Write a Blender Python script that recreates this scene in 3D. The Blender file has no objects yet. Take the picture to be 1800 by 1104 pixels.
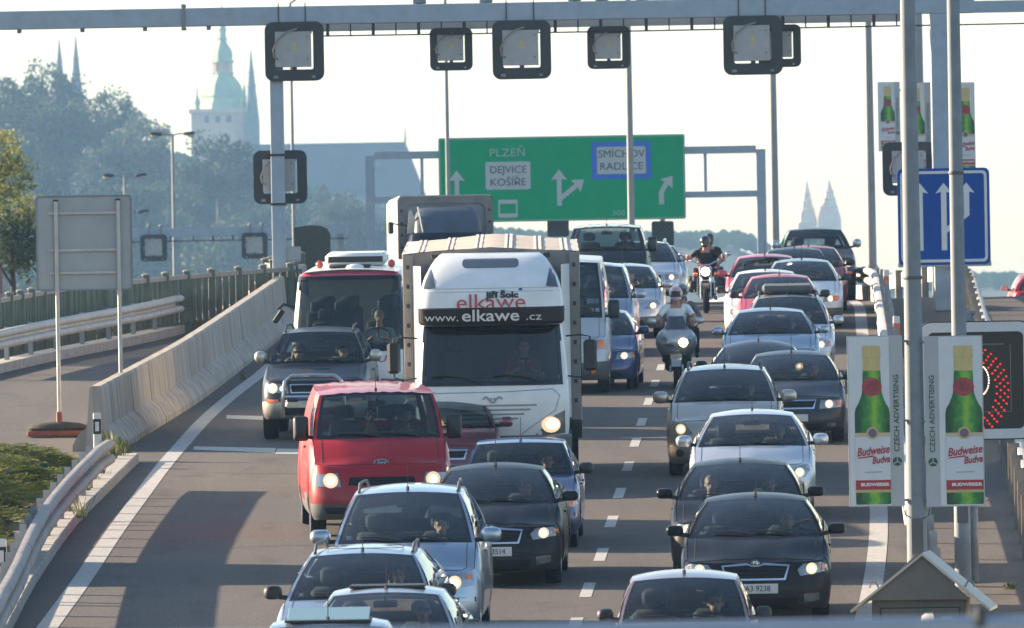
import bpy, bmesh, math, random
import numpy as np
from mathutils import Vector, Matrix
from mathutils.bvhtree import BVHTree
R = math.radians
random.seed(7)
rng = np.random.default_rng(7)
SC = bpy.context.scene
COL = SC.collection
# ------------------------------------------------------------------ camera, sky, sun, exposure
F = 18000.0                      # focal length in pixels of the 1800 px wide photograph
CZ = 20.0                        # height of the lens; the road falls 7.8 m below it
GR = 617.0 / F                   # grade of the carriageway
HH = 7.8
TH = R(1.0)                      # the photograph is turned by about a degree
cam = bpy.data.objects.new('camera', bpy.data.cameras.new('camera'))
COL.objects.link(cam)
cam.matrix_world = Matrix.Translation((0, 0, CZ)) @ Matrix.Rotation(R(90), 4, 'X') @ Matrix.Rotation(-TH, 4, 'Z')
cam.data.sensor_width = 36.0
cam.data.lens = 36.0 * F / 1800.0
cam.data.clip_start = 1.0
cam.data.clip_end = 9000.0
cam.data.dof.use_dof = True
cam.data.dof.focus_distance = 140.0
cam.data.dof.aperture_fstop = 9.5
SC.camera = cam
SUN_EL, SUN_AZ = R(17.0), R(-64.0)       # azimuth from the view axis, negative to the left
w = bpy.data.worlds.new('World'); SC.world = w; w.use_nodes = True
wn = w.node_tree.nodes; wl = w.node_tree.links
sky = wn.new('ShaderNodeTexSky'); sky.sky_type = 'NISHITA'; sky.sun_disc = False
sky.sun_elevation = SUN_EL; sky.sun_rotation = SUN_AZ
sky.air_density = 1.0; sky.dust_density = 0.9; sky.ozone_density = 1.0; sky.altitude = 200
bg = wn['Background']; bg.inputs['Strength'].default_value = 0.088
wl.new(sky.outputs['Color'], bg.inputs['Color'])
sl = bpy.data.lights.new('sun', 'SUN'); sl.energy = 5.0; sl.angle = R(0.55); sl.color = (1.0, 0.80, 0.58)
sun = bpy.data.objects.new('sun', sl); COL.objects.link(sun)
sd = Vector((math.sin(SUN_AZ) * math.cos(SUN_EL), math.cos(SUN_AZ) * math.cos(SUN_EL), math.sin(SUN_EL)))
sun.rotation_euler = sd.to_track_quat('Z', 'Y').to_euler()
SC.view_settings.view_transform = 'Standard'
SC.view_settings.look = 'None'
SC.view_settings.exposure = 1.74
SC.view_settings.gamma = 1.0
SC.view_settings.use_curve_mapping = False
SC.cycles.max_bounces = 6
SC.cycles.transparent_max_bounces = 12
SC.cycles.volume_bounces = 0
SC.cycles.use_denoising = True
SC.cycles.caustics_reflective = False
SC.cycles.caustics_refractive = False

# ------------------------------------------------------------------ where things stand
def uv(px, py):
    dx, dy = px - 900.0, 552.0 - py
    return dx * math.cos(TH) + dy * math.sin(TH), -dx * math.sin(TH) + dy * math.cos(TH)
D0, KD, D1 = 222.0, 0.00072, 270.0       # the road crests about D0 and falls away behind it
def drop(D):
    if D < D0: return 0.0
    if D < D1: return KD * (D - D0) ** 2
    return KD * (D1 - D0) ** 2 + 2 * KD * (D1 - D0) * (D - D1)
def gz(D): return CZ - HH + GR * D - drop(D)
def at(px, py, D):
    u, v = uv(px, py)
    return Vector((u / F * D, D, CZ + v / F * D))
def P(px, py, h=0.0):
    """world point at height h above the carriageway seen at photo pixel px,py"""
    u, v = uv(px, py)
    D = (HH - h) / max(GR - v / F, 1e-4)
    for _ in range(12):
        D2 = (HH - h + drop(D)) / max(GR - v / F, 1e-4)
        D = 0.5 * D + 0.5 * D2
    return at(px, py, D)

# ------------------------------------------------------------------ materials
MATS = {}
def rgb(h):
    c = [int(h[i:i + 2], 16) / 255 for i in (0, 2, 4)]
    return tuple(x / 12.92 if x <= .04045 else ((x + .055) / 1.055) ** 2.4 for x in c)
def mat(name, col, rough=.5, metal=0., noise=0., nscale=8., coat=0., spec=.5, bump=0., bscale=60., emit=0., dirt=0., trans=0., sss=0., stretch=None, col2=None):
    if name in MATS: return MATS[name]
    m = bpy.data.materials.new(name); m.use_nodes = True
    nt = m.node_tree; N = nt.nodes; L = nt.links
    b = N['Principled BSDF']
    b.inputs['Base Color'].default_value = (*col, 1)
    b.inputs['Roughness'].default_value = rough
    b.inputs['Metallic'].default_value = metal
    b.inputs['Coat Weight'].default_value = coat
    b.inputs['Coat Roughness'].default_value = .04
    b.inputs['Specular IOR Level'].default_value = spec
    b.inputs['Transmission Weight'].default_value = trans
    if emit:
        b.inputs['Emission Color'].default_value = (*col, 1); b.inputs['Emission Strength'].default_value = emit
    if noise or bump or dirt or col2:
        tc = N.new('ShaderNodeTexCoord'); mp = N.new('ShaderNodeMapping')
        L.new(tc.outputs['Object'], mp.inputs['Vector'])
        if stretch: mp.inputs['Scale'].default_value = stretch
        n1 = N.new('ShaderNodeTexNoise'); n1.inputs['Scale'].default_value = nscale
        n1.inputs['Detail'].default_value = 6; n1.inputs['Roughness'].default_value = .62
        L.new(mp.outputs['Vector'], n1.inputs['Vector'])
        if noise or col2:
            r = N.new('ShaderNodeValToRGB')
            c2 = col2 or tuple(min(1, c * (1 + noise)) for c in col)
            c1 = col if col2 else tuple(c * (1 - noise) for c in col)
            r.color_ramp.elements[0].position = .33; r.color_ramp.elements[1].position = .67
            r.color_ramp.elements[0].color = (*c1, 1); r.color_ramp.elements[1].color = (*c2, 1)
            L.new(n1.outputs['Fac'], r.inputs['Fac']); L.new(r.outputs['Color'], b.inputs['Base Color'])
        if dirt:
            mr = N.new('ShaderNodeMapRange'); mr.inputs[1].default_value = .3; mr.inputs[2].default_value = .8
            mr.inputs[3].default_value = rough; mr.inputs[4].default_value = min(1, rough + dirt)
            L.new(n1.outputs['Fac'], mr.inputs[0]); L.new(mr.outputs[0], b.inputs['Roughness'])
        if bump:
            n2 = N.new('ShaderNodeTexNoise'); n2.inputs['Scale'].default_value = bscale; n2.inputs['Detail'].default_value = 4
            L.new(mp.outputs['Vector'], n2.inputs['Vector'])
            bp = N.new('ShaderNodeBump'); bp.inputs['Strength'].default_value = bump; bp.inputs['Distance'].default_value = .02
            L.new(n2.outputs['Fac'], bp.inputs['Height']); L.new(bp.outputs['Normal'], b.inputs['Normal'])
    MATS[name] = m
    return m
def paint(name, col, metal=0., rough=.28):
    """car paint under a clear coat, with road film"""
    m = mat('paint_' + name, col, rough, metal, noise=.07, nscale=2.5, coat=(.7 if metal > .3 else .35) if max(col) > .08 else .11, dirt=.10, spec=.3 if max(col) > .08 else .05)
    N = m.node_tree.nodes; L = m.node_tree.links; b = N['Principled BSDF']
    if 'dust' in N: return m
    # road dust gathers on the sills and bumpers
    src = b.inputs['Base Color'].links[0].from_socket
    tc = N.new('ShaderNodeTexCoord'); sp = N.new('ShaderNodeSeparateXYZ'); L.new(tc.outputs['Object'], sp.inputs[0])
    mr = N.new('ShaderNodeMapRange'); mr.inputs[1].default_value = .85; mr.inputs[2].default_value = .20; mr.inputs[3].default_value = .02; mr.inputs[4].default_value = .62; L.new(sp.outputs['Z'], mr.inputs[0])
    nz = N.new('ShaderNodeTexNoise'); nz.inputs['Scale'].default_value = 4; nz.inputs['Detail'].default_value = 7; L.new(tc.outputs['Object'], nz.inputs['Vector'])
    mm = N.new('ShaderNodeMath'); mm.operation = 'MULTIPLY'; L.new(mr.outputs[0], mm.inputs[0]); L.new(nz.outputs['Fac'], mm.inputs[1])
    mx = N.new('ShaderNodeMixRGB'); mx.name = 'dust'; mx.inputs[2].default_value = (.15, .13, .11, 1); L.new(mm.outputs[0], mx.inputs[0]); L.new(src, mx.inputs[1]); L.new(mx.outputs[0], b.inputs['Base Color'])
    return m
def glass(name, tint, gloss=1.0):
    if name in MATS: return MATS[name]
    m = bpy.data.materials.new(name); m.use_nodes = True
    N = m.node_tree.nodes; L = m.node_tree.links
    N.remove(N['Principled BSDF'])
    t = N.new('ShaderNodeBsdfTransparent'); t.inputs[0].default_value = (*tint, 1)
    g = N.new('ShaderNodeBsdfGlossy'); g.inputs['Roughness'].default_value = .02; g.inputs[0].default_value = (gloss, gloss, gloss, 1)
    f = N.new('ShaderNodeFresnel'); f.inputs['IOR'].default_value = 1.52
    k = N.new('ShaderNodeMath'); k.operation = 'MULTIPLY'; k.inputs[1].default_value = 1.15; k.use_clamp = True
    d = N.new('ShaderNodeBsdfDiffuse'); d.inputs[0].default_value = (.35, .34, .33, 1)      # a film of dust
    nz = N.new('ShaderNodeTexNoise'); nz.inputs['Scale'].default_value = 5; nz.inputs['Detail'].default_value = 5
    tc = N.new('ShaderNodeTexCoord'); L.new(tc.outputs['Object'], nz.inputs['Vector'])
    mr = N.new('ShaderNodeMapRange'); mr.inputs[1].default_value = .4; mr.inputs[2].default_value = .8; mr.inputs[3].default_value = .012; mr.inputs[4].default_value = .05
    L.new(nz.outputs['Fac'], mr.inputs[0])
    m0 = N.new('ShaderNodeMixShader'); L.new(mr.outputs[0], m0.inputs[0]); L.new(t.outputs[0], m0.inputs[1]); L.new(d.outputs[0], m0.inputs[2])
    m1 = N.new('ShaderNodeMixShader'); L.new(f.outputs[0], k.inputs[0]); L.new(k.outputs[0], m1.inputs[0]); L.new(m0.outputs[0], m1.inputs[1]); L.new(g.outputs[0], m1.inputs[2])
    L.new(m1.outputs[0], N['Material Output'].inputs['Surface'])
    MATS[name] = m
    return m
def emis(name, col, s):
    return mat(name, col, .4, emit=s)

M_GLASS = glass('window_glass', (.72, .80, .79))
M_GLASSB = glass('dark_windscreen', (.40, .46, .47))
M_GLASSD = glass('tinted_side_glass', (.55, .64, .63))
M_BLACK = mat('black_plastic', (.018, .018, .02), .45, noise=.2, nscale=6, dirt=.25)
M_FRIT = mat('black_glass_border', (.008, .008, .010), .15)
M_GREYP = mat('grey_bumper_plastic', (.085, .085, .088), .6, noise=.15, nscale=4)
M_RUB = mat('tyre_rubber', (.016, .016, .017), .85, noise=.25, nscale=20, bump=.2, bscale=40)
M_UNDER = mat('underbody_dark', (.012, .012, .012), .9)
M_ALLOY = mat('wheel_alloy', (.42, .42, .43), .35, .8, noise=.1, nscale=10)
M_CHROME = mat('chrome_trim', (.62, .63, .65), .16, 1.0)
M_LENS = mat('lamp_housing', (.26, .27, .28), .12, .55, coat=1., noise=.25, nscale=9)
M_CLEAR = glass('lamp_cover', (.9, .92, .93))
M_BULB = emis('lit_headlamp', (1.0, .78, .48), 4.0); M_BULBR = emis('glowing_reflector', (1.0, .70, .40), .20)
M_BULB2 = emis('lit_sidelamp', (1.0, .85, .66), 2.2)
M_AMBER = mat('amber_indicator', (.75, .16, .02), .25, coat=1.)
M_REDL = mat('red_tail_lamp', (.5, .02, .015), .2, coat=1.)
M_SEAT = mat('seat_fabric', (.035, .036, .04), .9, noise=.3, nscale=30)
M_SEATG = mat('grey_seat_fabric', (.12, .125, .13), .9, noise=.25, nscale=30)
M_DASH = mat('dashboard_plastic', (.03, .031, .034), .6, noise=.2, nscale=12)
M_HEAD = mat('headliner_cloth', (.30, .29, .27), .95)
M_PLATE = mat('plate_white', (.62, .62, .58), .4, noise=.08, nscale=12)
M_INK = mat('black_ink', (.01, .01, .01), .5)
M_SKIN = mat('skin', (.42, .22, .15), .55, noise=.1, nscale=14)
M_STEEL = mat('painted_blue_grey_steel', (.30, .36, .43), .5, .1, noise=.10, nscale=3, dirt=.2)
M_GALV = mat('galvanised_steel', (.20, .225, .25), .65, .15, noise=.16, nscale=5, dirt=.2)
M_RAILW = mat('weathered_rail_steel', (.30, .27, .255), .6, .15, noise=.16, nscale=2.5, dirt=.2)
M_POST = mat('rail_post_steel', (.29, .31, .33), .6, .3, noise=.12, nscale=3)
M_CONC = mat('concrete', (.34, .32, .29), .9, noise=.16, nscale=3, bump=.3, bscale=30)
M_KERB = mat('kerb_stone_grey', (.36, .335, .305), .9, noise=.18, nscale=5, bump=.35, bscale=40)
M_WHITE = mat('road_paint_white', (.40, .385, .36), .8, noise=.25, nscale=14, bump=.1)
M_SIGNBACK = mat('sign_back_grey', (.33, .35, .36), .55, .3, noise=.06, nscale=2)
M_DARKBOX = mat('signal_frame_black', (.022, .022, .025), .5, noise=.25, nscale=6)
M_CABGREY = mat('signal_box_grey', (.34, .345, .35), .5, noise=.08, nscale=5)

# ------------------------------------------------------------------ objects and tags
def link(name, data, m=None, parent=None):
    o = bpy.data.objects.new(name, data); COL.objects.link(o)
    if m is not None and len(data.materials) == 0:
        data.materials.append(m)
    if parent is not None: o.parent = parent
    return o
def tag(o, label=None, cat=None, group=None, kind=None):
    if label: o['label'] = label
    if cat: o['category'] = cat
    if group: o['group'] = group
    if kind: o['kind'] = kind
    return o
def thing(name, label, cat, M=None, group=None):
    o = bpy.data.objects.new(name, None); COL.objects.link(o)
    o.empty_display_size = .2
    if M is not None:
        o.matrix_world = M if isinstance(M, Matrix) else Matrix.Translation(M)
    return tag(o, label, cat, group)
KIDS = {}
def copy_tree(o, parent=None):
    c = o.copy(); COL.objects.link(c)
    if parent is not None: c.parent = parent
    for ch in o.children: copy_tree(ch, c)
    return c

# ------------------------------------------------------------------ mesh building
class MB:
    def __init__(s): s.v = []; s.f = []; s.mi = []; s.cur = 0
    def add(s, vs, fs):
        b = len(s.v); s.v += [tuple(p) for p in vs]
        s.f += [tuple(i + b for i in f) for f in fs]; s.mi += [s.cur] * len(fs)
    def box(s, c, size, rot=None, bev=0.0):
        x, y, z = (k / 2 for k in size)
        if bev <= 0:
            vs = [(sx * x, sy * y, sz * z) for sz in (-1, 1) for sy in (-1, 1) for sx in (-1, 1)]
            fs = [(0, 2, 3, 1), (4, 5, 7, 6), (0, 1, 5, 4), (1, 3, 7, 5), (3, 2, 6, 7), (2, 0, 4, 6)]
        else:
            b = min(bev, x * .9, y * .9, z * .9)
            vs = []; idx = {}
            for sx in (-1, 1):
                for sy in (-1, 1):
                    for sz in (-1, 1):
                        for a in range(3):
                            p = [sx * x, sy * y, sz * z]
                            for k in range(3):
                                if k != a: p[k] -= (sx, sy, sz)[k] * b
                            idx[(sx, sy, sz, a)] = len(vs); vs.append(tuple(p))
            fs = []
            I = lambda sg, a: idx[(sg[0], sg[1], sg[2], a)]
            for a in range(3):
                o1, o2 = [k for k in range(3) if k != a]
                for sa in (-1, 1):
                    q = []
                    for s1, s2 in ((-1, -1), (1, -1), (1, 1), (-1, 1)):
                        sg = [0, 0, 0]; sg[a] = sa; sg[o1] = s1; sg[o2] = s2; q.append(I(sg, a))
                    fs.append(tuple(q))
                for s1 in (-1, 1):
                    for s2 in (-1, 1):
                        A = [0, 0, 0]; B = [0, 0, 0]
                        A[o1] = B[o1] = s1; A[o2] = B[o2] = s2; A[a] = -1; B[a] = 1
                        fs.append((I(A, o1), I(B, o1), I(B, o2), I(A, o2)))
            for sx in (-1, 1):
                for sy in (-1, 1):
                    for sz in (-1, 1):
                        fs.append(tuple(idx[(sx, sy, sz, a)] for a in range(3)))
        c = Vector(c)
        if rot is not None: vs = [rot @ Vector(p) + c for p in vs]
        else: vs = [Vector(p) + c for p in vs]
        s.add(vs, fs); return s
    def bar(s, a, b, w, h, up=(0, 0, 1), bev=0.0):
        a, b = Vector(a), Vector(b); d = b - a; L = d.length
        if L < 1e-6: return s
        y = d / L; x = y.cross(Vector(up))
        if x.length < 1e-4: x = y.cross(Vector((1, 0, 0)))
        x.normalize(); z = x.cross(y)
        rot = Matrix((x, y, z)).transposed()
        return s.box((a + b) / 2, (w, L, h), rot, bev)
    def tube(s, pts, r, n=8, cap=True):
        pts = [Vector(p) for p in pts]
        rs = r if isinstance(r, (list, tuple)) else [r] * len(pts)
        rings = []; up = None
        for i, p in enumerate(pts):
            d = (pts[min(i + 1, len(pts) - 1)] - pts[max(i - 1, 0)])
            if d.length < 1e-9: d = Vector((0, 0, 1))
            d.normalize()
            if up is None:
                up = Vector((0, 0, 1)) if abs(d.z) < .9 else Vector((1, 0, 0))
            x = d.cross(up)
            if x.length < 1e-4: x = d.cross(Vector((0, 1, .1)))
            x.normalize(); up = x.cross(d).normalized()
            rings.append([p + (x * math.cos(2 * math.pi * k / n) + up * math.sin(2 * math.pi * k / n)) * rs[i] for k in range(n)])
        vs = [q for rg in rings for q in rg]; fs = []
        for i in range(len(pts) - 1):
            for k in range(n):
                fs.append((i * n + k, i * n + (k + 1) % n, (i + 1) * n + (k + 1) % n, (i + 1) * n + k))
        if cap:
            fs.append(tuple(range(n - 1, -1, -1))); e = (len(pts) - 1) * n; fs.append(tuple(e + k for k in range(n)))
        s.add(vs, fs); return s
    def capsule(s, pts, rs, n=12):
        """tapered limb with rounded ends"""
        pts = [Vector(p) for p in pts]; d0 = (pts[0] - pts[1]).normalized(); d1 = (pts[-1] - pts[-2]).normalized()
        a = [pts[0] + d0 * rs[0] * .95, pts[0] + d0 * rs[0] * .6]; b = [pts[-1] + d1 * rs[-1] * .6, pts[-1] + d1 * rs[-1] * .95]
        return s.tube(a + pts + b, [rs[0] * .25, rs[0] * .78] + list(rs) + [rs[-1] * .78, rs[-1] * .25], n)
    def prism(s, poly, thick, M=None):
        """polygon (x,z) extruded along +y by thick"""
        n = len(poly)
        vs = [Vector((x, 0, z)) for x, z in poly] + [Vector((x, thick, z)) for x, z in poly]
        fs = [tuple(range(n)), tuple(range(2 * n - 1, n - 1, -1))] + [(i, i + n, (i + 1) % n + n, (i + 1) % n) for i in range(n)]
        if M is not None: vs = [M @ p for p in vs]
        s.add(vs, fs); return s
    def lathe(s, prof, n=24, M=None, cap=False):
        """profile (r,z) turned about z"""
        vs = []; fs = []
        for r, z in prof:
            for k in range(n):
                a = 2 * math.pi * k / n; vs.append(Vector((r * math.cos(a), r * math.sin(a), z)))
        for i in range(len(prof) - 1):
            for k in range(n):
                fs.append((i * n + k, i * n + (k + 1) % n, (i + 1) * n + (k + 1) % n, (i + 1) * n + k))
        if cap:
            fs.append(tuple(range(n - 1, -1, -1))); e = (len(prof) - 1) * n; fs.append(tuple(e + k for k in range(n)))
        if M is not None: vs = [M @ p for p in vs]
        s.add(vs, fs); return s
    def grid(s, rows, close=False):
        n = len(rows[0]); vs = [p for r_ in rows for p in r_]; fs = []
        for i in range(len(rows) - 1):
            for k in range(n if close else n - 1):
                k2 = (k + 1) % n
                fs.append((i * n + k, i * n + k2, (i + 1) * n + k2, (i + 1) * n + k))
        s.add(vs, fs); return s
    def sphere(s, c, r, nu=14, nv=9, M=None):
        rx, ry, rz = r if isinstance(r, (tuple, list)) else (r, r, r)
        c = Vector(c); rows = []
        for i in range(nv + 1):
            ph = math.pi * (i / nv) ; ph = min(max(ph, .03), math.pi - .03)
            rows.append([Vector((rx * math.sin(ph) * math.cos(2 * math.pi * k / nu), ry * math.sin(ph) * math.sin(2 * math.pi * k / nu), rz * math.cos(ph))) for k in range(nu)])
        vs = [p for r_ in rows for p in r_]
        if M is not None: vs = [M @ p for p in vs]
        vs = [p + c for p in vs]; fs = []
        for i in range(nv):
            for k in range(nu): fs.append((i * nu + k, (i + 1) * nu + k, (i + 1) * nu + (k + 1) % nu, i * nu + (k + 1) % nu))
        fs.append(tuple(range(nu))); fs.append(tuple(nv * nu + k for k in range(nu - 1, -1, -1)))
        s.add(vs, fs); return s
    def mesh(s, name, mats, smooth=40, merge=False):
        me = bpy.data.meshes.new(name); me.from_pydata(s.v, [], s.f)
        ms = mats if isinstance(mats, (list, tuple)) else [mats]
        for m in ms: me.materials.append(m)
        if len(ms) > 1: me.polygons.foreach_set('material_index', s.mi)
        bm = bmesh.new(); bm.from_mesh(me)
        if merge: bmesh.ops.remove_doubles(bm, verts=bm.verts, dist=1e-4)
        bmesh.ops.recalc_face_normals(bm, faces=bm.faces)
        bm.to_mesh(me); bm.free()
        if smooth:
            me.polygons.foreach_set('use_smooth', [True] * len(me.polygons))
            me.set_sharp_from_angle(angle=R(smooth))
        me.update(); return me
    def build(s, name, mats, parent=None, smooth=40, merge=False):
        return link(name, s.mesh(name, mats, smooth, merge), None, parent)

def text_mesh(body, size, m, depth=.002, align='CENTER', sx=1.0, shear=0.0, bold=0.0):
    cu = bpy.data.curves.new('lettering', 'FONT'); cu.body = body; cu.size = size; cu.align_x = align; cu.align_y = 'CENTER'
    cu.extrude = depth; cu.resolution_u = 3; cu.shear = shear; cu.offset = bold
    o = bpy.data.objects.new('lettering', cu); COL.objects.link(o)
    dg = bpy.context.evaluated_depsgraph_get()
    me = bpy.data.meshes.new_from_object(o.evaluated_get(dg)); bpy.data.objects.remove(o); bpy.data.curves.remove(cu)
    me.transform(Matrix.Rotation(R(90), 4, 'X') @ Matrix.Scale(sx, 4, (1, 0, 0)))
    me.materials.clear(); me.materials.append(m); me.name = 'lettering'
    return me
def rrect(w_, h_, r, n=5, cx=0., cz=0.):
    out = []
    for sx, sz, a0 in ((1, 1, 0), (-1, 1, 90), (-1, -1, 180), (1, -1, 270)):
        for i in range(n + 1):
            a = R(a0 + 90 * i / n); out.append((cx + sx * (w_ / 2 - r) + r * math.cos(a), cz + sz * (h_ / 2 - r) + r * math.sin(a)))
    return out
def frame_prism(mb, outer, inner, thick, M=None):
    n = len(outer)
    vs = [Vector((x, y, z)) for y in (0, thick) for ring in (outer, inner) for x, z in ring]
    fs = []
    for i in range(n):
        j = (i + 1) % n
        fs += [(i, j, n + j, n + i), (2 * n + j, 2 * n + i, 3 * n + i, 3 * n + j), (j, i, 2 * n + i, 2 * n + j), (n + i, n + j, 3 * n + j, 3 * n + i)]
    if M is not None: vs = [M @ p for p in vs]
    mb.add(vs, fs)
# ================================================================== SETTING
def rx(D): return .0305 * (D - 120) - (.0017 * (D - 228) ** 2 if D > 228 else 0)
def head(D): return .0305 - (.0034 * (D - 228) if D > 228 else 0)
def W(D, X, h=0.): return Vector((X, D, gz(D) + h))

# asphalt: aggregate, long wheel tracks, cracks and repairs
def asphalt(name, base):
    m = bpy.data.materials.new(name); m.use_nodes = True
    N = m.node_tree.nodes; L = m.node_tree.links; b = N['Principled BSDF']
    tc = N.new('ShaderNodeTexCoord')
    def noise(scale, det, st=None):
        mp = N.new('ShaderNodeMapping'); L.new(tc.outputs['Object'], mp.inputs['Vector'])
        if st: mp.inputs['Scale'].default_value = st
        n = N.new('ShaderNodeTexNoise'); n.inputs['Scale'].default_value = scale; n.inputs['Detail'].default_value = det
        L.new(mp.outputs[0], n.inputs['Vector']); return n
    big = noise(.35, 4, (1, .25, 1)); fine = noise(26, 5, (1, .3, 1)); trk = noise(.9, 3, (1, .015, 1)); oil = noise(1.6, 6, (1, .22, 1)); crk = noise(.5, 6, (.25, 1.0, 1))
    r = N.new('ShaderNodeValToRGB'); r.color_ramp.elements[0].position = .3; r.color_ramp.elements[1].position = .72
    r.color_ramp.elements[0].color = (*[c * .70 for c in base], 1); r.color_ramp.elements[1].color = (*[c * 1.25 for c in base], 1)
    mixf = N.new('ShaderNodeMath'); mixf.operation = 'ADD'; h = N.new('ShaderNodeMath'); h.operation = 'MULTIPLY'; h.inputs[1].default_value = .5
    L.new(big.outputs['Fac'], mixf.inputs[0]); L.new(trk.outputs['Fac'], mixf.inputs[1]); L.new(mixf.outputs[0], h.inputs[0]); L.new(h.outputs[0], r.inputs['Fac'])
    fr = N.new('ShaderNodeMapRange'); fr.inputs[1].default_value = .35; fr.inputs[2].default_value = .65; fr.inputs[3].default_value = .8; fr.inputs[4].default_value = 1.22
    L.new(fine.outputs['Fac'], fr.inputs[0])
    mx = N.new('ShaderNodeMixRGB'); mx.blend_type = 'MULTIPLY'; mx.inputs[0].default_value = 1
    L.new(r.outputs[0], mx.inputs[1]); L.new(fr.outputs[0], mx.inputs[2])
    om = N.new('ShaderNodeMapRange'); om.inputs[1].default_value = .56; om.inputs[2].default_value = .72; om.inputs[3].default_value = 1; om.inputs[4].default_value = .66; L.new(oil.outputs['Fac'], om.inputs[0])
    mo_ = N.new('ShaderNodeMixRGB'); mo_.blend_type = 'MULTIPLY'; mo_.inputs[0].default_value = 1; L.new(mx.outputs[0], mo_.inputs[1]); L.new(om.outputs[0], mo_.inputs[2]); mx = mo_
    # thin dark cracks and joints across the road
    cr = N.new('ShaderNodeMath'); cr.operation = 'SUBTRACT'; cr.inputs[1].default_value = .5; L.new(crk.outputs['Fac'], cr.inputs[0])
    ab = N.new('ShaderNodeMath'); ab.operation = 'ABSOLUTE'; L.new(cr.outputs[0], ab.inputs[0])
    cm = N.new('ShaderNodeMapRange'); cm.inputs[1].default_value = 0; cm.inputs[2].default_value = .006; cm.inputs[3].default_value = .62; cm.inputs[4].default_value = 1
    L.new(ab.outputs[0], cm.inputs[0])
    m2 = N.new('ShaderNodeMixRGB'); m2.blend_type = 'MULTIPLY'; m2.inputs[0].default_value = 1
    L.new(mx.outputs[0], m2.inputs[1]); L.new(cm.outputs[0], m2.inputs[2]); L.new(m2.outputs[0], b.inputs['Base Color'])
    b.inputs['Roughness'].default_value = .88; b.inputs['Specular IOR Level'].default_value = .35
    bp = N.new('ShaderNodeBump'); bp.inputs['Strength'].default_value = .35; bp.inputs['Distance'].default_value = .01
    L.new(fine.outputs['Fac'], bp.inputs['Height']); L.new(bp.outputs[0], b.inputs['Normal'])
    return m
M_ASPH = asphalt('asphalt', (.084, .072, .064))
M_TERR = mat('far_ground', (.075, .085, .05), .95, noise=.3, nscale=.02)

Ds = [40 + 4 * i for i in range(66)] + [310 + 15 * i for i in range(24)]
mb = MB()
ts = [-24, -16, -10, -6, -2, 2, 6, 10, 16, 26, 44]
mb.grid([[W(D, rx(min(D, 330)) + (rx(330) * 0) + t + (0 if D < 330 else (D - 330) * head(330))) for t in ts] for D in Ds])
for t in (-24, 44):
    mb.grid([[W(D, rx(min(D, 330)) + t + (0 if D < 330 else (D - 330) * head(330)), h) for h in (0, -1.6)] for D in Ds])
road = mb.build('road', M_ASPH); tag(road, kind='structure')
# terrain: river plain with the castle hill to the left and a low ridge straight ahead
BS = 1.6                       # the castle hill lies this much farther out than it was first sketched
GB = CZ - 17 * BS              # level of the plain
def hill_z(x, d):
    x, d = x / BS, d / BS
    z = 3.0
    t = min(max((d - 880) / 420, 0), 1); t = t * t * (3 - 2 * t)
    top = np.interp(x, [-260, -90, -60, -52, -42, -33, -24, -14, 20, 60, 200], [42, 40, 35, 33, 27, 25, 21, 17, 9, 4, 2])
    z += t * top
    u = min(max((d - 1400) / 260, 0), 1); u = u * u * (3 - 2 * u)
    r2 = np.interp(x, [-400, -150, -60, -10, 5, 38, 46, 56, 90, 140, 600], [55, 58, 44, 30, 28.5, 28, 23, 20.5, 20.5, 18, 20])
    return CZ + BS * (max(z, 3 + u * r2) - CZ)
xs = sorted(set([-3400, -2400, -1500, -900, -640] + [int(k * 18) for k in range(-28, 29)] + [640, 1000, 1700, 2400, 3400]))
ds = [-190, 0, 300, 800, 1200] + list(range(1400, 2820, 32)) + [3000, 3400, 4100]
mb = MB(); mb.grid([[Vector((x, d, hill_z(x, d))) for x in xs] for d in ds])
tag(mb.build('terrain', M_TERR, smooth=60), kind='structure')

# ---------------- painted markings (each piece 4 mm proud, parts of the road)
def ribbon(name, pts, wd, m=M_WHITE, lift=.004):
    rows = []
    for i, p in enumerate(pts):
        a, b = pts[max(i - 1, 0)], pts[min(i + 1, len(pts) - 1)]
        d = Vector((b.x - a.x, b.y - a.y, 0)).normalized(); n = Vector((d.y, -d.x, 0)) * wd / 2
        rows.append([Vector((p.x - n.x, p.y - n.y, gz(p.y - n.y) + lift)), Vector((p.x + n.x, p.y + n.y, gz(p.y + n.y) + lift))])
    mb = MB(); mb.grid(rows); return mb.build(name, m, road)
def dense(pts, step=3.0):
    out = []
    for a, b in zip(pts[:-1], pts[1:]):
        n = max(1, int((b - a).length / step))
        out += [a.lerp(b, i / n) for i in range(n)]
    return out + [pts[-1]]
def smooth_line(pts, k=2):
    pts = list(pts)
    for _ in range(k):
        q = [pts[0]]
        for a, b in zip(pts[:-1], pts[1:]): q += [a.lerp(b, .25), a.lerp(b, .75)]
        pts = q + [pts[-1]]
    return pts
LL = [P(*p) for p in ((40, 1165), (83, 1103), (143, 1023), (200, 936), (247, 873), (287, 819), (325, 776), (362, 734), (417, 688), (460, 657))]
LL += [W(D, LL[-1].x + (D - LL[-1].y) * .018 + (rx(D) - rx(228) - .0305 * (D - 228) if D > 228 else 0)) for D in (205, 220, 235, 250, 270)]
ribbon('edge_line', dense(smooth_line(LL)), .26)
def XR(D): return 4.93 + .0313 * (D - 138) + (rx(D) - rx(228) - .0305 * (D - 228) if D > 228 else 0)
RL = [P(1512, 1120), P(1531, 1050), P(1544, 960), P(1545, 900)]
RL += [W(D, XR(D)) for D in range(150, 300, 6)]
ribbon('edge_line', dense(smooth_line(RL)), .25)
dash = [(1010, 1100), (1033, 1037), (1057, 975), (1075, 917), (1089, 867), (1104, 820), (1117, 778), (1128, 742), (1140, 706), (1151, 674)]
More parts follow.
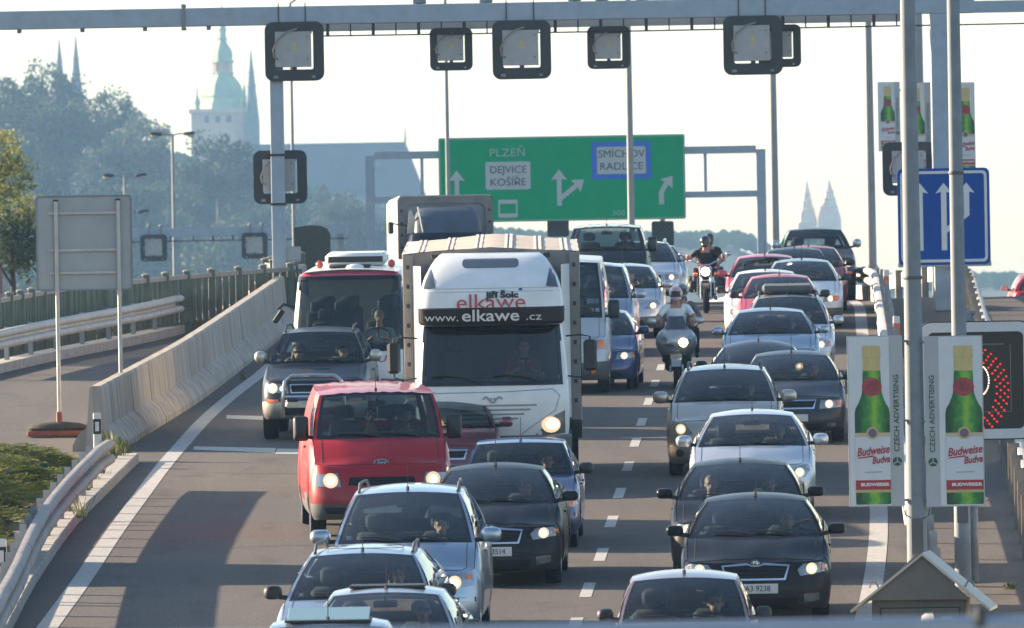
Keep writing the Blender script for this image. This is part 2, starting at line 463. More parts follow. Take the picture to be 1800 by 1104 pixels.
for px, py in dash:
    c = P(px, py); ribbon('lane_dash', [W(c.y - 1.45, c.x - .043), W(c.y, c.x), W(c.y + 1.45, c.x + .043)], .15)
c = P(1151, 674)
for k in range(1, 9):
    D = c.y + 7.4 * k; X = c.x + rx(D) - rx(c.y); ribbon('lane_dash', [W(D - 1.4, X - .04), W(D, X), W(D + 1.4, X + .04)], .15)
for q in (((341, 785), (485, 788), (483, 796), (340, 791)), ((487, 789), (566, 790), (566, 799), (484, 798)), ((398, 730), (474, 732), (474, 739), (398, 736))):
    mb = MB(); c4 = [P(*k) for k in q]; mb.grid([[Vector((k.x, k.y, gz(k.y) + .004)) for k in (c4[3], c4[3].lerp(c4[2], .5), c4[2])], [Vector((k.x, k.y, gz(k.y) + .004)) for k in (c4[0], c4[0].lerp(c4[1], .5), c4[1])]]); mb.build('merge_dash', M_WHITE, road)
ribbon('edge_line', dense([P(1790, 660), P(1732, 562), P(1709, 524)] + [W(D, 10.15 + .0305 * (D - 233) - .0017 * (D - 228) ** 2) for D in (240, 255, 270)]), .22)

# ---------------- kerb under the near guard rail
kp = smooth_line([P(*p) for p in ((-2, 1150), (23, 1103), (50, 1049), (80, 999), (133, 923), (187, 869), (248, 809))])
def resample(pts, step):
    out = [pts[0]]; acc = 0
    for a, b in zip(pts[:-1], pts[1:]):
        L_ = (b - a).length; t = step - acc
        while t <= L_: out.append(a.lerp(b, t / L_)); t += step
        acc = (acc + L_) % step if L_ else acc
    return out
kerb = thing('kerb', None, None, kp[0]); kerb['kind'] = 'structure'
ks = resample(kp, 1.0)
for i, (a, b) in enumerate(zip(ks[:-1], ks[1:])):
    d = (b - a).normalized(); n = Vector((-d.y, d.x, 0))
    g = .012; A = a + d * g + n * (.15 + random.uniform(-.006, .006)); B = b - d * g + n * .15
    mb = MB(); mb.bar(A + Vector((0, 0, .03)), B + Vector((0, 0, .03)), .30, .24, bev=.018)
    o = mb.build('kerb_stone', M_KERB); o.parent = kerb; o.matrix_parent_inverse = kerb.matrix_world.inverted()

# ---------------- guard rails
WB = [(0.0, .76)] + [(.05 + .075 * math.sin(R(a)), .69 + .075 * math.cos(R(a))) for a in (-20, 20, 55, 90, 125, 160)] + [(.0, .60), (.0, .545)] + [(.05 + .075 * math.sin(R(a)), .47 + .075 * math.cos(R(a))) for a in (20, 55, 90, 125, 160, 200)] + [(0.0, .40)]
def rail(name, label, cat, pts, seglen, side, mrail, mpost, post_every=1, pk=1.0, post_mb=None, low=0.0, group=None, block=True):
    """W-beam guard rail along ground points; side=+1 puts the beam to the right of the posts"""
    pts = resample(pts, seglen)
    root = thing(name, label, cat, pts[0], group); inv = root.matrix_world.inverted()
    for i, (a, b) in enumerate(zip(pts[:-1], pts[1:])):
        d = (b - a); d.z = 0; d.normalize(); n = Vector((d.y, -d.x, 0)) * side
        rows = []
        ext = .10; k = 1 + .014 * (i % 2)
        for p in (a - d * ext, b + d * ext):
            z0 = gz(p.y)
            rows.append([Vector((p.x + n.x * (x * k + .12 + .004 * (i % 2)), p.y + n.y * (x * k + .12), z0 + z - low)) for x, z in WB] + [Vector((p.x + n.x * .11, p.y + n.y * .11, z0 + z - low)) for x, z in reversed(WB)])
        mb = MB(); mb.grid(rows, close=True)
        n_ = len(rows[0])
        mb.f += [tuple(range(n_)), tuple(range(2 * n_ - 1, n_ - 1, -1))]; mb.mi += [0, 0]
        # lap joint collar and bolts
        o = mb.build('rail_segment', mrail, None, smooth=50); o.parent = root; o.matrix_parent_inverse = inv
        if i % post_every == 0:
            mb = MB(); q = a; z0 = gz(q.y)
            rot = Matrix((Vector((d.y, -d.x, 0)), d, Vector((0, 0, 1)))).transposed()
            c = q - n * .02
            # C-section post with a spacer block behind the beam
            mb.box((c.x, c.y, z0 + .36 - low * .5), (.012, .10 * pk, (.82 - low) * (1 + .12 * (pk - 1))), rot)
            for sy in (-1, 1):
                cc = c + rot @ Vector((.04 * pk, sy * .05 * pk, 0)); mb.box((cc.x, cc.y, z0 + .36 - low * .5), (.08 * pk, .01, (.82 - low) * (1 + .12 * (pk - 1))), rot)
            if block:
                cc = q + n * .07; mb.box((cc.x, cc.y, z0 + .58 - low), (.10, .12, .26), rot, .01)
            o = mb.build('post', mpost, None, smooth=0); o.parent = root; o.matrix_parent_inverse = inv
    return root
fg = smooth_line([P(*p, h) for (*p, h) in ((-28, 1085, .78), (0, 1029, .78), (20, 996, .78), (33, 966, .78), (53, 923, .78), (80, 879, .78), (110, 846, .76), (133, 824, .74), (157, 803, .72), (180, 782, .70), (203, 782, .66))])
fg = [Vector((p.x - .13, p.y, gz(p.y))) for p in fg]
rail('guard_rail', 'weathered double-wave guard rail curving along the kerb beside the juniper bed', 'guard rail', fg, 2.1, 1, M_RAILW, M_POST)
mg = smooth_line([P(*p) for p in ((-70, 670), (0, 652), (100, 630), (200, 611), (267, 597), (330, 580))])
mg = mg + [W(D, mg[-1].x + .25 * (D - mg[-1].y) * .12) for D in (mg[-1].y + 6, mg[-1].y + 14, mg[-1].y + 24)]
rail('guard_rail', 'pale guard rail in front of the green slatted fence beyond the ramp', 'guard rail', [p + Vector((0, .3, .12)) for p in mg], 2.6, 1, mat('pale_rail', (.47, .45, .42), .7, .1, noise=.14, nscale=3), M_POST, low=-.06)
mb = MB()
for a, b in zip(mg[:-1], mg[1:]): mb.bar(a + Vector((0, .1, .06)), b + Vector((0, .1, .06)), .45, .26)
k2 = mb.build('kerb', M_KERB, smooth=0); tag(k2, kind='structure')
M_CREAM = mat('rail_cream', (.50, .46, .40), .6, .15, noise=.14, nscale=3)
r1 = [W(D, XR(D) + .52) for D in range(100, 292, 3)]
rail('guard_rail', 'cream guard rail along the right edge of the queue, bending left over the crest', 'guard rail', r1, 3.6, -1, M_CREAM, M_POST)
r2 = [W(D, 6.25 + .037 * (D - 124) + (rx(D) - rx(228) - .0305 * (D - 228) if D > 228 else 0)) for D in range(96, 270, 3)]
rail('guard_rail', 'guard rail seen from behind with tall open posts, right of the speed sign', 'guard rail', r2, 3.6, 1, M_CREAM, mat('rail_post_brown', (.20, .185, .165), .65, .2, noise=.2, nscale=4), pk=2.0)

mb = MB(); pr = [W(D, XR(D) + .50) for D in range(196, 292, 3)]
for p, q in zip(pr[:-1], pr[1:]): mb.bar(p + Vector((0, 0, .15)), q + Vector((0, 0, .15)), .16, .36)
tag(mb.build('kerb', M_CREAM, None, 0), kind='structure')
for pts in (((372, 831), (450, 833), (525, 832)), ((360, 964), (450, 961), (585, 957)), ((140, 919), (205, 917), (275, 916)), ((1460, 905), (1500, 903), (1530, 906)), ((1010, 1012), (1100, 1009), (1180, 1010)), ((232, 873), (262, 870), (330, 872))):
    ribbon('road_joint', dense([P(*k) for k in pts], .7), .045, mat('tar_joint', (.022, .021, .022), .7), .002)
# ---------------- concrete barrier, one long wall of cast sections
M_BAR = mat('barrier_concrete', (.37, .32, .27), .9, noise=.38, nscale=1.8, bump=.25, bscale=24, stretch=(3.0, 3.0, .22))
bp_ = smooth_line([P(*p) for p in ((212, 793), (308, 734), (363, 699), (460, 622))])
bl = bp_ + [W(D, bp_[-1].x + (D - bp_[-1].y) * .024 + (rx(D) - rx(228) - .0305 * (D - 228) if D > 228 else 0)) for D in range(int(bp_[-1].y) + 4, 292, 4)]
bl = resample(bl, 2.0)
barrier = thing('concrete_barrier', 'long pale concrete barrier wall between the ramp and the queue', 'barrier', bl[0])
PROF = [(0, 0), (.0, .10), (-.10, .28), (-.24, .40), (-.29, 1.02), (-.32, 1.06), (-.46, 1.06), (-.49, 1.02), (-.54, .40), (-.68, .28), (-.78, .10), (-.78, 0)]
inv = barrier.matrix_world.inverted()
for i, (a, b) in enumerate(zip(bl[:-1], bl[1:])):
    d = (b - a); d.z = 0; d.normalize(); n = Vector((d.y, -d.x, 0))
    mb = MB(); rows = []
    for p in (a + d * .012, b - d * .012):
        rows.append([p + n * (x + .004 * math.sin(i * 2.7)) + Vector((0, 0, gz(p.y) - p.z + z)) for x, z in PROF])
    mb.grid(rows, close=True); m_ = len(PROF); mb.f += [tuple(range(m_)), tuple(range(2 * m_ - 1, m_ - 1, -1))]; mb.mi += [0, 0]
    o = mb.build('barrier_section', M_BAR, smooth=25); o.parent = barrier; o.matrix_parent_inverse = inv

# ---------------- green slatted fence on the bridge edge
M_FEN = mat('fence_slat_green', (.075, .095, .075), .75, noise=.25, nscale=3, stretch=(6, 6, .6))
M_FENP = mat('fence_post_green', (.11, .13, .10), .7, noise=.2, nscale=4)
M_FENR = mat('fence_rail_pale', (.24, .22, .20), .7, noise=.15, nscale=4)
ft = [(-60, 528), (0, 520), (65, 508), (130, 497), (240, 487), (330, 478), (430, 471), (480, 467), (530, 464)]
fl = smooth_line([P(*p, 1.3) for p in ft], 1)
fl = [Vector((p.x, p.y, gz(p.y))) for p in fl]
fl += [W(D, rx(D) - 8.9 + 0.6 * min((D - fl[-1].y) / 20, 1)) for D in range(int(fl[-1].y) + 5, 290, 5)]
fence = thing('slatted_fence', 'dark green upright-slatted fence with capped posts along the bridge edge', 'fence', fl[0]); inv = fence.matrix_world.inverted()
def kid(mb, name, m, root, smooth=0):
    o = mb.build(name, m, None, smooth); o.parent = root; o.matrix_parent_inverse = root.matrix_world.inverted(); return o
fs_ = resample(fl, .30)
for i, p in enumerate(fs_[:-1]):
    q = fs_[i + 1]; d = (q - p); d.z = 0; d.normalize(); rot = Matrix((d, Vector((-d.y, d.x, 0)), Vector((0, 0, 1)))).transposed(); z0 = gz(p.y)
    mb = MB(); mb.box((p.x, p.y, z0 + .60), (.19, .04, 1.16 + random.uniform(-.015, .015)), rot); kid(mb, 'slat', M_FEN, fence)
for i in range(0, len(fs_) - 4, 4):
    a, b = fs_[i], fs_[i + 4]; up = Vector((0, 0, 1)); off = Vector((0, -.05, 0))
    mb = MB(); mb.bar(a + up * 1.2 + off, b + up * 1.2 + off, .07, .09); kid(mb, 'top_rail', M_FENR, fence)
    mb = MB(); mb.bar(a + up * .22 + off, b + up * .22 + off, .05, .07); kid(mb, 'lower_rail', M_FEN, fence)
    mb = MB(); mb.box((a.x, a.y - .05, gz(a.y) + .64), (.15, .14, 1.34), None, .01)
    po = kid(mb, 'fence_post', M_FENP, fence)
    mb = MB(); mb.lathe([(.10, 0), (.10, .02), (.02, .05)], 8, Matrix.Translation((a.x, a.y - .05, gz(a.y) + 1.31)), True)
    c_ = mb.build('post_cap', M_FENR, None, 30); c_.parent = po; c_.matrix_parent_inverse = po.matrix_world.inverted() if False else Matrix.Identity(4); c_.matrix_parent_inverse = fence.matrix_world.inverted() @ fence.matrix_world
bpy.context.view_layer.update()

# ---------------- overhead gantry with its lane signals
GD = 225.0
def V3(px, py, D): return at(px, py, D)
g0 = thing('overhead_gantry', 'blue-grey steel gantry spanning the whole carriageway under the sky', 'gantry', W(GD, -5.1)); ginv = g0.matrix_world.inverted()
zb = CZ + (552 - 37) / 80.0; zt = zb + .40
xl, xr = at(-60, 40, GD).x, at(1712, 20, GD).x
def gpart(mb, name, m=M_STEEL, smooth=0): return kid(mb, name, m, g0, smooth)
mb = MB(); mb.box(((xl + xr) / 2, GD, (zb + zt) / 2), (xr - xl, .42, .40), None, .012); gpart(mb, 'beam')
xa, xb = at(560, 50, GD).x, at(1600, 40, GD).x
mb = MB(); mb.box(((xa + xb) / 2, GD + .62, zb - .03), (xb - xa, .3, .22)); gpart(mb, 'rear_beam')
mb = MB(); mb.box((xr + 2.2, GD + 2.0, zb + .19), (4.6, .3, .26)); gpart(mb, 'side_beam')
mb = MB(); mb.tube([(xa, GD - .05, zb - .26), ((xa + xb) / 2, GD - .05, zb - .27), (xb + 3.5, GD - .05, zb - .25)], .018, 6); gpart(mb, 'cable', M_BLACK)
for k in range(26):
    x = xa + (xb - xa) * (k + .4) / 26
    mb = MB(); mb.box((x, GD - .05, zb - .13), (.03 if k % 2 else .07, .05, .26)); gpart(mb, 'cable_hanger', M_BLACK)
for px in (34, 145, 255, 367): mb = MB(); mb.box((at(px, 55, GD).x, GD, zb - .04), (.09, .2, .085)); gpart(mb, 'lug', M_GALV)
for px in (323,):
    x = at(px, 33, GD).x; mb = MB(); mb.box((x, GD - .23, (zb + zt) / 2), (.08, .03, .58), None, .008); mb.box((x, GD, zt + .05), (.1, .44, .06)); mb.box((x, GD, zb - .05), (.1, .44, .06)); gpart(mb, 'beam_joint', M_GALV)
for px in (490, 537, 890, 938, 1298, 1345):
    x = at(px, 33, GD).x; mb = MB(); mb.box((x, GD - .222, (zb + zt) / 2), (.022, .012, .56)); gpart(mb, 'strap', M_BLACK)
for px in (737, 854, 1010, 1058, 1128):
    x = at(px, 4, GD).x; mb = MB(); mb.box((x, GD + .1, zt + .09), (.30, .34, .15), None, .02); mb.box((x, GD + .1, zt + .01), (.06, .06, .03)); gpart(mb, 'detector', M_GALV)
lp = at(488.5, 300, GD); mb = MB(); mb.box((lp.x, GD, (gz(GD) + zb) / 2), (.30, .34, zb - gz(GD)), None, .012); gpart(mb, 'gantry_post')
rp = at(1659, 300, GD); mb = MB(); mb.box((rp.x, GD, (gz(GD) + zb) / 2), (.50, .42, zb - gz(GD)), None, .014); gpart(mb, 'gantry_post')
for z in (CZ + 3.58, CZ + 2.50): mb = MB(); mb.box((lp.x, GD, z), (.34, .38, .05)); gpart(mb, 'band', M_BLACK)
mb = MB(); mb.box((lp.x + .30, GD - .02, at(510, 447, GD).z), (.34, .16, .34), None, .02); gpart(mb, 'junction_box', M_SIGNBACK)
M_YEL = mat('warning_yellow', (.50, .42, .14), .5)
M_CABLE = mat('grey_cable', (.22, .20, .18), .6)
def signal(label, cx, cy, size, D, y_off, group):
    """back of a lane signal: black rounded frame, grey equipment box, open slots between"""
    c = at(cx, cy, D); c.y += y_off
    root = thing('lane_signal', label, 'lane signal', c, group)
    s_ = size / 2
    mb = MB(); frame_prism(mb, rrect(size, size, size * .14), rrect(size * .63, size * .65, size * .03, cx=0, cz=size * .02), .10); mb.build('frame', M_DARKBOX, root, 30)
    mb = MB(); mb.box((-size * .02, .04, size * .035), (size * .61, .16, size * .60), None, .01); b = mb.build('equipment_box', M_CABGREY, root, 0)
    mb = MB(); mb.prism([(-size * .05, 0), (size * .05, 0), (0, size * .10)], .004, Matrix.Translation((0, -.044, size * .08))); mb.build('warning_label', M_YEL, b, 0)
    mb = MB(); mb.box((-size * .0, -.042, size * .045), (size * .09, .004, size * .03)); mb.build('warning_label', M_YEL, b, 0)
    for sx, sz in ((.22, .22), (.22, -.16)):
        mb = MB(); mb.box((size * sx, -.046, size * (sz + .03)), (.025, .01, .025)); mb.build('lock', M_BLACK, b, 0)
    mb = MB(); mb.box((-size * .0, .05, -size * .29), (size * .08, .04, size * .09)); mb.box((0, .05, s_ * .70), (size * .6, .06, size * .1)); mb.build('bracket', M_DARKBOX, root, 0)
    mb = MB(); mb.tube([(size * .05, -.08, size * .38), (-size * .12, -.10, size * .33), (-size * .28, -.10, size * .2), (-size * .36, -.09, size * .02), (-size * .34, -.07, -size * .1), (-size * .27, -.05, -size * .13)], size * .018, 6); mb.build('cable', M_CABLE, root)
    mb = MB(); mb.box((-size * .32, -.004, -size * .43), (size * .08, .01, size * .05)); mb.box((size * .32, -.004, -size * .43), (size * .06, .01, size * .04)); mb.build('hinge', M_GALV, root, 0)
    return root
big = 'large lane signals hung under the gantry'; sm = 'small lane signals hung under the gantry'
signal('large black-framed lane signal hanging at the left gantry post', 518, 91, 1.30, GD, -.30, big)
signal('large black-framed lane signal hanging under the middle of the gantry above the truck', 917, 88, 1.29, GD, -.30, big)
signal('large lane signal under the gantry, overlapping a smaller one on its right', 1323, 80, 1.30, GD, -.30, big)
signal('small lane signal under the gantry in front of the lamp post left of the truck', 793, 86, .94, GD, .25, sm)
signal('small lane signal under the gantry, straight above the blue-bordered plate', 1070, 83, .94, GD, .25, sm)
signal('small lane signal half hidden behind the right large signal under the gantry', 1371, 80, .94, GD, .25, sm)
signal('black-framed lane signal fixed behind the left gantry post at mid height', 492, 311, 1.18, GD, .32, 'lane signals on gantry posts')
signal('black-framed lane signal half behind the thick mast, above the blue sign', 1600, 296, 1.18, GD, .5, 'lane signals on gantry posts')

# ---------------- blue lane sign on the right gantry post
M_BLUE = mat('sign_blue', (.006, .062, .30), .7, noise=.06, nscale=4, spec=.1)
M_SWHITE = mat('sign_white', (.60, .62, .62), .45, noise=.05, nscale=5)
M_GREEN = mat('sign_green', (.0, .33, .15), .8, noise=.06, nscale=2, spec=.08)
c = at(1658, 381, GD); c.y -= .40
bs = thing('lane_sign', 'blue lane sign with three white arrows, the right one merging, on the gantry post', 'road sign', c)
mb = MB(); mb.prism(rrect(2.02, 2.12, .12), .09); mb.build('panel', M_BLUE, bs, 30)
mb = MB(); frame_prism(mb, rrect(1.90, 2.0, .10), rrect(1.78, 1.88, .06), .006, Matrix.Translation((0, -.008, 0))); mb.build('border', M_SWHITE, bs, 30)
mb = MB(); mb.prism(rrect(2.05, .12, .03, cz=-1.04), .10, Matrix.Translation((0, .005, 0))); mb.build('lower_edge', M_SIGNBACK, bs, 0)
def arrow(mb, x, z0, z1, w_, hw, hh, y=-.010, t=.008):
    mb.prism([(x - w_ / 2, z0), (x + w_ / 2, z0), (x + w_ / 2, z1 - hh), (x + hw / 2, z1 - hh - .03), (x, z1), (x - hw / 2, z1 - hh - .03), (x - w_ / 2, z1 - hh)], t, Matrix.Translation((0, y, 0)))
for x in (-.52, .0):
    mb = MB(); arrow(mb, x, -.74, .74, .12, .36, .20); mb.build('arrow', M_SWHITE, bs, 0)
mb = MB(); arrow(mb, .50, .02, .74, .12, .36, .20); mb.prism([(.44, .05), (.56, .02), (.06, -.36), (.06, -.22)], .008, Matrix.Translation((0, -.0095, 0))); mb.build('arrow', M_SWHITE, bs, 0)
mb = MB(); mb.box((0, .25, .5), (.7, .3, .12)); mb.box((0, .25, -.5), (.7, .3, .12)); mb.build('bracket', M_GALV, bs, 0)

# ---------------- green direction sign and its own gantry
SD = 332.0; sS = F / SD
dg_ = thing('sign_gantry', 'blue-grey lattice gantry carrying the green direction sign', 'gantry', Vector((at(990, 600, SD).x, SD, gz(SD))))
pL, pR = at(651, 340, SD).x, at(1338, 320, SD).x
def sg(mb, name, m=M_STEEL): return kid(mb, name, m, dg_)
zu, zl = at(1000, 268, SD).z, at(1000, 346, SD).z
for x in (pL, pR): mb = MB(); mb.box((x, SD, (gz(SD) - 1 + zu) / 2), (.30, .30, zu - gz(SD) + 1)); sg(mb, 'gantry_post')
mb = MB(); mb.box(((pL + pR) / 2, SD, zu), (pR - pL - .31, .28, .24)); sg(mb, 'upper_beam')
mb = MB(); mb.box(((pL + pR) / 2, SD, zl), (pR - pL - .31, .28, .20)); sg(mb, 'lower_beam')
for px in (742, 800, 860, 930, 1000, 1070, 1140, 1190, 1240):
    x = at(px, 310, SD).x; mb = MB(); mb.box((x, SD, (zu + zl) / 2), (.10, .2, zu - zl - .22)); sg(mb, 'strut')
c = at(988, 314, SD); c.y -= .30
gs = thing('direction_sign', 'large green direction sign naming PLZEŇ, DEJVICE, KOŠÍŘE, SMÍCHOV and RADLICE', 'road sign', c)
gw, gh = 433 / sS, 149 / sS
mb = MB(); mb.prism(rrect(gw, gh, .06, 3), .10); mb.build('panel', M_GREEN, gs, 30)
mb = MB(); frame_prism(mb, rrect(gw - .02, gh - .02, .06, 3), rrect(gw - .12, gh - .12, .05, 3), .004, Matrix.Translation((0, -.006, 0))); mb.build('border', mat('sign_edge', (.22, .36, .30), .5), gs, 0)
def sx(px, py):
    q = at(px, py, SD) - c; return q.x, q.z
M_PALET = mat('faded_lettering', (.30, .46, .40), .5)
M_SGREY = mat('sign_grey', (.42, .46, .47), .5, noise=.05, nscale=5)
def sign_text(body, px, py, size, m, lift, sxs=1.0):
    x, z = sx(px, py); t = link('lettering', text_mesh(body, size, m, .003, sx=sxs), None, gs); t.location = (x, -lift, z); return t
sign_text('PLZEŇ', 892, 269, .36, M_PALET, .012, 1.15)
x, z = sx(893, 309); mb = MB(); mb.prism(rrect(1.46, .90, .06, 3, x, z), .012, Matrix.Translation((0, -.014, 0))); mb.build('plate', M_SGREY, gs, 0)
M_INKG = mat('dark_grey_lettering', (.05, .07, .09), .5)
sign_text('DEJVICE', 893, 299, .34, M_INKG, .020, 1.0); sign_text('KOŠÍŘE', 893, 321, .34, M_INKG, .020, 1.05)
x, z = sx(1092, 282); mb = MB(); mb.prism(rrect(1.92, 1.22, .06, 3, x, z), .012, Matrix.Translation((0, -.014, 0))); mb.build('plate', mat('sign_blue_pale', (.02, .14, .55), .5), gs, 0)
mb = MB(); mb.prism(rrect(1.58, .88, .04, 3, x, z), .010, Matrix.Translation((0, -.024, 0))); mb.build('plate', M_SGREY, gs, 0)
sign_text('SMÍCHOV', 1092, 271, .34, M_INKG, .030, 1.02); sign_text('RADLICE', 1092, 293, .34, M_INKG, .030, 1.05)
sign_text('300', 1087, 375, .24, M_PALET, .012, 1.2)
mb = MB(); x, z = sx(803, 319); arrow(mb, x, z - .5, z + .36, .15, .52, .32); mb.build('arrow', M_SGREY, gs, 0)
mb = MB(); x, z = sx(983, 329); arrow(mb, x, z - .6, z + .58, .15, .52, .32)
T = Matrix.Translation((x + .02, 0, z - .38)) @ Matrix.Rotation(R(52), 4, 'Y')
m2 = MB(); arrow(m2, 0, 0, 1.0, .15, .50, .32, -.0095); mb.add([T @ Vector(p) for p in m2.v], m2.f); mb.build('arrow', M_SGREY, gs, 0)
mb = MB(); x, z = sx(1163, 345)
mb.prism([(x - .09, z - .26), (x + .07, z - .26), (x + .07, z + .10), (x + .20, z + .36), (x + .08, z + .44), (x - .09, z + .14)], .008, Matrix.Translation((0, -.0105, 0)))
T = Matrix.Translation((x + .10, 0, z + .32)) @ Matrix.Rotation(R(38), 4, 'Y'); m2 = MB(); arrow(m2, 0, 0, .42, .15, .50, .30, -.0095); mb.add([T @ Vector(p) for p in m2.v], m2.f); mb.build('arrow', M_SGREY, gs, 0)
mb = MB(); x, z = sx(893, 367); frame_prism(mb, rrect(.62, .58, .04, 3, x, z), rrect(.52, .32, .02, 3, x, z), .008, Matrix.Translation((0, -.010, 0))); mb.build('symbol', M_SGREY, gs, 0)
# small signal boxes hung below the sign
for px, py, w_, h_, lab, gl in ((1165, 411, .72, .82, 'dark lane signal with faint green lens under the right end of the green sign', True), (981, 400, .70, .60, 'dark lane signal hung under the green sign, mostly hidden behind the canvas truck roof', False)):
    q = at(px, py, SD); q.y -= .2; t = thing('lane_signal', lab, 'lane signal', q, 'signals under the green sign')
    mb = MB(); mb.prism(rrect(w_, h_, .08), .25); mb.build('housing', M_DARKBOX, t, 30)
    mb = MB(); mb.box((0, .1, h_ / 2 + .13), (.16, .1, .3)); mb.build('hanger', M_STEEL, t, 0)
    if gl:
        mb = MB()
        for a in range(7):
            for b in range(7):
                if (a + b) % 2 == 0 and abs(a - 3) + abs(b - 3) < 5: mb.sphere(((a - 3) * .065, -.006, (b - 3) * .07), .020, 6, 4)
        mb.build('green_lens', mat('dim_green_led', (.01, .16, .12), .3), t)

# ---------------- lamp posts: thin columns along the road, double lamps on the ramp
M_POLE = mat('lamp_pole_grey', (.26, .27, .27), .65, .1, noise=.12, nscale=2)
def lamp_pole(label, px, pyref, D, r0, r1, hgt, arm=1):
    q = at(px, pyref, D); base = Vector((q.x, D, gz(D) - .6))
    t = thing('lamp_post', label, 'lamp post', base, 'tall lamp posts along the road')
    mb = MB(); mb.tube([(0, 0, 0), (0, 0, 1.4)], r0 * 1.25, 10); mb.tube([(0, 0, 1.4), (0, 0, hgt * .6), (0, 0, hgt)], [r0, (r0 + r1) / 2, r1], 10); mb.build('pole', M_POLE, t)
    mb = MB(); mb.tube([(0, 0, hgt), (arm * .5, 0, hgt + .35), (arm * 1.6, 0, hgt + .45)], r1 * .8, 8); mb.build('arm', M_POLE, t)
    mb = MB(); mb.box((arm * 2.0, 0, hgt + .46), (.9, .28, .14), None, .04); mb.build('lamp_head', M_GALV, t)
    return t
lamp_pole('thin distant lamp post rising just right of the left gantry post', 514, 250, 322, .07, .04, 12.5, 1)
lamp_pole('thin lamp post crossing the left end of the green sign', 786, 230, 318, .085, .05, 13, 1)
lamp_pole('lamp post crossing the blue-bordered plate of the green sign', 1107.5, 260, 285, .11, .07, 12.5, 1)
lamp_pole('lamp post rising from behind the silver estate on the crest', 1360, 250, 290, .13, .08, 12.5, -1)
lamp_pole('lamp post standing at the bend of the cream guard rail', 1529, 250, 246, .12, .07, 11, -1)
lamp_pole('lamp post rising behind the far bottle banners, left of the gantry post', 1614, 100, 262, .14, .11, 12, -1)
def double_lamp(label, px, py, D, span):
    q = at(px, py, D); g = GB
    t = thing('double_lamp_post', label, 'lamp post', Vector((q.x, D, g)), 'double-headed lamp posts on the ramp')
    h = q.z - g; mb = MB(); mb.tube([(0, 0, 0), (0, 0, h * .5), (0, 0, h)], [.17, .12, .07], 10); mb.build('pole', M_POLE, t)
    for s in (-1, 1):
        mb = MB(); mb.tube([(0, 0, h - .05), (s * span * .3, 0, h + .02), (s * span * .55, 0, h + .03)], .035, 6); mb.build('arm', M_POLE, t)
        mb = MB(); mb.box((s * span * .74, 0, h + .03), (span * .52, .34, .15), Matrix.Rotation(-s * R(5), 3, 'Y'), .05); hd = mb.build('lamp_head', M_BLACK, t)
        mb = MB(); mb.sphere((s * span * .82, 0, h - .06), (span * .17, .14, .10), 10, 6); mb.build('lamp_glass', mat('lamp_bowl', (.5, .48, .42), .25, coat=.5), hd)
double_lamp('double-headed street lamp, tallest, in front of the castle tower', 303, 236, 480, 1.05)
double_lamp('double-headed street lamp rising behind the grey sign back', 219, 309, 490, 1.05)
double_lamp('double-headed street lamp half hidden by the grey sign back, lowest of the row', 222, 373, 560, 1.25)

# ---------------- second gantry over the far ramp
RD = 450.0
rg = thing('overhead_gantry', 'low blue-grey gantry over the far ramp, behind the fence', 'gantry', Vector((at(300, 430, RD).x, RD, GB)))
q0, q1 = at(-60, 410, RD), at(612, 404, RD); zc_ = at(300, 409, RD).z
mb = MB(); mb.box(((q0.x + q1.x) / 2, RD, zc_), (q1.x - q0.x, .4, .40)); kid(mb, 'beam', M_STEEL, rg)
mb = MB(); mb.tube([(q0.x, RD - .3, zc_ - .38), (q1.x, RD - .3, zc_ - .38)], .03, 6); kid(mb, 'cable', M_BLACK, rg)
for px in (60, 120, 200, 300, 340, 375, 410, 480, 540, 580):
    mb = MB(); mb.box((at(px, 415, RD).x, RD - .2, zc_ - .28), (.06, .2, .22)); kid(mb, 'cable_hanger', M_BLACK, rg)
for px, m in ((-2, mat('rusty_red_post', (.22, .07, .05), .7)), (599, M_POLE)):
    x = at(px, 430, RD).x; mb = MB(); mb.box((x, RD, (GB + zc_ - .2) / 2), (.26, .26, zc_ - .2 - GB)); kid(mb, 'gantry_post', m, rg)
for px in (262, 283, 440, 461):
    mb = MB(); mb.tube([(at(px, 400, RD).x, RD - .25, zc_ - .2), (at(px, 400, RD).x, RD - .25, zc_ + .28)], .035, 6); mb.sphere((at(px, 400, RD).x, RD - .25, zc_ + .3), .09, 8, 5); kid(mb, 'clamp', M_GALV, rg)
rgp = 'lane signals on the far ramp gantry'
signal('lane signal on the far ramp gantry, right beside the grey sign back', 271, 436, 1.18, RD, -.5, rgp)
signal('lane signal on the far ramp gantry, next to the left post of the big gantry', 448, 432, 1.14, RD, -.5, rgp)
signal('lane signal on the far ramp gantry, almost hidden by the grey sign back', 82, 437, 1.18, RD, -.5, rgp)
q = at(549, 441, 300); op = thing('backed_panel', 'dark olive panel with rounded shoulders behind the fence, left of the coach', 'sign panel', Vector((q.x, 300, GB)))
mb = MB(); hgt = q.z + .75 - GB
mb.prism([(-.52, hgt - 1.9), (.53, hgt - 1.9), (.53, hgt - .25), (.44, hgt - .10), (.25, hgt - .02), (0, hgt), (-.3, hgt - .02), (-.52, hgt - .06)], .10); mb.build('panel', mat('olive_mesh', (.055, .06, .045), .9, noise=.3, nscale=12, bump=.4), op, 30)
mb = MB(); mb.box((-.3, .15, hgt / 2 - .5), (.08, .08, hgt - 1)); mb.box((.3, .15, hgt / 2 - .5), (.08, .08, hgt - 1)); mb.build('leg', M_GALV, op, 0)

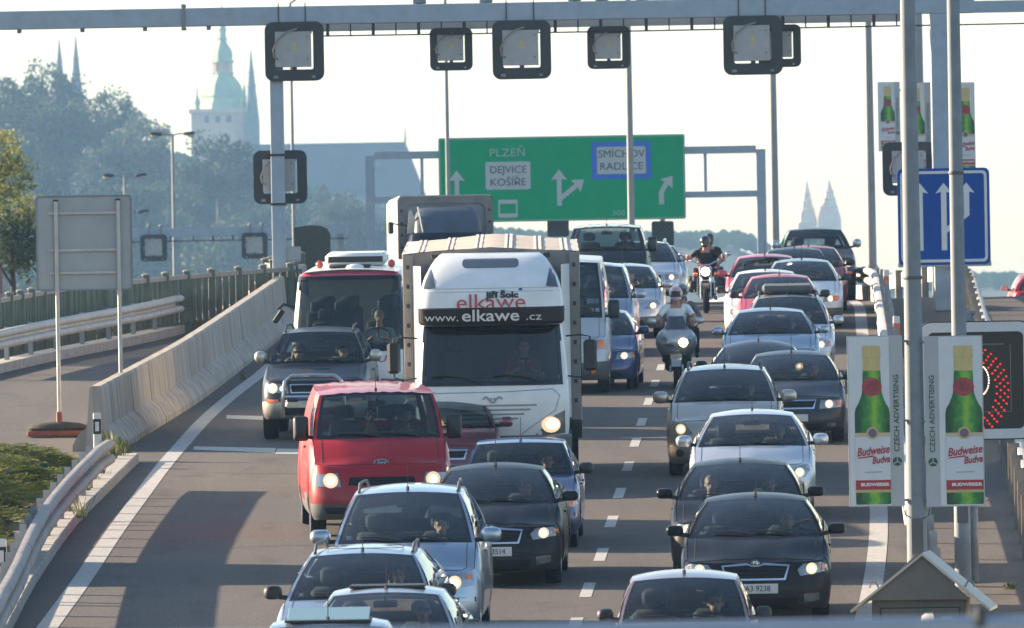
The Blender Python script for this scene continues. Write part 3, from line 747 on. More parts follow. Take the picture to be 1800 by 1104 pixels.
# ---------------- back of a square sign on two posts, weighted base
c = P(105, 768); c.z = gz(c.y); s_ = F / c.y
sb = thing('square_sign', 'grey back of a square road sign on two thin posts on the ramp', 'road sign', c)
a0 = at(148, 427, c.y) - c
mb = MB(); mb.prism(rrect(1.60, 1.58, .07, 4, a0.x, a0.z), .05); mb.build('panel', M_SIGNBACK, sb, 30)
mb = MB(); frame_prism(mb, rrect(1.615, 1.595, .07, 4, a0.x, a0.z), rrect(1.565, 1.545, .06, 4, a0.x, a0.z), .018, Matrix.Translation((0, -.018, 0))); mb.build('rim', M_GALV, sb, 30)
M_ZP = mat('zinc_post', (.42, .41, .39), .5, .4, noise=.1, nscale=4)
for px, bot in ((102, -.02), (211, -.3)):
    x = (at(px, 560, c.y) - c).x; mb = MB(); mb.tube([(x, -.07, bot), (x, -.07, a0.z + .70)], .035, 10); po = mb.build('post', M_ZP, sb)
    mb = MB(); mb.box((x, -.07, a0.z + .715), (.08, .08, .028)); mb.build('post_cap', M_BLACK, po, 0)
for dz in (.50, -.12, -.50):
    mb = MB(); mb.box((a0.x + .02, -.035, a0.z + dz), (1.22, .03, .04)); mb.build('cross_rail', M_ZP, sb, 0)
x = (at(104, 700, c.y) - c).x
wt = thing('sign_weight', 'black rubber weight on a brick-red foot plate holding the sign post on the ramp', 'sign base', c + Vector((x, 0, 0)))
mb = MB(); mb.box((0, 0, .06), (1.08, .5, .09), None, .02); mb.build('foot_plate', mat('brick_red_rubber', (.26, .075, .045), .8, noise=.2, nscale=8), wt, 0)
mb = MB(); mb.sphere((-.02, 0, .15), (.52, .26, .11), 16, 8); mb.build('sandbag', mat('black_sack', (.05, .042, .035), .9, noise=.3, nscale=12, bump=.5, bscale=14), wt)
mb = MB(); mb.tube([(0, -.07, .1), (0, -.07, .42)], .05, 8); mb.build('socket', mat('rusty_red_post', (.22, .07, .05), .7), wt)

# ---------------- delineator posts
def delineator(label, px, py, h, m_top, mband, D=None):
    q = P(px, py) if D is None else at(px, py, D); q.z = gz(q.y)
    t = thing('delineator_post', label, 'delineator', q, 'delineator posts')
    mb = MB(); mb.box((0, 0, h / 2), (.13, .09, h), None, .015); mb.build('post_body', m_top, t, 0)
    mb = MB(); mb.box((0, -.0485, h * .72), (.126, .006, .24)); bnd = mb.build('band', mband, t, 0)
    if mband is M_INK:
        mb = MB(); mb.box((0, -.053, h * .72), (.06, .004, .15)); mb.build('reflector', M_SWHITE, bnd, 0)
M_DELW = mat('delineator_white', (.62, .63, .62), .5, noise=.06, nscale=8)
M_ORR = mat('red_orange_reflector', (.55, .09, .03), .3, coat=.5)
delineator('white delineator with a black band at the near end of the concrete barrier', 172, 812, .78, M_DELW, M_INK)
delineator('white delineator with a black band at the left frame edge behind the guard rail', 4, 1058, .78, M_DELW, M_INK)
delineator('white and orange delineator on the cream guard rail, nearer of the two', 1577, 640, .92, M_DELW, M_ORR)
delineator('white and orange delineator on the cream guard rail at the crest', 1559, 548, .92, M_DELW, M_ORR)
# ================================================================== VEHICLES
def lerp(a, b, t): return a + (b - a) * t
def sstep(t): t = min(max(t, 0), 1); return t * t * (3 - 2 * t)
def circle_poly(cx, cz, r, n=18, rz=None): return [(cx + r * math.cos(2 * math.pi * k / n), cz + (rz or r) * math.sin(2 * math.pi * k / n)) for k in range(n)]
def densify(poly, step=.035):
    out = []
    for (a, b), (c, d) in zip(poly, poly[1:] + poly[:1]):
        n = max(1, int(math.hypot(c - a, d - b) / step))
        out += [(a + (c - a) * i / n, b + (d - b) * i / n) for i in range(n)]
    return out
_tyre = None
def wheel_meshes():
    global _tyre
    if _tyre: return _tyre
    T = Matrix.Rotation(R(90), 4, 'Y')
    mb = MB(); mb.lathe([(.64, -.085 / .31), (.80, -.10 / .31), (.95, -.098 / .31), (1, -.07 / .31), (1, .07 / .31), (.95, .098 / .31), (.80, .10 / .31), (.64, .085 / .31)], 32, T)
    ty = mb.mesh('tyre', M_RUB, 35)
    mb = MB(); mb.lathe([(.64, .09 / .31), (.62, .095 / .31), (.58, .07 / .31), (.56, -.08 / .31)], 28, T)
    for k in range(7):
        a = 2 * math.pi * k / 7; c, s_ = math.cos(a), math.sin(a)
        mb.bar((.075 / .31, c * .10, s_ * .10), (.075 / .31, c * .6, s_ * .6), .15, .06, up=(1, 0, 0))
    mb.lathe([(.0, .085 / .31), (.14, .085 / .31), (.16, .06 / .31)], 12, T)
    rim = mb.mesh('rim', M_ALLOY, 30)
    mb = MB(); mb.lathe([(.0, .02), (.56, .02)], 20, T); disc = mb.mesh('brake_disc', M_UNDER, 0)
    _tyre = (ty, rim, disc); return _tyre
DEF = dict(W=1.75, L=4.3, H=1.46, zn=.70, zfc=.74, yn=.14, yc=1.22, zc=.95, yt=2.02, yr=3.55, zr=.06, ye=4.02, ze=1.0, zd=.98, Dep=.50, n=2.6, r=.315, yf=.86, yw=3.42,
           wr=.56, bow=.16, bow2=.07, crown=.06, hcrown=.035, crease=0., zb=.19, sb=None, solid_from=99, DepR=.35, hood=True, twin=0, tum=.035, side=.075, yA=.14, rb=.10)
class Car: pass
def build_car(name, label, cat, prm, pmat, M, lit=1, low_mat=None, detail=1, mirror_mat=None, group=None, seats=True, interior=None):
    p = dict(DEF); p.update(prm)
    W_, L_, H_ = p['W'], p['L'], p['H']; A = W_ / 2
    root = thing(name, label, cat, M, group)
    # ---- plan outline (right half), arches give extra stations
    NF, NR = 12, 8
    O = []
    for i in range(NF + 1):
        ph = R(90) * i / NF; x = A * math.sin(ph) ** (2 / p['n']) if i else 0; y = p['Dep'] * (1 - (math.cos(ph) ** (2 / p['n']) if i < NF else 0))
        O.append([x, y, 1 - y / p['Dep'], 0])
    ra = p['r'] + .055
    ys = [lerp(p['Dep'], L_ - p['DepR'], (k + 1) / 15) for k in range(14)]
    for yw_ in (p['yf'], p['yw']):
        ys = [y for y in ys if abs(y - yw_) > ra + .04]
        ys += [yw_ - ra - .004, yw_ + ra + .004] + [yw_ + ra * math.cos(R(180) * k / 10) for k in range(11)]
    for y in sorted(ys):
        if p['Dep'] < y < L_ - p['DepR']: O.append([A, y, 0, 0])
    for i in range(NR + 1):
        ph = R(90) * (1 - i / NR); x = A * math.sin(ph) ** (2 / 3.2) if i < NR else 0; y = L_ - p['DepR'] * (1 - (math.cos(ph) ** (2 / 3.2) if i else 0))
        O.append([x, y, 0, (y - (L_ - p['DepR'])) / p['DepR']])
    for o in O:
        t = (o[1] - L_ / 2) / (L_ / 2); o[0] *= 1 - .018 * t * t
    def zbot(o):
        x, y = o[0], o[1]
        z = p['zb'] + .06 * o[3] + .01 * o[2]
        for yw_ in (p['yf'], p['yw']):
            if abs(y - yw_) <= ra + .001: z = max(z, p['r'] + math.sqrt(max(ra * ra - (y - yw_) ** 2, 0)))
        return z
    def ztop(y, x):
        if y <= p['Dep'] and x < A * .995: return lerp(p['zn'], p['zfc'], (x / A) ** 2)
        if y <= p['yc']: return lerp(p['zfc'], p['zc'], sstep((y - p['Dep'] * .8) / (p['yc'] - p['Dep'] * .8)) * .9 + .1 * (y - p['Dep'] * .8) / (p['yc'] - p['Dep'] * .8))
        if y <= p['ye']: return lerp(p['zc'], p['ze'], (y - p['yc']) / (p['ye'] - p['yc']))
        return lerp(p['ze'], p['zd'], min((y - p['ye']) / .2, 1))
    VV = [0, .06, .16, .30, .45, .60, .74, .86, .95, 1.0]
    FI = [.12, .05, .015, 0, .005, .03, .055, .08, .8, 1.0]
    SI = [.06, .03, .012, 0, .0, .008, .020, .036, .055, .075]
    def ringpt(o, j):
        zt = ztop(o[1], o[0]); zb_ = min(zbot(o), zt - .12); v = VV[j]
        fi = FI[j] if j < 8 else lerp(.08, p['yn'], (j - 7) / 2)
        si = SI[j] * p['side'] / .075
        sidew = 1 - max(o[2], o[3]) * .9
        x = o[0] - si * (o[0] / A); y = o[1] + fi * o[2] - SI[j] * 1.1 * o[3]
        return Vector((x, y, lerp(zb_, zt, v)))
    rows = []
    for j in range(len(VV)):
        half = [ringpt(o, j) for o in O]
        rows.append(half + [Vector((-q.x, q.y, q.z)) for q in half[-2:0:-1]])
    tub = MB(); nm = len(rows[0])
    tub.grid(rows, close=True)
    # two-tone lower cladding through face material
    if low_mat is not None:
        tub.mi = []
        for i in range(len(rows) - 1):
            for k in range(nm): tub.mi.append(1 if rows[i + 1][k].z < p.get('low_z', .5) and VV[i] < .4 else 0)
        body = tub.build('body', [pmat, low_mat], root, 42)
    else: body = tub.build('body', pmat, root, 42)
    top = [ringpt(o, len(VV) - 1) for o in O]
    def xtop(y):
        pts = [(q.y, q.x) for q, o in zip(top, O) if o[2] == 0 and o[3] == 0] or [(0, A)]
        return float(np.interp(y, [a for a, b in pts], [b for a, b in pts])) - .012
    wcw = xtop(p['yc'])
    # ---- hood
    NA, NB = 9, 9
    def resamp(pts, n):
        d = [0]
        for a, b in zip(pts[:-1], pts[1:]): d.append(d[-1] + (b - a).length)
        out = []
        for k in range(n + 1):
            t = d[-1] * k / n
            i = max(0, min(len(d) - 2, next((i for i in range(len(d) - 1) if d[i + 1] >= t - 1e-9), len(d) - 2)))
            f = (t - d[i]) / max(d[i + 1] - d[i], 1e-9); out.append(pts[i].lerp(pts[i + 1], f))
        return out
    def cowl(a): return Vector((wcw * a, p['yc'] - p['bow'] * (1 - a * a), p['zc'] + .012 + .02 * (1 - a * a)))
    ic = int(NF * .62)
    fr = resamp(top[:ic + 1], NA)
    sideE = [q for q in top[ic:] if q.y < p['yc']] + [Vector((wcw + .012, p['yc'], p['zc']))]
    sd_ = resamp(sideE, NB)
    c0, n0 = cowl(0), fr[0]
    hv = []
    for b in range(NB + 1):
        t = b / NB; row = []
        mid = n0.lerp(c0, t); mid.z = n0.z + (c0.z - n0.z) * (t ** .85) + p['hcrown'] * math.sin(math.pi * min(t * 1.0, 1)) * .9
        for a in range(NA + 1):
            s_ = a / NA
            F_ = fr[a]; C_ = cowl(s_); E_ = sd_[b]
            co = n0 * (1 - t) * (1 - s_) + fr[-1] * (1 - t) * s_ + c0 * t * (1 - s_) + sd_[-1] * t * s_
            q = F_ * (1 - t) + C_ * t + mid * (1 - s_) + E_ * s_ - co
            q.z += p['crease'] * math.exp(-((s_ - .58 + .12 * (1 - t)) / .07) ** 2) * math.sin(math.pi * min(1, .15 + t * .8))
            row.append(q)
        hv.append([Vector((-q.x, q.y, q.z)) for q in row[:0:-1]] + row)
    mb = MB(); mb.grid(hv); hood = mb.build('hood', pmat, root, 50)
    gp = MB()
    for k in (1, len(hv[0]) - 2): gp.tube([r_[k] + Vector((0, 0, .0)) for r_ in hv[1:]], .0045, 4)
    gp.tube([q + Vector((0, 0, .001)) for q in hv[1][1:-1]], .004, 4); gp.build('bonnet_gap', M_UNDER, hood)
    bvh = BVHTree.FromPolygons([v for v in tub.v] + [tuple(v) for v in mb.v], list(tub.f) + [tuple(i + len(tub.v) for i in f) for f in mb.f])
    # ---- greenhouse
    ztE = H_ - p['crown'] - .012
    wr = p['wr']
    def zroof(y): t = (y - p['yt']) / (p['yr'] - p['yt']); return ztE - p['zr'] * max(0, t - .35) ** 2 / .42 - .018 * (1 - min(1, t / .25)) ** 2
    def header(a): return Vector((wr * a, p['yt'] - p['bow2'] * (1 - a * a), zroof(p['yt']) + p['crown'] * .6 * (1 - a * a)))
    def cant(y): t = (y - p['yt']) / (p['yr'] - p['yt']); return Vector((wr * (1 + .03 * math.sin(math.pi * min(t, 1)) - .07 * t * t), y, zroof(y)))
    wre = cant(p['yr']).x
    def rhead(a): return Vector((wre * a, p['yr'] + p['bow2'] * .8 * (1 - a * a), zroof(p['yr']) + p['crown'] * .6 * (1 - a * a)))
    def belt(y): return Vector((xtop(y), y, ztop(y, A) - .004))
    wce = belt(p['ye']).x
    def rbase(a): return Vector((wce * a, p['ye'] + p['rb'] * (1 - a * a), p['ze'] - .004))
    def strip(B, T_, v0, v1, nv, bul, z=0):
        rows = []
        for i in range(nv + 1):
            v = lerp(v0, v1, i / nv); k = 4 * v * (1 - v)
            rows.append([b.lerp(t, v) + bl * k for b, t, bl in zip(B, T_, bul)])
        return rows
    NW = 10
    def ws(a0, a1, v0, v1, nv=6, n=NW, off=0.):
        aa = [lerp(a0, a1, k / n) for k in range(n + 1)]
        return strip([cowl(a) for a in aa], [header(a) for a in aa], v0, v1, nv, [Vector((0, -.03, .03)) * (1 - .5 * a * a) + Vector((.012 * a, 0, 0)) for a in aa])
    def rw(a0, a1, v0, v1, nv=5, n=NW):
        aa = [lerp(a0, a1, k / n) for k in range(n + 1)]
        return strip([rbase(a) for a in aa], [rhead(a) for a in aa], v0, v1, nv, [Vector((0, .03, .03)) for a in aa])
    e = .955
    mb = MB(); mb.grid(ws(-e + .05, e - .05, .07, .93)); mb.build('windscreen', p.get('ws') or M_GLASS, root, 60)
    mb = MB()
    for a0, a1, v0, v1 in ((-e, e, 0, .07), (-e, e, .93, 1.0), (-e, -e + .05, .07, .93), (e - .05, e, .07, .93)): mb.grid(ws(a0, a1, v0, v1, 3))
    mb.build('windscreen_border', M_FRIT, root, 60)
    mb = MB(); mb.grid(rw(-.90, .90, .10, .92)); mb.build('rear_window', M_GLASSD, root, 60)
    frm = MB()
    for a0, a1, v0, v1 in ((-1, 1, 0, .10), (-1, 1, .92, 1.0), (-1, -.90, .10, .92), (.90, 1, .10, .92)): frm.grid(rw(a0, a1, v0, v1, 3))
    # sides
    yB = p['yc'] + (p['ye'] - p['yc']) * .44
    sb = p['sb'] or [p['yc'] + p['yA'], yB - .05, yB + .05, p['ye'] - .42, p['ye']]
    tf = lambda y: lerp(p['yt'], p['yr'], (y - p['yc']) / (p['ye'] - p['yc']))
    st = [p['yt'] + .10, tf(yB) - .03, tf(yB) + .06, p['yr'] - .22, p['yr']]
    if p.get('st'): st = p['st']
    bul = Vector((p['tum'], 0, 0))
    aa = [lerp(e, 1, k / 2) for k in range(3)]
    pillars = MB()
    for sgn in (1, -1):
        fl_ = lambda rows: [[Vector((q.x * sgn, q.y, q.z)) for q in r_] for r_ in rows]
        pillars.grid(fl_(strip([cowl(a) for a in aa], [header(a) for a in aa], 0, 1, 6, [Vector((0, -.03, .03)) * .5 + bul * .3] * 3)))
        yb = [p['yc']] + list(sb); yt_ = [p['yt']] + list(st)
        for i in range(len(yb) - 1):
            n = 4
            B = [belt(lerp(yb[i], yb[i + 1], k / n)) for k in range(n + 1)]; T_ = [cant(lerp(yt_[i], yt_[i + 1], k / n)) for k in range(n + 1)]
            bl = [bul] * (n + 1)
            if i in (1, 3) and yb[i] < p['solid_from']:
                mb = MB(); mb.grid(fl_(strip(B, T_, .05, .93, 5, bl))); mb.build('side_window', M_GLASSD, root, 60)
                fm = MB(); fm.grid(fl_(strip(B, T_, .93, 1, 1, bl))); fm.grid(fl_(strip(B, T_, 0, .05, 1, bl)))
                pillars.v, b0 = pillars.v, 0
                pillars.add(fm.v, fm.f)
            else: pillars.grid(fl_(strip(B, T_, 0, 1, 5, bl)))
    pillars.add(frm.v, frm.f)
    pillars.build('pillars', pmat, root, 50)
    # roof
    rows = []
    for k in range(13):
        t = k / 12; row = []
        for a_ in range(-8, 9):
            a = a_ / 8; h_, r_ = header(a), rhead(a); y = lerp(h_.y, r_.y, t); yc_ = lerp(p['yt'], p['yr'], t); c_ = cant(yc_)
            row.append(Vector((c_.x * a, y, c_.z + p['crown'] * (1 - a * a) * (.6 + .4 * math.sin(math.pi * t) ** .6) + (.012 if abs(a) < .86 and p.get('rib') and a_ % 2 else 0))))
        rows.append(row)
    mb = MB(); mb.grid(rows); mb.build('roof', p.get('roof_mat') or pmat, root, 50)
    mb = MB(); mb.grid([[q + Vector((0, 0, -.025)) for q in r_] for r_ in rows]); mb.build('headliner', M_HEAD, root, 50)
    # decklid / shelf behind the rear window
    rr = [q for q in top if q.y >= p['ye'] + .0]
    if len(rr) > 3:
        rr2 = resamp(rr, 9); rows = []
        for b in range(5):
            t = b / 4; row = []
            for a in range(10):
                s_ = 1 - a / 9; g = rbase(s_); q = rr2[a]
                r0 = g.lerp(q, t); r0.z += .02 * math.sin(math.pi * t); row.append(r0)
            rows.append([Vector((-q.x, q.y, q.z)) for q in row[:-1]] + row[::-1])
        mb = MB(); mb.grid(rows); mb.build('tailgate', pmat, root, 50)
    # underbody, firewall, interior
    mb = MB(); mb.box((0, L_ / 2, p['zb'] + .07), (W_ * .8, L_ - .5, .06)); mb.box((0, p['yc'] * .55, .5), (W_ * .60, p['yc'] * .7, .3)); mb.build('underbody', M_UNDER, root, 0)
    mb = MB(); zz = p['zc'] - .04
    mb.box((0, p['yc'] + .22, zz - .16), (wcw * 1.86, .5, .30), None, .05)
    mb.sphere((wcw * .45, p['yc'] + .33, zz), (.22, .16, .07), 12, 6)
    mb.build('dashboard', M_DASH, root, 50)
    mb = MB(); yi, yo = p['yc'] + .1, p['ye'] - .05
    for s_ in (-1, 1): mb.box((s_ * (A - .12), (yi + yo) / 2, (p['zb'] + p['zc']) / 2 + .06), (.05, yo - yi, p['zc'] - p['zb'] - .05))
    mb.box((0, yo, (p['zb'] + p['ze']) / 2), (W_ * .8, .06, p['ze'] - p['zb'] - .06)); mb.box((0, (yi + yo) / 2, p['zb'] + .13), (W_ * .8, yo - yi, .04)); mb.box((0, yi, .6), (W_ * .8, .05, .6)); mb.build('cabin_lining', M_DASH, root, 0)
    im = interior or M_SEAT
    hs = p.get('seat_z', p['zc'] - .52)       # H-point height of the seat cushion
    ysx = p['yc'] + p.get('seat_dy', .98)
    if seats:
        for s_ in (-1, 1):
            mb = MB(); mb.box((s_ * wcw * .47, ysx - .12, hs - .1), (.50, .52, .18), None, .06)
            mb.box((s_ * wcw * .47, ysx + .24, hs + .28), (.48, .15, .66), Matrix.Rotation(R(-14), 3, 'X'), .06)
            st_ = mb.build('seat', im, root, 50)
            mb = MB(); mb.box((s_ * wcw * .47, ysx + .34, hs + .72), (.27, .10, .19), Matrix.Rotation(R(-10), 3, 'X'), .045); mb.build('headrest', im, st_, 50)
        if p['solid_from'] > 50:
            mb = MB(); yb_ = min(ysx + 1.05, p['ye'] - .35); mb.box((0, yb_, hs + .25), (wcw * 1.7, .16, .62), Matrix.Rotation(R(-14), 3, 'X'), .06); mb.build('rear_seat', im, root, 50)
            for s_ in (-1, 1): mb = MB(); mb.box((s_ * wcw * .5, yb_ + .10, hs + .64), (.26, .09, .17), None, .04); mb.build('headrest', im, root, 50)
        mb = MB(); cx = wcw * .47; T = Matrix.Translation((cx, p['yc'] + .52, hs + .42)) @ Matrix.Rotation(R(62), 4, 'X')
        pts = [T @ Vector((.19 * math.cos(2 * math.pi * k / 20), .19 * math.sin(2 * math.pi * k / 20), 0)) for k in range(21)]
        mb.tube(pts, .016, 6, False)
        for a in (90, 210, 330): mb.tube([T @ Vector((0, 0, -.03)), T @ Vector((.19 * math.cos(R(a)), .19 * math.sin(R(a)), 0))], .018, 6)
        mb.sphere(T @ Vector((0, 0, -.02)), .055, 8, 6); mb.build('steering_wheel', M_BLACK, root)
    q = ws(0, .01, .84, .85, 1, 1)[0][0]
    mb = MB(); mb.box((q.x, q.y + .13, q.z - .07), (.25, .03, .075), Matrix.Rotation(R(10), 3, 'Z'), .014); mb.tube([(q.x, q.y + .13, q.z - .04), (q.x, q.y + .06, q.z)], .012, 6); mb.build('inside_mirror', M_BLACK, root, 30)
    mb = MB(); mb.grid([[q + Vector((0, .012, -.012)) for q in r_] for r_ in ws(-.86, -.78, .10, .17, 1, 1)]); mb.build('sticker', M_PLATE, root, 0)
    # ---- wheels
    ty, rim, disc = wheel_meshes(); r = p['r']
    for yw_ in (p['yf'], p['yw']):
        for s_ in (1, -1):
            wv = link('wheel', ty, None, root); k_ = r * p.get('tw', 1.0)
            wv.matrix_local = Matrix.Translation((s_ * (A - .115 - .02), yw_, r)) @ Matrix.Rotation(0 if s_ > 0 else math.pi, 4, 'Z') @ Matrix.Diagonal((k_, r, r, 1))
            link('rim', rim, None, wv); link('brake_disc', disc, None, wv)
    # ---- drape: outline (x,z) thrown onto the nose
    def hit(x, z, dz=-.0):
        h_ = bvh.ray_cast(Vector((x, -1.5, z)), Vector((0, 1, dz)).normalized())
        if h_[0] is None:
            h_ = bvh.find_nearest(Vector((x, p['Dep'] * .4, z)))
        return h_[0], h_[1]
    def drape(poly, off, m, nm_, parent=root, step=.035, skirt=.03):
        poly = densify(poly, step); n = len(poly)
        cx = sum(a for a, b in poly) / n; cz = sum(b for a, b in poly) / n
        mb = MB(); rings = []
        for f in (1, .72, .42, .15):
            ring = []
            for x, z in poly:
                X, Z = cx + (x - cx) * f, cz + (z - cz) * f
                h_, _ = hit(X, Z); ring.append(Vector((h_.x, h_.y - off, h_.z + off * .15)))
            rings.append(ring)
        rows = [[q + Vector((0, skirt, 0)) for q in rings[0]]] + rings
        mb.grid(rows, close=True); mb.f.append(tuple(4 * n + k for k in range(n))); mb.mi.append(0)
        return mb.build(nm_, m, parent, 35)
    def ringd(poly, wd, off, m, nm_, parent=root):
        poly = densify(poly, .03); n = len(poly); cx = sum(a for a, b in poly) / n; cz = sum(b for a, b in poly) / n
        mx_ = max(abs(a - cx) for a, b in poly); mz_ = max(abs(b - cz) for a, b in poly)
        rows = []
        for fx, o_ in ((0, -.02), (0, off), (wd, off), (wd, -.02)):
            row = []
            for x, z in poly:
                X = cx + (x - cx) * (1 - fx / mx_); Z = cz + (z - cz) * (1 - fx / mz_); h_, _ = hit(X, Z); row.append(Vector((h_.x, h_.y - o_, h_.z)))
            rows.append(row)
        mb = MB(); mb.grid(rows, close=True); return mb.build(nm_, m, parent, 30)
    C = Car(); C.root = root; C.drape = drape; C.ringd = ringd; C.hit = hit; C.p = p; C.wcw = wcw; C.ws = ws; C.belt = belt; C.cant = cant; C.zroof = zroof; C.header = header
    C.seat = lambda s_: Vector((s_ * wcw * .47, ysx, hs)); C.M = M; C.ysx = ysx; C.hs = hs; C.A = A
    mir = lambda poly: [(-x, z) for x, z in poly][::-1]
    # headlamps
    for s_ in (1, -1):
        pl = p['lamp'] if s_ > 0 else mir(p['lamp'])
        h1 = drape(pl, .008, M_LENS, 'headlight')
        if p.get('lamp2'):
            l2 = p['lamp2'] if s_ > 0 else mir(p['lamp2']); drape(l2, .012, M_AMBER, 'indicator', h1, skirt=.01)
        for bx, bz, br in p['bulbs']:
            drape(circle_poly(s_ * bx, bz, br * 1.2, 16), .011, M_BULBR if lit == 1 else M_CHROME, 'reflector', h1, skirt=.006)
            if lit: drape(circle_poly(s_ * bx, bz, br * .6, 16), .016, M_BULB if lit == 1 else M_BULB2, 'bulb', h1, skirt=.008)
    for poly, m, nm_ in p.get('patches', []):
        m = {'black': M_BLACK, 'dark': M_UNDER, 'grey': M_GREYP, 'chrome': M_CHROME, 'lens': M_LENS, 'amber': M_AMBER, 'paint': pmat, 'low': low_mat or pmat}[m]
        if poly[0] == 'mir':
            for s_ in (1, -1): drape(poly[1] if s_ > 0 else mir(poly[1]), .007, m, nm_)
        else: drape(poly, .007, m, nm_)
    if p.get('grille'):
        g = p['grille']; gr = drape(g, .005, M_UNDER, 'grille')
        if p.get('surround'): ringd(g, p['surround'], .02, M_CHROME, 'grille_surround', gr)
        xs_ = [x for x, z in g]; z0_, z1_ = min(z for x, z in g), max(z for x, z in g)
        mb = MB(); nb = max(2, int((z1_ - z0_) / .035))
        for k in range(1, nb):
            z = lerp(z0_, z1_, k / nb); w0 = (max(xs_) - min(xs_)) / 2 * .86; pts = [hit(lerp(-w0, w0, i / 8), z)[0] + Vector((0, -.010, 0)) for i in range(9)]
            mb.tube(pts, .006, 5)
        mb.build('grille_bars', M_BLACK, gr)
    pz = p.get('plate_z', .42); ph, _ = hit(0, pz)
    mb = MB(); mb.box((0, ph.y - .018, pz), (.52, .012, .115), None, .004); pt = mb.build('number_plate', M_PLATE, root, 0); C.plate = (pt, ph.y - .026, pz)
    # door mirrors
    mm = mirror_mat or pmat; mw, mh = p.get('mirror', (.20, .15))
    for s_ in (1, -1):
        b = belt(p['yc'] + .22); cx = b.x + .055 + mw / 2; z = b.z + p.get('mirror_dz', .09)
        rows = []
        for k in range(7):
            t = k / 6; f = math.sin(math.pi * (.08 + .84 * t)) ** .35
            yy = b.y - .08 + .16 * t; ff = [.55, .85, .96, 1, 1, .98, .9][k]
            rows.append([Vector((s_ * (cx + x * ff), yy, z + zz * ff)) for x, zz in rrect(mw, mh, min(mw, mh) * p.get('mrad', .42), 4)])
        mb = MB(); mb.grid(rows, close=True); n_ = len(rows[0]); mb.f += [tuple(range(n_)), tuple(range(7 * n_ - 1, 6 * n_ - 1, -1))]; mb.mi += [0, 0]
        mo = mb.build('door_mirror', mm, root, 50)
        mb = MB(); mb.bar((s_ * (b.x - .02), b.y + .02, b.z + .03), (s_ * (cx - mw * .3), b.y + .01, z - mh * .32), .07, .05); mb.build('mirror_foot', M_BLACK, mo, 0)
        mb = MB(); mb.prism(rrect(mw * .84, mh * .8, mh * .3, 3, s_ * cx, z), .004, Matrix.Translation((0, b.y + .082, 0))); mb.build('mirror_glass', M_CHROME, mo, 0)
        mb = MB()
        for yh in (yB - .25, p['ye'] - .75):
            if yh < p['solid_from'] + 2: mb.box((s_ * (A + .005 - .03), yh, p['zc'] - .14), (.05, .20, .03), None, .01)
        if mb.v: mb.build('door_handle', pmat if detail else M_BLACK, root, 0)
    # wipers
    for a0, a1 in ((.62, .02), (-.05, -.62)):
        k0 = ws(a0, a0 + .001, .02, .03, 1, 1)[0][0]; k1 = ws(a1, a1 + .001, .085, .09, 1, 1)[0][0]; k2 = ws((a0 + a1) / 2, (a0 + a1) / 2 + .001, .075, .08, 1, 1)[0][0]
        up = Vector((0, -.018, .018)); mb = MB(); mb.tube([k0 + up, k2 + up * 1.3, k1 + up], .011, 5); mb.build('wiper', M_BLACK, root)
    # extras
    if p.get('rails'):
        for s_ in (1, -1):
            pts = []
            for k in range(12):
                t = k / 11; y = lerp(p['yt'] + .22, p['yr'] - .15, t); c_ = cant(y); pts.append(Vector((s_ * (c_.x - .045), y, c_.z + .012 + (.075 * min(1, 6 * t, 6 * (1 - t))))))
            mb = MB(); mb.tube(pts, .018, 7); mb.build('roof_rail', p['rails'], root)
    if p.get('antenna'):
        y = p['antenna'] if p['antenna'] > 1 else p['yt'] + .12; z = cant(max(y, p['yt'])).z + p['crown']
        mb = MB(); mb.tube([(0, y, z - .01), (0, y + .01, z + .03)], .02, 6); mb.tube([(0, y + .01, z + .03), (.0, y + .16, z + .30)], .005, 5); mb.build('antenna', M_BLACK, root)
    if p.get('strip'):
        z = p['strip']; drape([(-A * .93, z - .028), (A * .93, z - .028), (A * .93, z + .028), (-A * .93, z + .028)], .014, M_BLACK, 'bumper_strip', step=.06)
    for s_ in (1, -1):
        mb = MB(); mb.box((s_ * (A * .78), L_ - .045 - p['DepR'] * .16, p['zc'] - .12), (.22, .06, .20), None, .03); mb.build('tail_light', M_REDL, root, 0)
    if p.get('emblem'):
        ex, ez, er = p['emblem']; h_, _ = hit(ex, ez)
        mb = MB(); mb.lathe([(.001, .012), (er * .7, .012), (er, .006), (er, -.01)], 20, Matrix.Translation((ex, h_.y - .006, ez)) @ Matrix.Rotation(R(90), 4, 'X')); em = mb.build('emblem', M_CHROME, root, 30); C.emblem = (em, h_.y - .02)
    return C

def slope_M(D): 
    g = (gz(D + 2.5) - gz(D - 2.5)) / 5.0; return math.atan(g)
def place(px, yroof, h, yoff=2.3, yaw=None, D=None):
    """stand a vehicle so that its roof (yoff behind its nose) shows at photo pixel px,yroof"""
    u, v = uv(px, yroof)
    if D is None:
        D = 150.0
        for _ in range(60):
            D2 = (HH - h + drop(D)) / (GR - v / F); D = .5 * D + .5 * D2
    X = u / F * D
    yw = head(D) if yaw is None else yaw
    return Matrix.Translation((X, D, gz(D))) @ Matrix.Rotation(-yw, 4, 'Z') @ Matrix.Rotation(slope_M(D), 4, 'X') @ Matrix.Translation((0, -yoff, 0))
def plate_text(C, s):
    pt, y, z = C.plate
    t = link('lettering', text_mesh(s, .095, M_INK, .002, sx=.92), None, pt); t.location = (0, y, z)
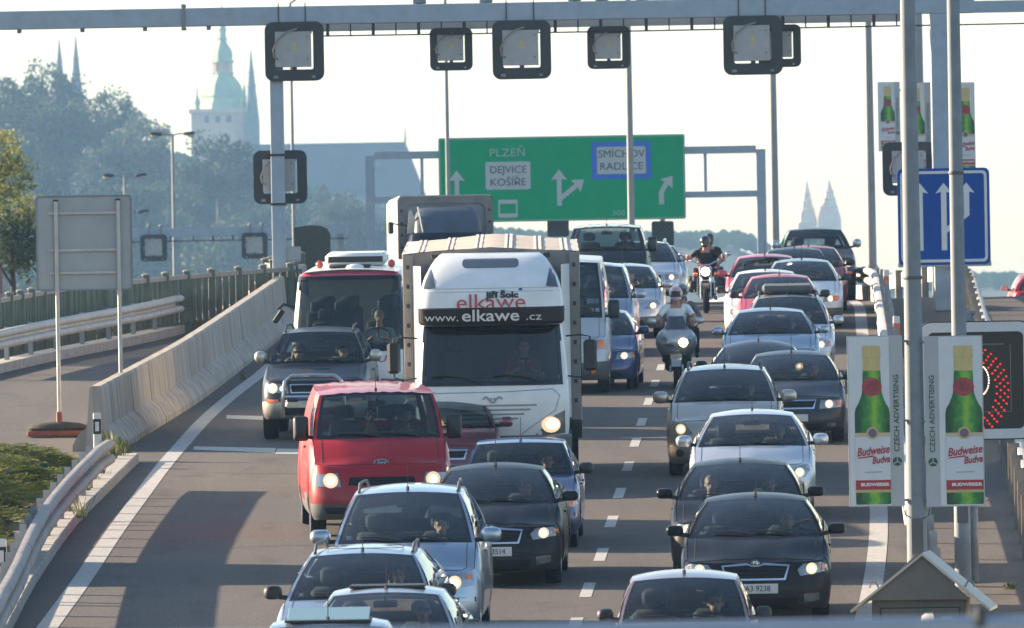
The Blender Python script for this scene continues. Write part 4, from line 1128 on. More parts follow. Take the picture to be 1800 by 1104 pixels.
# ---------------- paints
PT = dict(
    black=paint('black', (.012, .013, .017)), navy=paint('dark_navy', (.014, .02, .034), .3), silver=paint('silver', (.46, .49, .52), .75, .32), bluesilver=paint('blue_silver', (.34, .41, .50), .75, .32),
    white=paint('white', (.70, .71, .70)), beige=paint('champagne', (.50, .45, .38), .7, .34), pearl=paint('pale_silver', (.56, .58, .61), .6, .3), red=paint('bright_red', (.36, .006, .012), 0, .34), pink=paint('pinkish_red', (.50, .075, .12), .1),
    maroon=paint('dull_maroon', (.16, .05, .075), .4), mauve=paint('mauve', (.34, .24, .25), .6), blue=paint('mid_blue', (.022, .048, .16), .35), darkgrey=paint('dark_grey', (.05, .055, .066), .5), graphite=paint('graphite', (.045, .052, .065), .4),
    greyvan=paint('pale_grey', (.42, .45, .49), .2), lowbeige=paint('pale_gold', (.50, .47, .40), .6, .36))
# ---------------- front-end styles
OCT = dict(W=1.77, L=4.57, H=1.46, zn=.74, zfc=.76, yc=1.22, zc=.97, yt=1.98, yr=3.45, zr=.13, ye=4.12, ze=1.04, zd=1.0, wr=.575, crease=.020, antenna=2.05,
    lamp=[(.52, .585), (.84, .63), (.835, .70), (.76, .735), (.56, .725), (.49, .66)], bulbs=[(.655, .665, .055)], lamp2=[(.775, .64), (.835, .65), (.825, .70), (.775, .715)],
    grille=[(-.35, .545), (.35, .545), (.40, .72), (.10, .745), (.04, .72), (-.04, .72), (-.10, .745), (-.40, .72)], surround=.024, emblem=(0, .735, .048), plate_z=.45,
    patches=[([(-.45, .22), (.45, .22), (.5, .34), (-.5, .34)], 'dark', 'air_intake'), (('mir', [(.56, .27), (.74, .30), (.74, .385), (.56, .375)]), 'lens', 'fog_light'), ([(-.80, .415), (.80, .415), (.80, .425), (-.80, .425)], 'black', 'bumper_gap')], mirror=(.21, .13))
OCT1 = dict(W=1.73, L=4.51, H=1.43, zn=.72, zfc=.74, yc=1.2, zc=.95, yt=1.95, yr=3.4, zr=.13, ye=4.1, ze=1.02, zd=.98, wr=.565, antenna=2.0,
    lamp=[(.44, .555), (.80, .575), (.80, .685), (.46, .70)], bulbs=[(.60, .63, .055)], lamp2=[(.72, .58), (.80, .585), (.80, .68), (.72, .685)],
    grille=[(-.36, .56), (.36, .56), (.40, .71), (-.40, .71)], surround=.026, emblem=(0, .725, .045), plate_z=.42, patches=[([(-.5, .22), (.5, .22), (.5, .32), (-.5, .32)], 'dark', 'air_intake'), (('mir', [(.56, .26), (.70, .26), (.70, .33), (.56, .33)]), 'lens', 'fog_light')])
COMP = dict(W=1.76, L=4.2, H=1.47, zn=.73, zfc=.79, yc=1.12, zc=.98, yt=1.85, yr=3.35, zr=.05, ye=3.85, ze=1.06, zd=1.05, wr=.565, antenna=2.2, n=2.3,
    lamp=[(.46, .60), (.74, .60), (.85, .76), (.80, .80), (.60, .73)], bulbs=[(.66, .665, .055)], grille=[(-.36, .60), (.36, .60), (.30, .68), (-.30, .68)], emblem=(0, .70, .045), plate_z=.44,
    patches=[([(-.50, .26), (.50, .26), (.44, .37), (-.44, .37)], 'dark', 'air_intake'), (('mir', [(.56, .27), (.72, .29), (.72, .37), (.56, .36)]), 'dark', 'fog_light')], mirror=(.22, .16))
MPV = dict(W=1.77, L=4.4, H=1.61, zn=.80, zfc=.84, yc=1.02, zc=1.07, yt=1.82, yr=3.75, zr=.05, ye=4.15, ze=1.12, zd=1.10, wr=.60, antenna=1.9, n=2.3,
    lamp=[(.48, .65), (.72, .63), (.83, .80), (.80, .90), (.60, .82)], bulbs=[(.66, .72, .065)], grille=[(-.40, .66), (.40, .66), (.34, .75), (-.34, .75)], emblem=(0, .78, .045), plate_z=.46,
    patches=[([(-.50, .26), (.50, .26), (.44, .38), (-.44, .38)], 'dark', 'air_intake'), (('mir', circle_poly(.68, .36, .06)), 'dark', 'fog_light')], mirror=(.24, .18))
SHARAN = dict(W=1.81, L=4.63, H=1.72, zn=.80, zfc=.84, yc=.98, zc=1.10, yt=1.92, yr=4.05, zr=.04, ye=4.42, ze=1.16, zd=1.14, wr=.615, bow=.22, n=2.5, antenna=1.95,
    lamp=[(.44, .635), (.82, .655), (.82, .77), (.78, .80), (.48, .79)], bulbs=[(.60, .70, .065)], lamp2=[(.73, .74), (.80, .74), (.80, .785), (.73, .785)], grille=[(-.38, .62), (.38, .62), (.40, .745), (-.40, .745)], emblem=(0, .70, .06), plate_z=.42,
    strip=.50, patches=[([(-.78, .22), (.78, .22), (.70, .35), (-.70, .35)], 'black', 'air_intake'), (('mir', circle_poly(.60, .29, .05)), 'lens', 'fog_light')], mirror=(.24, .17))
EST = dict(W=1.75, L=4.5, H=1.49, zn=.71, zfc=.75, yc=1.2, zc=.96, yt=1.96, yr=3.95, zr=.05, ye=4.32, ze=1.04, zd=1.02, wr=.57, antenna=1.98,
    lamp=[(.46, .56), (.80, .60), (.80, .70), (.50, .70)], bulbs=[(.62, .635, .055)], lamp2=[(.74, .62), (.80, .62), (.80, .69), (.74, .69)], grille=[(-.38, .58), (.38, .58), (.38, .68), (-.38, .68)], plate_z=.42, strip=.47,
    patches=[([(-.6, .22), (.6, .22), (.5, .33), (-.5, .33)], 'dark', 'air_intake')])
HATCH = dict(W=1.70, L=4.05, H=1.43, zn=.70, zfc=.74, yc=1.14, zc=.95, yt=1.85, yr=3.3, zr=.05, ye=3.72, ze=1.02, zd=1.0, wr=.555, antenna=1.95,
    lamp=[(.44, .56), (.78, .585), (.79, .68), (.48, .69)], bulbs=[(.60, .625, .055)], lamp2=[(.72, .60), (.78, .60), (.78, .67), (.72, .67)], grille=[(-.36, .57), (.36, .57), (.36, .66), (-.36, .66)], emblem=(0, .69, .04), plate_z=.42,
    patches=[([(-.6, .22), (.6, .22), (.5, .33), (-.5, .33)], 'dark', 'air_intake')])
FOC = dict(HATCH, W=1.80, L=4.2, H=1.43, wr=.575, zn=.68, lamp=[(.42, .56), (.60, .56), (.83, .70), (.80, .76), (.66, .70)], bulbs=[(.58, .63, .05)], lamp2=None, n=2.2, grille=[(-.22, .62), (.22, .62), (.2, .68), (-.2, .68)])
SMALL = dict(W=1.52, L=3.5, H=1.50, zn=.76, zfc=.80, yc=.88, zc=1.0, yt=1.45, yr=2.9, zr=.05, ye=3.28, ze=1.05, zd=1.03, wr=.535, Dep=.42, r=.27, yf=.72, yw=2.85, antenna=1.6, n=2.4,
    lamp=[(.42, .60), (.68, .64), (.68, .74), (.46, .72)], bulbs=[(.54, .67, .05)], grille=[(-.25, .62), (.25, .62), (.25, .68), (-.25, .68)], plate_z=.42, patches=[([(-.5, .22), (.5, .22), (.45, .32), (-.45, .32)], 'dark', 'air_intake')], mirror=(.17, .13), seat_dy=.85)
FELI = dict(W=1.64, L=3.9, H=1.41, zn=.72, zfc=.74, yc=1.2, zc=.93, yt=1.72, yr=3.2, zr=.04, ye=3.62, ze=.98, zd=.96, wr=.575, crown=.035, bow=.10, n=3.2, tum=.015, r=.28, antenna=1.8,
    lamp=[(.42, .56), (.76, .565), (.76, .68), (.44, .69)], bulbs=[(.54, .62, .05)], lamp2=[(.64, .575), (.76, .575), (.76, .675), (.64, .68)], grille=[(-.36, .57), (.36, .57), (.36, .68), (-.36, .68)], surround=.015, plate_z=.42, strip=.47,
    patches=[([(-.74, .22), (.74, .22), (.72, .42), (-.72, .42)], 'black', 'lower_bumper')])
SUV = dict(W=1.78, L=4.65, H=1.78, zn=.98, zfc=1.0, yc=1.30, zc=1.20, yt=1.82, yr=4.1, zr=.03, ye=4.45, ze=1.24, zd=1.22, wr=.60, crown=.05, bow=.12, n=3.0, r=.37, zb=.34, yf=.88, yw=3.6, tum=.02, low_z=.74,
    lamp=[(.42, .78), (.80, .79), (.80, .93), (.44, .94)], bulbs=[(.68, .86, .068), (.52, .855, .042)], grille=[(-.38, .78), (.38, .78), (.40, .93), (-.40, .93)], surround=.02, plate_z=.60,
    patches=[(('mir', [(.58, .62), (.78, .62), (.78, .68), (.58, .68)]), 'amber', 'indicator'), ([(-.5, .42), (.5, .42), (.5, .54), (-.5, .54)], 'dark', 'air_intake'), ([(-.26, 1.135), (.26, 1.135), (.24, 1.155), (-.24, 1.155)], 'dark', 'bonnet_scoop'), (('mir', circle_poly(.48, .50, .06)), 'dark', 'fog_light')], mirror=(.20, .20), mirror_dz=.13)
OUTL = dict(EST, W=1.75, H=1.53, n=2.4)
TRANSIT = dict(ws=M_GLASSB, W=1.97, L=4.83, H=1.98, zn=.93, zfc=1.0, yn=.16, yc=.92, zc=1.30, yt=1.42, yr=4.6, zr=.0, ye=4.76, ze=1.32, zd=1.32, Dep=.46, n=2.7, r=.335, yf=.95, yw=3.85, wr=.78, bow=.20, bow2=.10, crown=.05, crease=.01, zb=.24, low_z=.56, rib=1,
    sb=[1.10, 2.05, 2.15, 4.70, 4.76], st=[1.55, 2.1, 2.2, 4.5, 4.6], solid_from=1.6, tum=.03, DepR=.12, rb=.03, seat_z=.92, seat_dy=.75, antenna=1.0,
    lamp=[(.56, .70), (.90, .70), (.90, .865), (.60, .885)], bulbs=[(.70, .785, .085)], grille=[(-.47, .72), (.47, .72), (.44, .83), (-.44, .83)], plate_z=.40,
    patches=[(('mir', [(.50, .33), (.76, .33), (.80, .42), (.50, .42)]), 'dark', 'fog_light')], mirror=(.21, .34), mirror_dz=.16, mrad=.22)
DUCATO = dict(TRANSIT, W=2.02, L=5.2, H=2.42, zn=.95, zfc=1.02, yc=.72, zc=1.34, yt=1.32, yr=5.0, ye=5.12, ze=1.36, zd=1.36, yw=4.1, wr=.82, rib=0, sb=[.92, 1.9, 2.0, 5.05, 5.12], st=[1.45, 1.95, 2.05, 4.9, 5.0], low_z=.74, antenna=0,
    lamp=[(.55, .80), (.94, .80), (.93, .97), (.57, .985)], bulbs=[(.64, .885, .075)], lamp2=[(.80, .815), (.93, .815), (.92, .96), (.80, .97)], grille=[(-.5, .82), (.5, .82), (.48, .92), (-.48, .92)], crown=.06,
    patches=[(('mir', circle_poly(.70, .42, .05)), 'amber', 'fog_light'), ([(-.5, .30), (.5, .30), (.5, .42), (-.5, .42)], 'dark', 'air_intake')])
LOWVAN = dict(TRANSIT, W=1.9, L=4.6, H=1.92, wr=.74, yr=4.3, ye=4.45, yw=3.6, sb=[1.10, 2.05, 2.15, 4.40, 4.45], st=[1.55, 2.1, 2.2, 4.2, 4.3])
FORD_EMB = None
VEH = []
def V(name, label, cat, prm, col, px, yroof, yoff=2.3, yaw=None, D=None, h=None, dx=0, **kw):
    q = dict(DEF); q.update(prm)
    M = place(px, yroof, h or q['H'] - .01, yoff, yaw, D)
    c = build_car(name, label, cat, prm, PT[col], M, **kw); c.label = label; VEH.append(c); return c
Q = 'cars queuing in the right-hand lane'; QM = 'cars queuing in the middle lane'
# right-hand queue, near to far
R1 = V('small_hatchback', 'mauve small hatchback cut by the railing at the bottom of the picture, right lane', 'car', SMALL, 'mauve', 1203, 1004, 1.7, mirror_mat=M_BLACK, group=Q)
R2 = V('liftback_car', 'black liftback with chrome-framed grille and plate ending 9238', 'car', OCT, 'black', 1328, 867, 2.2, group=Q)
plate_text(R2, '1A3 9238')
R3 = V('liftback_car', 'black liftback close behind the one with plate 9238', 'car', OCT, 'black', 1301, 806, 2.2, group=Q)
R3.root['label'] = 'black liftback directly behind the one with plate 9238, silver-edged left mirror'
R4 = V('hatchback_car', 'pale silver hatchback with dazzling right headlight, behind two black liftbacks', 'car', COMP, 'pearl', 1322, 720, 2.2, group=Q)
R5 = V('people_carrier', 'champagne people carrier with roof rails beside the lane dashes', 'car', dict(MPV, rails=M_GREYP), 'beige', 1274, 641, 2.3, group=Q)
R6 = V('liftback_car', 'dark grey liftback with square chrome grille right of the champagne people carrier', 'car', OCT1, 'graphite', 1391, 627, 2.2, D=166.5, group=Q)
R7 = V('hatchback_car', 'dark hatchback with arched roof just behind the champagne people carrier', 'car', dict(COMP, H=1.45, crown=.09), 'navy', 1333, 598, 2.2, group=Q)
R8 = V('hatchback_car', 'silver hatchback with swept-back headlights in the middle of the right queue', 'car', FOC, 'bluesilver', 1354, 541, 2.1, group=Q)
R9 = V('estate_car', 'white-silver estate with a grey roof box', 'car', dict(OUTL, rails=M_GREYP), 'pearl', 1384, 516, 2.3, group=Q)
mb = MB(); mb.box((0, 3.0, 1.60), (.95, 1.5, .14), None, .05); mb.build('roof_box', M_GREYP, R9.root, 30)
mb = MB(); mb.box((0, 2.5, 1.52), (1.1, .05, .04)); mb.box((0, 3.4, 1.52), (1.1, .05, .04)); mb.build('roof_bar', M_BLACK, R9.root, 0)
R11 = V('hatchback_car', 'pinkish red hatchback behind the estate with the roof box', 'car', HATCH, 'pink', 1370, 482, 2.0, mirror_mat=M_BLACK, group=Q)
R12 = V('hatchback_car', 'white hatchback half hidden behind the nearer pinkish red hatchback', 'car', HATCH, 'white', 1345, 474, 2.0, mirror_mat=M_BLACK, group=Q)
R10 = V('hatchback_car', 'white hatchback with black mirror and amber-cornered headlight near the right edge line', 'car', dict(HATCH, W=1.735, lamp2=[(.64, .58), (.78, .585), (.78, .68), (.64, .69)]), 'white', 1409, 455, 2.0, mirror_mat=M_BLACK, low_mat=M_GREYP, group=Q)
R13 = V('hatchback_car', 'pinkish red hatchback on the left of the queue near the crest', 'car', HATCH, 'pink', 1344, 444, 2.0, D=221, group=Q)
R17 = V('saloon_car', 'red saloon peeping out right of the far white hatchback', 'car', OCT1, 'red', 1421, 438, 2.1, D=228, mirror_mat=M_BLACK, group=Q)
R14 = V('hatchback_car', 'dark grey car of which only the roof shows behind the far pinkish red hatchback', 'car', HATCH, 'darkgrey', 1396, 436, 2.0, D=226.5, group=Q)
R15 = V('estate_car', 'silver estate with roof rails at the crest of the right queue', 'car', dict(EST, rails=M_BLACK), 'silver', 1377, 411, 2.3, group=Q)
R16 = V('off_road_car', 'dark tall car with pale mirror, farthest of the right queue', 'car', dict(SUV, H=1.72), 'darkgrey', 1432, 406, 2.3, D=240, mirror_mat=PT['silver'], group=Q)
# middle and left lanes, near to far
L1 = V('hatchback_car', 'pale blue-silver car with raised glass sunroof at the bottom edge', 'car', HATCH, 'bluesilver', 578, 1086, 2.1, group=QM)
L2 = V('hatchback_car', 'light silver hatchback with open sunroof slot, driver in sunglasses', 'car', HATCH, 'silver', 681, 1030, 2.1, mirror_mat=M_BLACK, yaw=.05, group=QM)
L3 = V('estate_car', 'blue-silver estate with tall roof rails between people carrier and sunroof hatchback', 'car', dict(EST, rails=M_GREYP), 'bluesilver', 640, 962, 2.2, yaw=.05, mirror_mat=M_BLACK, group=QM)
L4 = V('people_carrier', 'large blue-silver people carrier with roof rails, in front of the red van', 'car', dict(SHARAN, rails=M_GREYP), 'bluesilver', 722, 851, 2.7, yaw=.035, group=QM)
L5 = V('liftback_car', 'black liftback with plate ending 3514 beside the blue-silver people carrier', 'car', OCT, 'black', 872, 814, 2.2, yaw=.035, group=QM)
plate_text(L5, '2AK 3514')
L6 = V('hatchback_car', 'mid blue hatchback with square-cut cabin behind the black liftback', 'car', FELI, 'blue', 916, 771, 2.0, yaw=.035, mirror_mat=M_BLACK, group=QM)
L7 = V('saloon_car', 'maroon car half hidden behind the red van', 'car', OCT1, 'maroon', 782, 694, 2.2, yaw=.03, group=QM)
VAN = V('delivery_van', 'bright red delivery van with grey bumper and unlit roof ribs', 'van', TRANSIT, 'red', 656, 680, 2.2, yaw=-.06, low_mat=M_GREYP, mirror_mat=M_BLACK)
VAN.root['label'] = 'bright red delivery van with ribbed roof and grey bumper'
SUV1 = V('off_road_car', 'dark off-road car with pale gold lower body and chrome bull bar', 'car', dict(SUV, rails=M_BLACK), 'darkgrey', 566, 574, 2.9, yaw=.035, low_mat=PT['lowbeige'], mirror_mat=PT['lowbeige'])
DUC = V('panel_van', 'pale grey panel van with dark bumper squeezed behind the right side of the truck', 'van', DUCATO, 'greyvan', 978, 452, 2.6, yaw=.035, low_mat=M_GREYP, mirror_mat=M_BLACK)
M1 = V('saloon_car', 'blue car mostly hidden behind the pale grey panel van', 'car', HATCH, 'blue', 1046, 570, 2.0, D=188, yaw=.05, group='cars behind the panel van')
M2 = V('people_carrier', 'blue-silver people carrier with a driver in khaki behind the panel van', 'car', dict(SHARAN, W=1.78, H=1.80), 'bluesilver', 1041, 462, 2.3, yaw=.04, group='cars behind the panel van')
M3 = V('hatchback_car', 'silver hatchback with bright headlight, left of the far motorcycle', 'car', dict(COMP, H=1.5), 'silver', 1094, 463, 2.2, yaw=.03, low_mat=M_GREYP, group='cars behind the panel van')
M4 = V('low_van', 'dark-fronted van with broad windscreen showing over the white roofs', 'van', dict(LOWVAN, W=1.92, roof_mat=PT['mauve']), 'darkgrey', 1068, 416, 2.2, D=232, yaw=.03)
M5 = V('estate_car', 'silver estate with roof rail, far behind the motorcycles', 'car', dict(EST, rails=PT['silver']), 'pearl', 1130, 434, 2.3, D=238, yaw=.0, group='cars behind the panel van')
M6 = V('hatchback_car', 'silver-grey car at the far end of the middle lane', 'car', HATCH, 'silver', 1143, 440, 2.1, D=247, yaw=-.02, group='cars behind the panel van')
M7 = V('hatchback_car', 'white hatchback low between truck and coach, behind the red van', 'car', HATCH, 'white', 672, 632, 2.0, D=177, yaw=.03)
FARR = V('hatchback_car', 'red hatchback driving away on the opposite carriageway', 'car', dict(HATCH, H=1.5), 'red', 1826, 480, 2.0, D=281, yaw=math.pi + .0, lit=0)

SHADOW_VAN = V('delivery_van', 'unseen white van added on the ramp beyond the left edge to shade the road', 'van', TRANSIT, 'white', -150, 900, 2.2, D=133.0, yaw=0.0, lit=0, low_mat=M_GREYP, mirror_mat=M_BLACK)  # added out of view to cast the broad shadow on the near left road
# ================================================================== TRUCKS AND COACH
def plan_ring(z, hw, yf, yr, dep=.35, n=2.8, NF=10, NS=6, rr=.06):
    """one horizontal outline: rounded nose, straight flanks, square tail"""
    half = []
    for i in range(NF + 1):
        ph = R(90) * i / NF; x = hw * math.sin(ph) ** (2 / n) if i else 0; y = yf + dep * (1 - (math.cos(ph) ** (2 / n) if i < NF else 0)); half.append(Vector((x, y, z)))
    for k in range(1, NS + 1): half.append(Vector((hw, lerp(yf + dep, yr - rr, k / NS), z)))
    half.append(Vector((hw - rr * .3, yr - rr * .3, z))); half.append(Vector((hw - rr, yr, z))); half.append(Vector((0, yr, z)))
    return half + [Vector((-q.x, q.y, q.z)) for q in half[-2:0:-1]]
def loft_parts(levels, **kw):
    return [plan_ring(*l[:4], **{**kw, **(l[4] if len(l) > 4 else {})}) for l in levels]
def submesh(rows, pick):
    """faces of the lofted grid for which pick(i, centre) holds / does not hold"""
    n = len(rows[0]); a, b = MB(), MB()
    for i in range(len(rows) - 1):
        for k in range(n):
            q = [rows[i][k], rows[i][(k + 1) % n], rows[i + 1][(k + 1) % n], rows[i + 1][k]]
            c = sum(q, Vector()) / 4
            (a if pick(i, c) else b).add(q, [(0, 1, 2, 3)])
    return a, b
def strip_on(rows, i0, i1): pass
def wheels_for(root, ys_, A, r, tw=1.0, dual=()):
    ty, rim, disc = wheel_meshes()
    for y in ys_:
        for s_ in (1, -1):
            wv = link('wheel', ty, None, root); k = r * tw * (1.9 if y in dual else 1)
            wv.matrix_local = Matrix.Translation((s_ * (A - .13), y, r)) @ Matrix.Rotation(0 if s_ > 0 else math.pi, 4, 'Z') @ Matrix.Diagonal((k, r, r, 1))
            link('rim', rim, None, wv)
def arm_mirror(root, s_, x, y, z, w_=.17, h_=.42, reach=.32):
    mb = MB(); mb.box((s_ * (x + reach), y, z), (w_, .10, h_), None, .04); mo = mb.build('door_mirror', M_BLACK, root, 30)
    mb = MB(); mb.tube([(s_ * x, y + .08, z + h_ * .62), (s_ * (x + reach * .6), y + .04, z + h_ * .66), (s_ * (x + reach), y, z + h_ * .60), (s_ * (x + reach), y, z - h_ * .62), (s_ * (x + reach * .6), y + .05, z - h_ * .72), (s_ * x, y + .10, z - h_ * .66)], .014, 6); mb.build('mirror_arm', M_BLACK, mo)
def simple_inside(root, wcw, yc, zc, hs, ysx, floor=.5, back=None):
    mb = MB(); mb.box((0, yc + .28, zc - .18), (wcw * 1.9, .42, .34), None, .06); mb.build('dashboard', M_DASH, root, 50)
    for s_ in (-1, 1):
        mb = MB(); mb.box((s_ * wcw * .5, ysx - .1, hs - .1), (.52, .5, .18), None, .06); mb.box((s_ * wcw * .5, ysx + .24, hs + .28), (.48, .15, .66), Matrix.Rotation(R(-10), 3, 'X'), .06); st_ = mb.build('seat', M_SEAT, root, 50)
        mb = MB(); mb.box((s_ * wcw * .5, ysx + .32, hs + .72), (.28, .10, .2), None, .045); mb.build('headrest', M_SEAT, st_, 50)
    T = Matrix.Translation((wcw * .5, yc + .50, hs + .36)) @ Matrix.Rotation(R(40), 4, 'X'); mb = MB()
    mb.tube([T @ Vector((.22 * math.cos(2 * math.pi * k / 20), .22 * math.sin(2 * math.pi * k / 20), 0)) for k in range(21)], .017, 6, False)
    for a in (90, 210, 330): mb.tube([T @ Vector((0, 0, -.03)), T @ Vector((.22 * math.cos(R(a)), .22 * math.sin(R(a)), 0))], .018, 6)
    mb.build('steering_wheel', M_BLACK, root)
    mb = MB()
    for s_ in (-1, 1): mb.box((s_ * (wcw - .02), (yc + ysx + .6) / 2, (floor + zc) / 2), (.04, ysx + .6 - yc, zc - floor))
    mb.box((0, ysx + .3, floor), (wcw * 2, 1.6, .05)); mb.box((0, yc + .06, (floor + zc) / 2 - .1), (wcw * 1.96, .04, zc - floor - .3))
    if back: mb.box((0, back, (floor + zc) / 2 + .5), (wcw * 2, .04, zc - floor + 1))
    mb.build('cabin_lining', M_DASH, root, 0)
TW = PT['white']
def front_at(px, D, yaw=None):
    u, _ = uv(px, 700); yw = head(D) if yaw is None else yaw
    return Matrix.Translation((u / F * D, D, gz(D))) @ Matrix.Rotation(-yw, 4, 'Z') @ Matrix.Rotation(slope_M(D + 2), 4, 'X')
# ---- white truck with a sleeper pod and a canvas box
TD = 18000 / 119.0; TM = front_at(866, TD, .002) @ Matrix.Diagonal((1.045, 1, 1, 1))
TR = thing('canvas_truck', 'white truck with beige canvas box and black visor reading www.elkawe.cz', 'truck', TM)
lv = [(.60, 1.04, .10, 1.75), (.92, 1.08, .02, 1.75), (1.30, 1.09, .0, 1.75), (1.52, 1.08, .03, 1.75), (1.58, 1.075, .05, 1.75), (1.70, 1.065, .09, 1.75), (1.95, 1.045, .17, 1.75), (2.20, 1.02, .25, 1.75), (2.38, 1.0, .31, 1.75), (2.44, .995, .33, 1.75), (2.50, .97, .42, 1.75)]
rows = loft_parts(lv, dep=.30, n=3.4)
rows = [[Vector(q) for q in r_] for r_ in rows]
g, body = submesh(rows, lambda i, c: 4 <= i <= 7 and abs(c.x) < .985 * 1.0 - .02 and c.y < .55)
sg_, body2 = submesh(rows, lambda i, c: 5 <= i <= 7 and abs(c.x) > .95 and .55 < c.y < 1.35)
gm, _ = submesh(rows, lambda i, c: 4 <= i <= 8 and abs(c.x) < .965 and c.y < .50)
bd = MB(); n_ = len(rows[0])
for i in range(len(rows) - 1):
    for k in range(n_):
        q = [rows[i][k], rows[i][(k + 1) % n_], rows[i + 1][(k + 1) % n_], rows[i + 1][k]]; c = sum(q, Vector()) / 4
        if (4 <= i <= 8 and abs(c.x) < .965 and c.y < .50) or (5 <= i <= 7 and abs(c.x) > .95 and .55 < c.y < 1.35): continue
        bd.add(q, [(0, 1, 2, 3)])
bd.f.append(tuple(len(bd.v) + k for k in range(n_))); bd.mi.append(0); bd.v += [tuple(q) for q in rows[-1]]
cab = bd.build('cab', TW, TR, 40, merge=True)
gm.build('windscreen', M_GLASSB, TR, 50, merge=True)
if sg_.v: sg_.build('side_window', M_GLASSD, TR, 50, merge=True)
bvhT = BVHTree.FromPolygons([tuple(q) for r_ in rows for q in r_], [(i * n_ + k, i * n_ + (k + 1) % n_, (i + 1) * n_ + (k + 1) % n_, (i + 1) * n_ + k) for i in range(len(rows) - 1) for k in range(n_)])
def drape_on(bvh, poly, off, m, nm_, parent, step=.04, skirt=.02, y0=-3.0):
    poly = densify(poly, step); n = len(poly); cx = sum(a for a, b in poly) / n; cz = sum(b for a, b in poly) / n; rings = []
    def hit(X, Z):
        h_ = bvh.ray_cast(Vector((X, y0, Z)), Vector((0, 1, 0)))[0]
        return h_ if h_ is not None else bvh.find_nearest(Vector((X, .1, Z)))[0]
    for f in (1, .7, .4, .12):
        rings.append([(lambda h_: Vector((h_.x, h_.y - off, h_.z)))(hit(cx + (x - cx) * f, cz + (z - cz) * f)) for x, z in poly])
    mb = MB(); mb.grid([[q + Vector((0, skirt, 0)) for q in rings[0]]] + rings, close=True); mb.f.append(tuple(4 * n + k for k in range(n))); mb.mi.append(0)
    return mb.build(nm_, m, parent, 35)
def ring_on(bvh, outer, inner, off, m, nm_, parent):
    rows_ = []
    for poly, o in ((outer, -.02), (outer, off), (inner, off), (inner, -.02)):
        rr_ = []
        for x, z in poly:
            h_ = bvh.ray_cast(Vector((x, -3, z)), Vector((0, 1, 0)))[0]
            if h_ is None: h_ = bvh.find_nearest(Vector((x, .1, z)))[0]
            rr_.append(Vector((h_.x, h_.y - o, h_.z)))
        rows_.append(rr_)
    mb = MB(); mb.grid(rows_, close=True); return mb.build(nm_, m, parent, 35)
def trap(w0, w1, z0, z1, n=14):
    return [(lerp(-w0, w0, k / n), z0) for k in range(n)] + [(lerp(w0, w1, k / 6), lerp(z0, z1, k / 6)) for k in range(6)] + [(lerp(w1, -w1, k / n), z1) for k in range(n)] + [(lerp(-w1, -w0, k / 6), lerp(z1, z0, k / 6)) for k in range(6)]
ring_on(bvhT, trap(1.0, .955, 1.56, 2.44), trap(.95, .915, 1.63, 2.38), .012, M_FRIT, 'windscreen_border', TR)
for s_ in (1, -1):
    pl = [(s_ * x, z) for x, z in ((.58, .80), (1.02, .84), (1.02, 1.18), (.86, 1.10))][::s_]
    h1 = drape_on(bvhT, pl, .010, M_LENS, 'headlight', TR)
    drape_on(bvhT, circle_poly(s_ * .82, .97, .135, 16, .12), .016, M_BULBR, 'reflector', h1, skirt=.005)
    drape_on(bvhT, circle_poly(s_ * .84, .98, .085, 16, .07), .022, M_BULB, 'bulb', h1, skirt=.008)
    drape_on(bvhT, circle_poly(s_ * .66, .85, .035, 12), .018, M_SWHITE, 'side_lamp', h1, skirt=.008)
M_SEAM = mat('panel_seam_grey', (.32, .32, .33), .6)
def seam(pts, nm_='panel_seam', w_=.007):
    q = []
    for (x, z), (x2, z2) in zip(pts[:-1], pts[1:]):
        for k in range(7):
            t = k / 6; h_ = bvhT.ray_cast(Vector((lerp(x, x2, t), -3, lerp(z, z2, t))), Vector((0, 1, 0)))[0]
            if h_ is not None: q.append(h_ + Vector((0, -.002, 0)))
    if len(q) > 1: mb = MB(); mb.tube(q, w_, 5); mb.build(nm_, M_SEAM, TR)
seam([(-.98, 1.50), (-.8, 1.46), (.2, 1.47), (.85, 1.50), (.95, 1.40), (.88, 1.18), (.62, 1.0), (.40, .84)])
for k in range(5): seam([(-.45 + .0 * k, 1.27 - .065 * k), (.62 - .09 * k, 1.27 - .065 * k)], 'grille_rib', .014)
for k in range(2):
    pts = [(.0, 0)]
eh = bvhT.ray_cast(Vector((0, -3, 1.36)), Vector((0, 1, 0)))[0]
mb = MB()
for s_ in (1, -1): mb.tube([(s_ * (.03 + .11 * t), eh.y - .012, 1.32 + .075 * math.sin(t * 2.7) + .01 * t) for t in [k / 8 for k in range(9)]], .011, 6); mb.tube([(s_ * (.025), eh.y - .012, 1.315 + .07 * t) for t in (0, 1)], .012, 6)
mb.tube([(-.03, eh.y - .012, 1.315), (.03, eh.y - .012, 1.315)], .014, 6); mb.build('emblem', M_SEAM, TR)
for a0, a1 in ((-.86, -.16), (.0, .72)):
    q = [bvhT.ray_cast(Vector((lerp(a0, a1, t), -3, 1.60 + .11 * (1 - t) * t * 2 + .10 * (1 - t))), Vector((0, 1, 0)))[0] + Vector((0, -.03, 0)) for t in (0, .3, .6, 1)]
    mb = MB(); mb.tube(q, .014, 5); mb.build('wiper', M_BLACK, TR)
mb = MB(); mb.grid(loft_parts([(.42, 1.06, .02, 1.2), (.46, 1.10, -.04, 1.2), (.78, 1.11, -.05, 1.2), (.82, 1.08, .0, 1.2)], dep=.32, n=3.4), close=True); mb.build('bumper', M_GREYP, TR, 40)
simple_inside(TR, .96, .22, 1.62, 1.42, 1.15, .95, 1.68)
for s_ in (1, -1): arm_mirror(TR, s_, 1.05, .30, 1.98, .19, .46, .34)
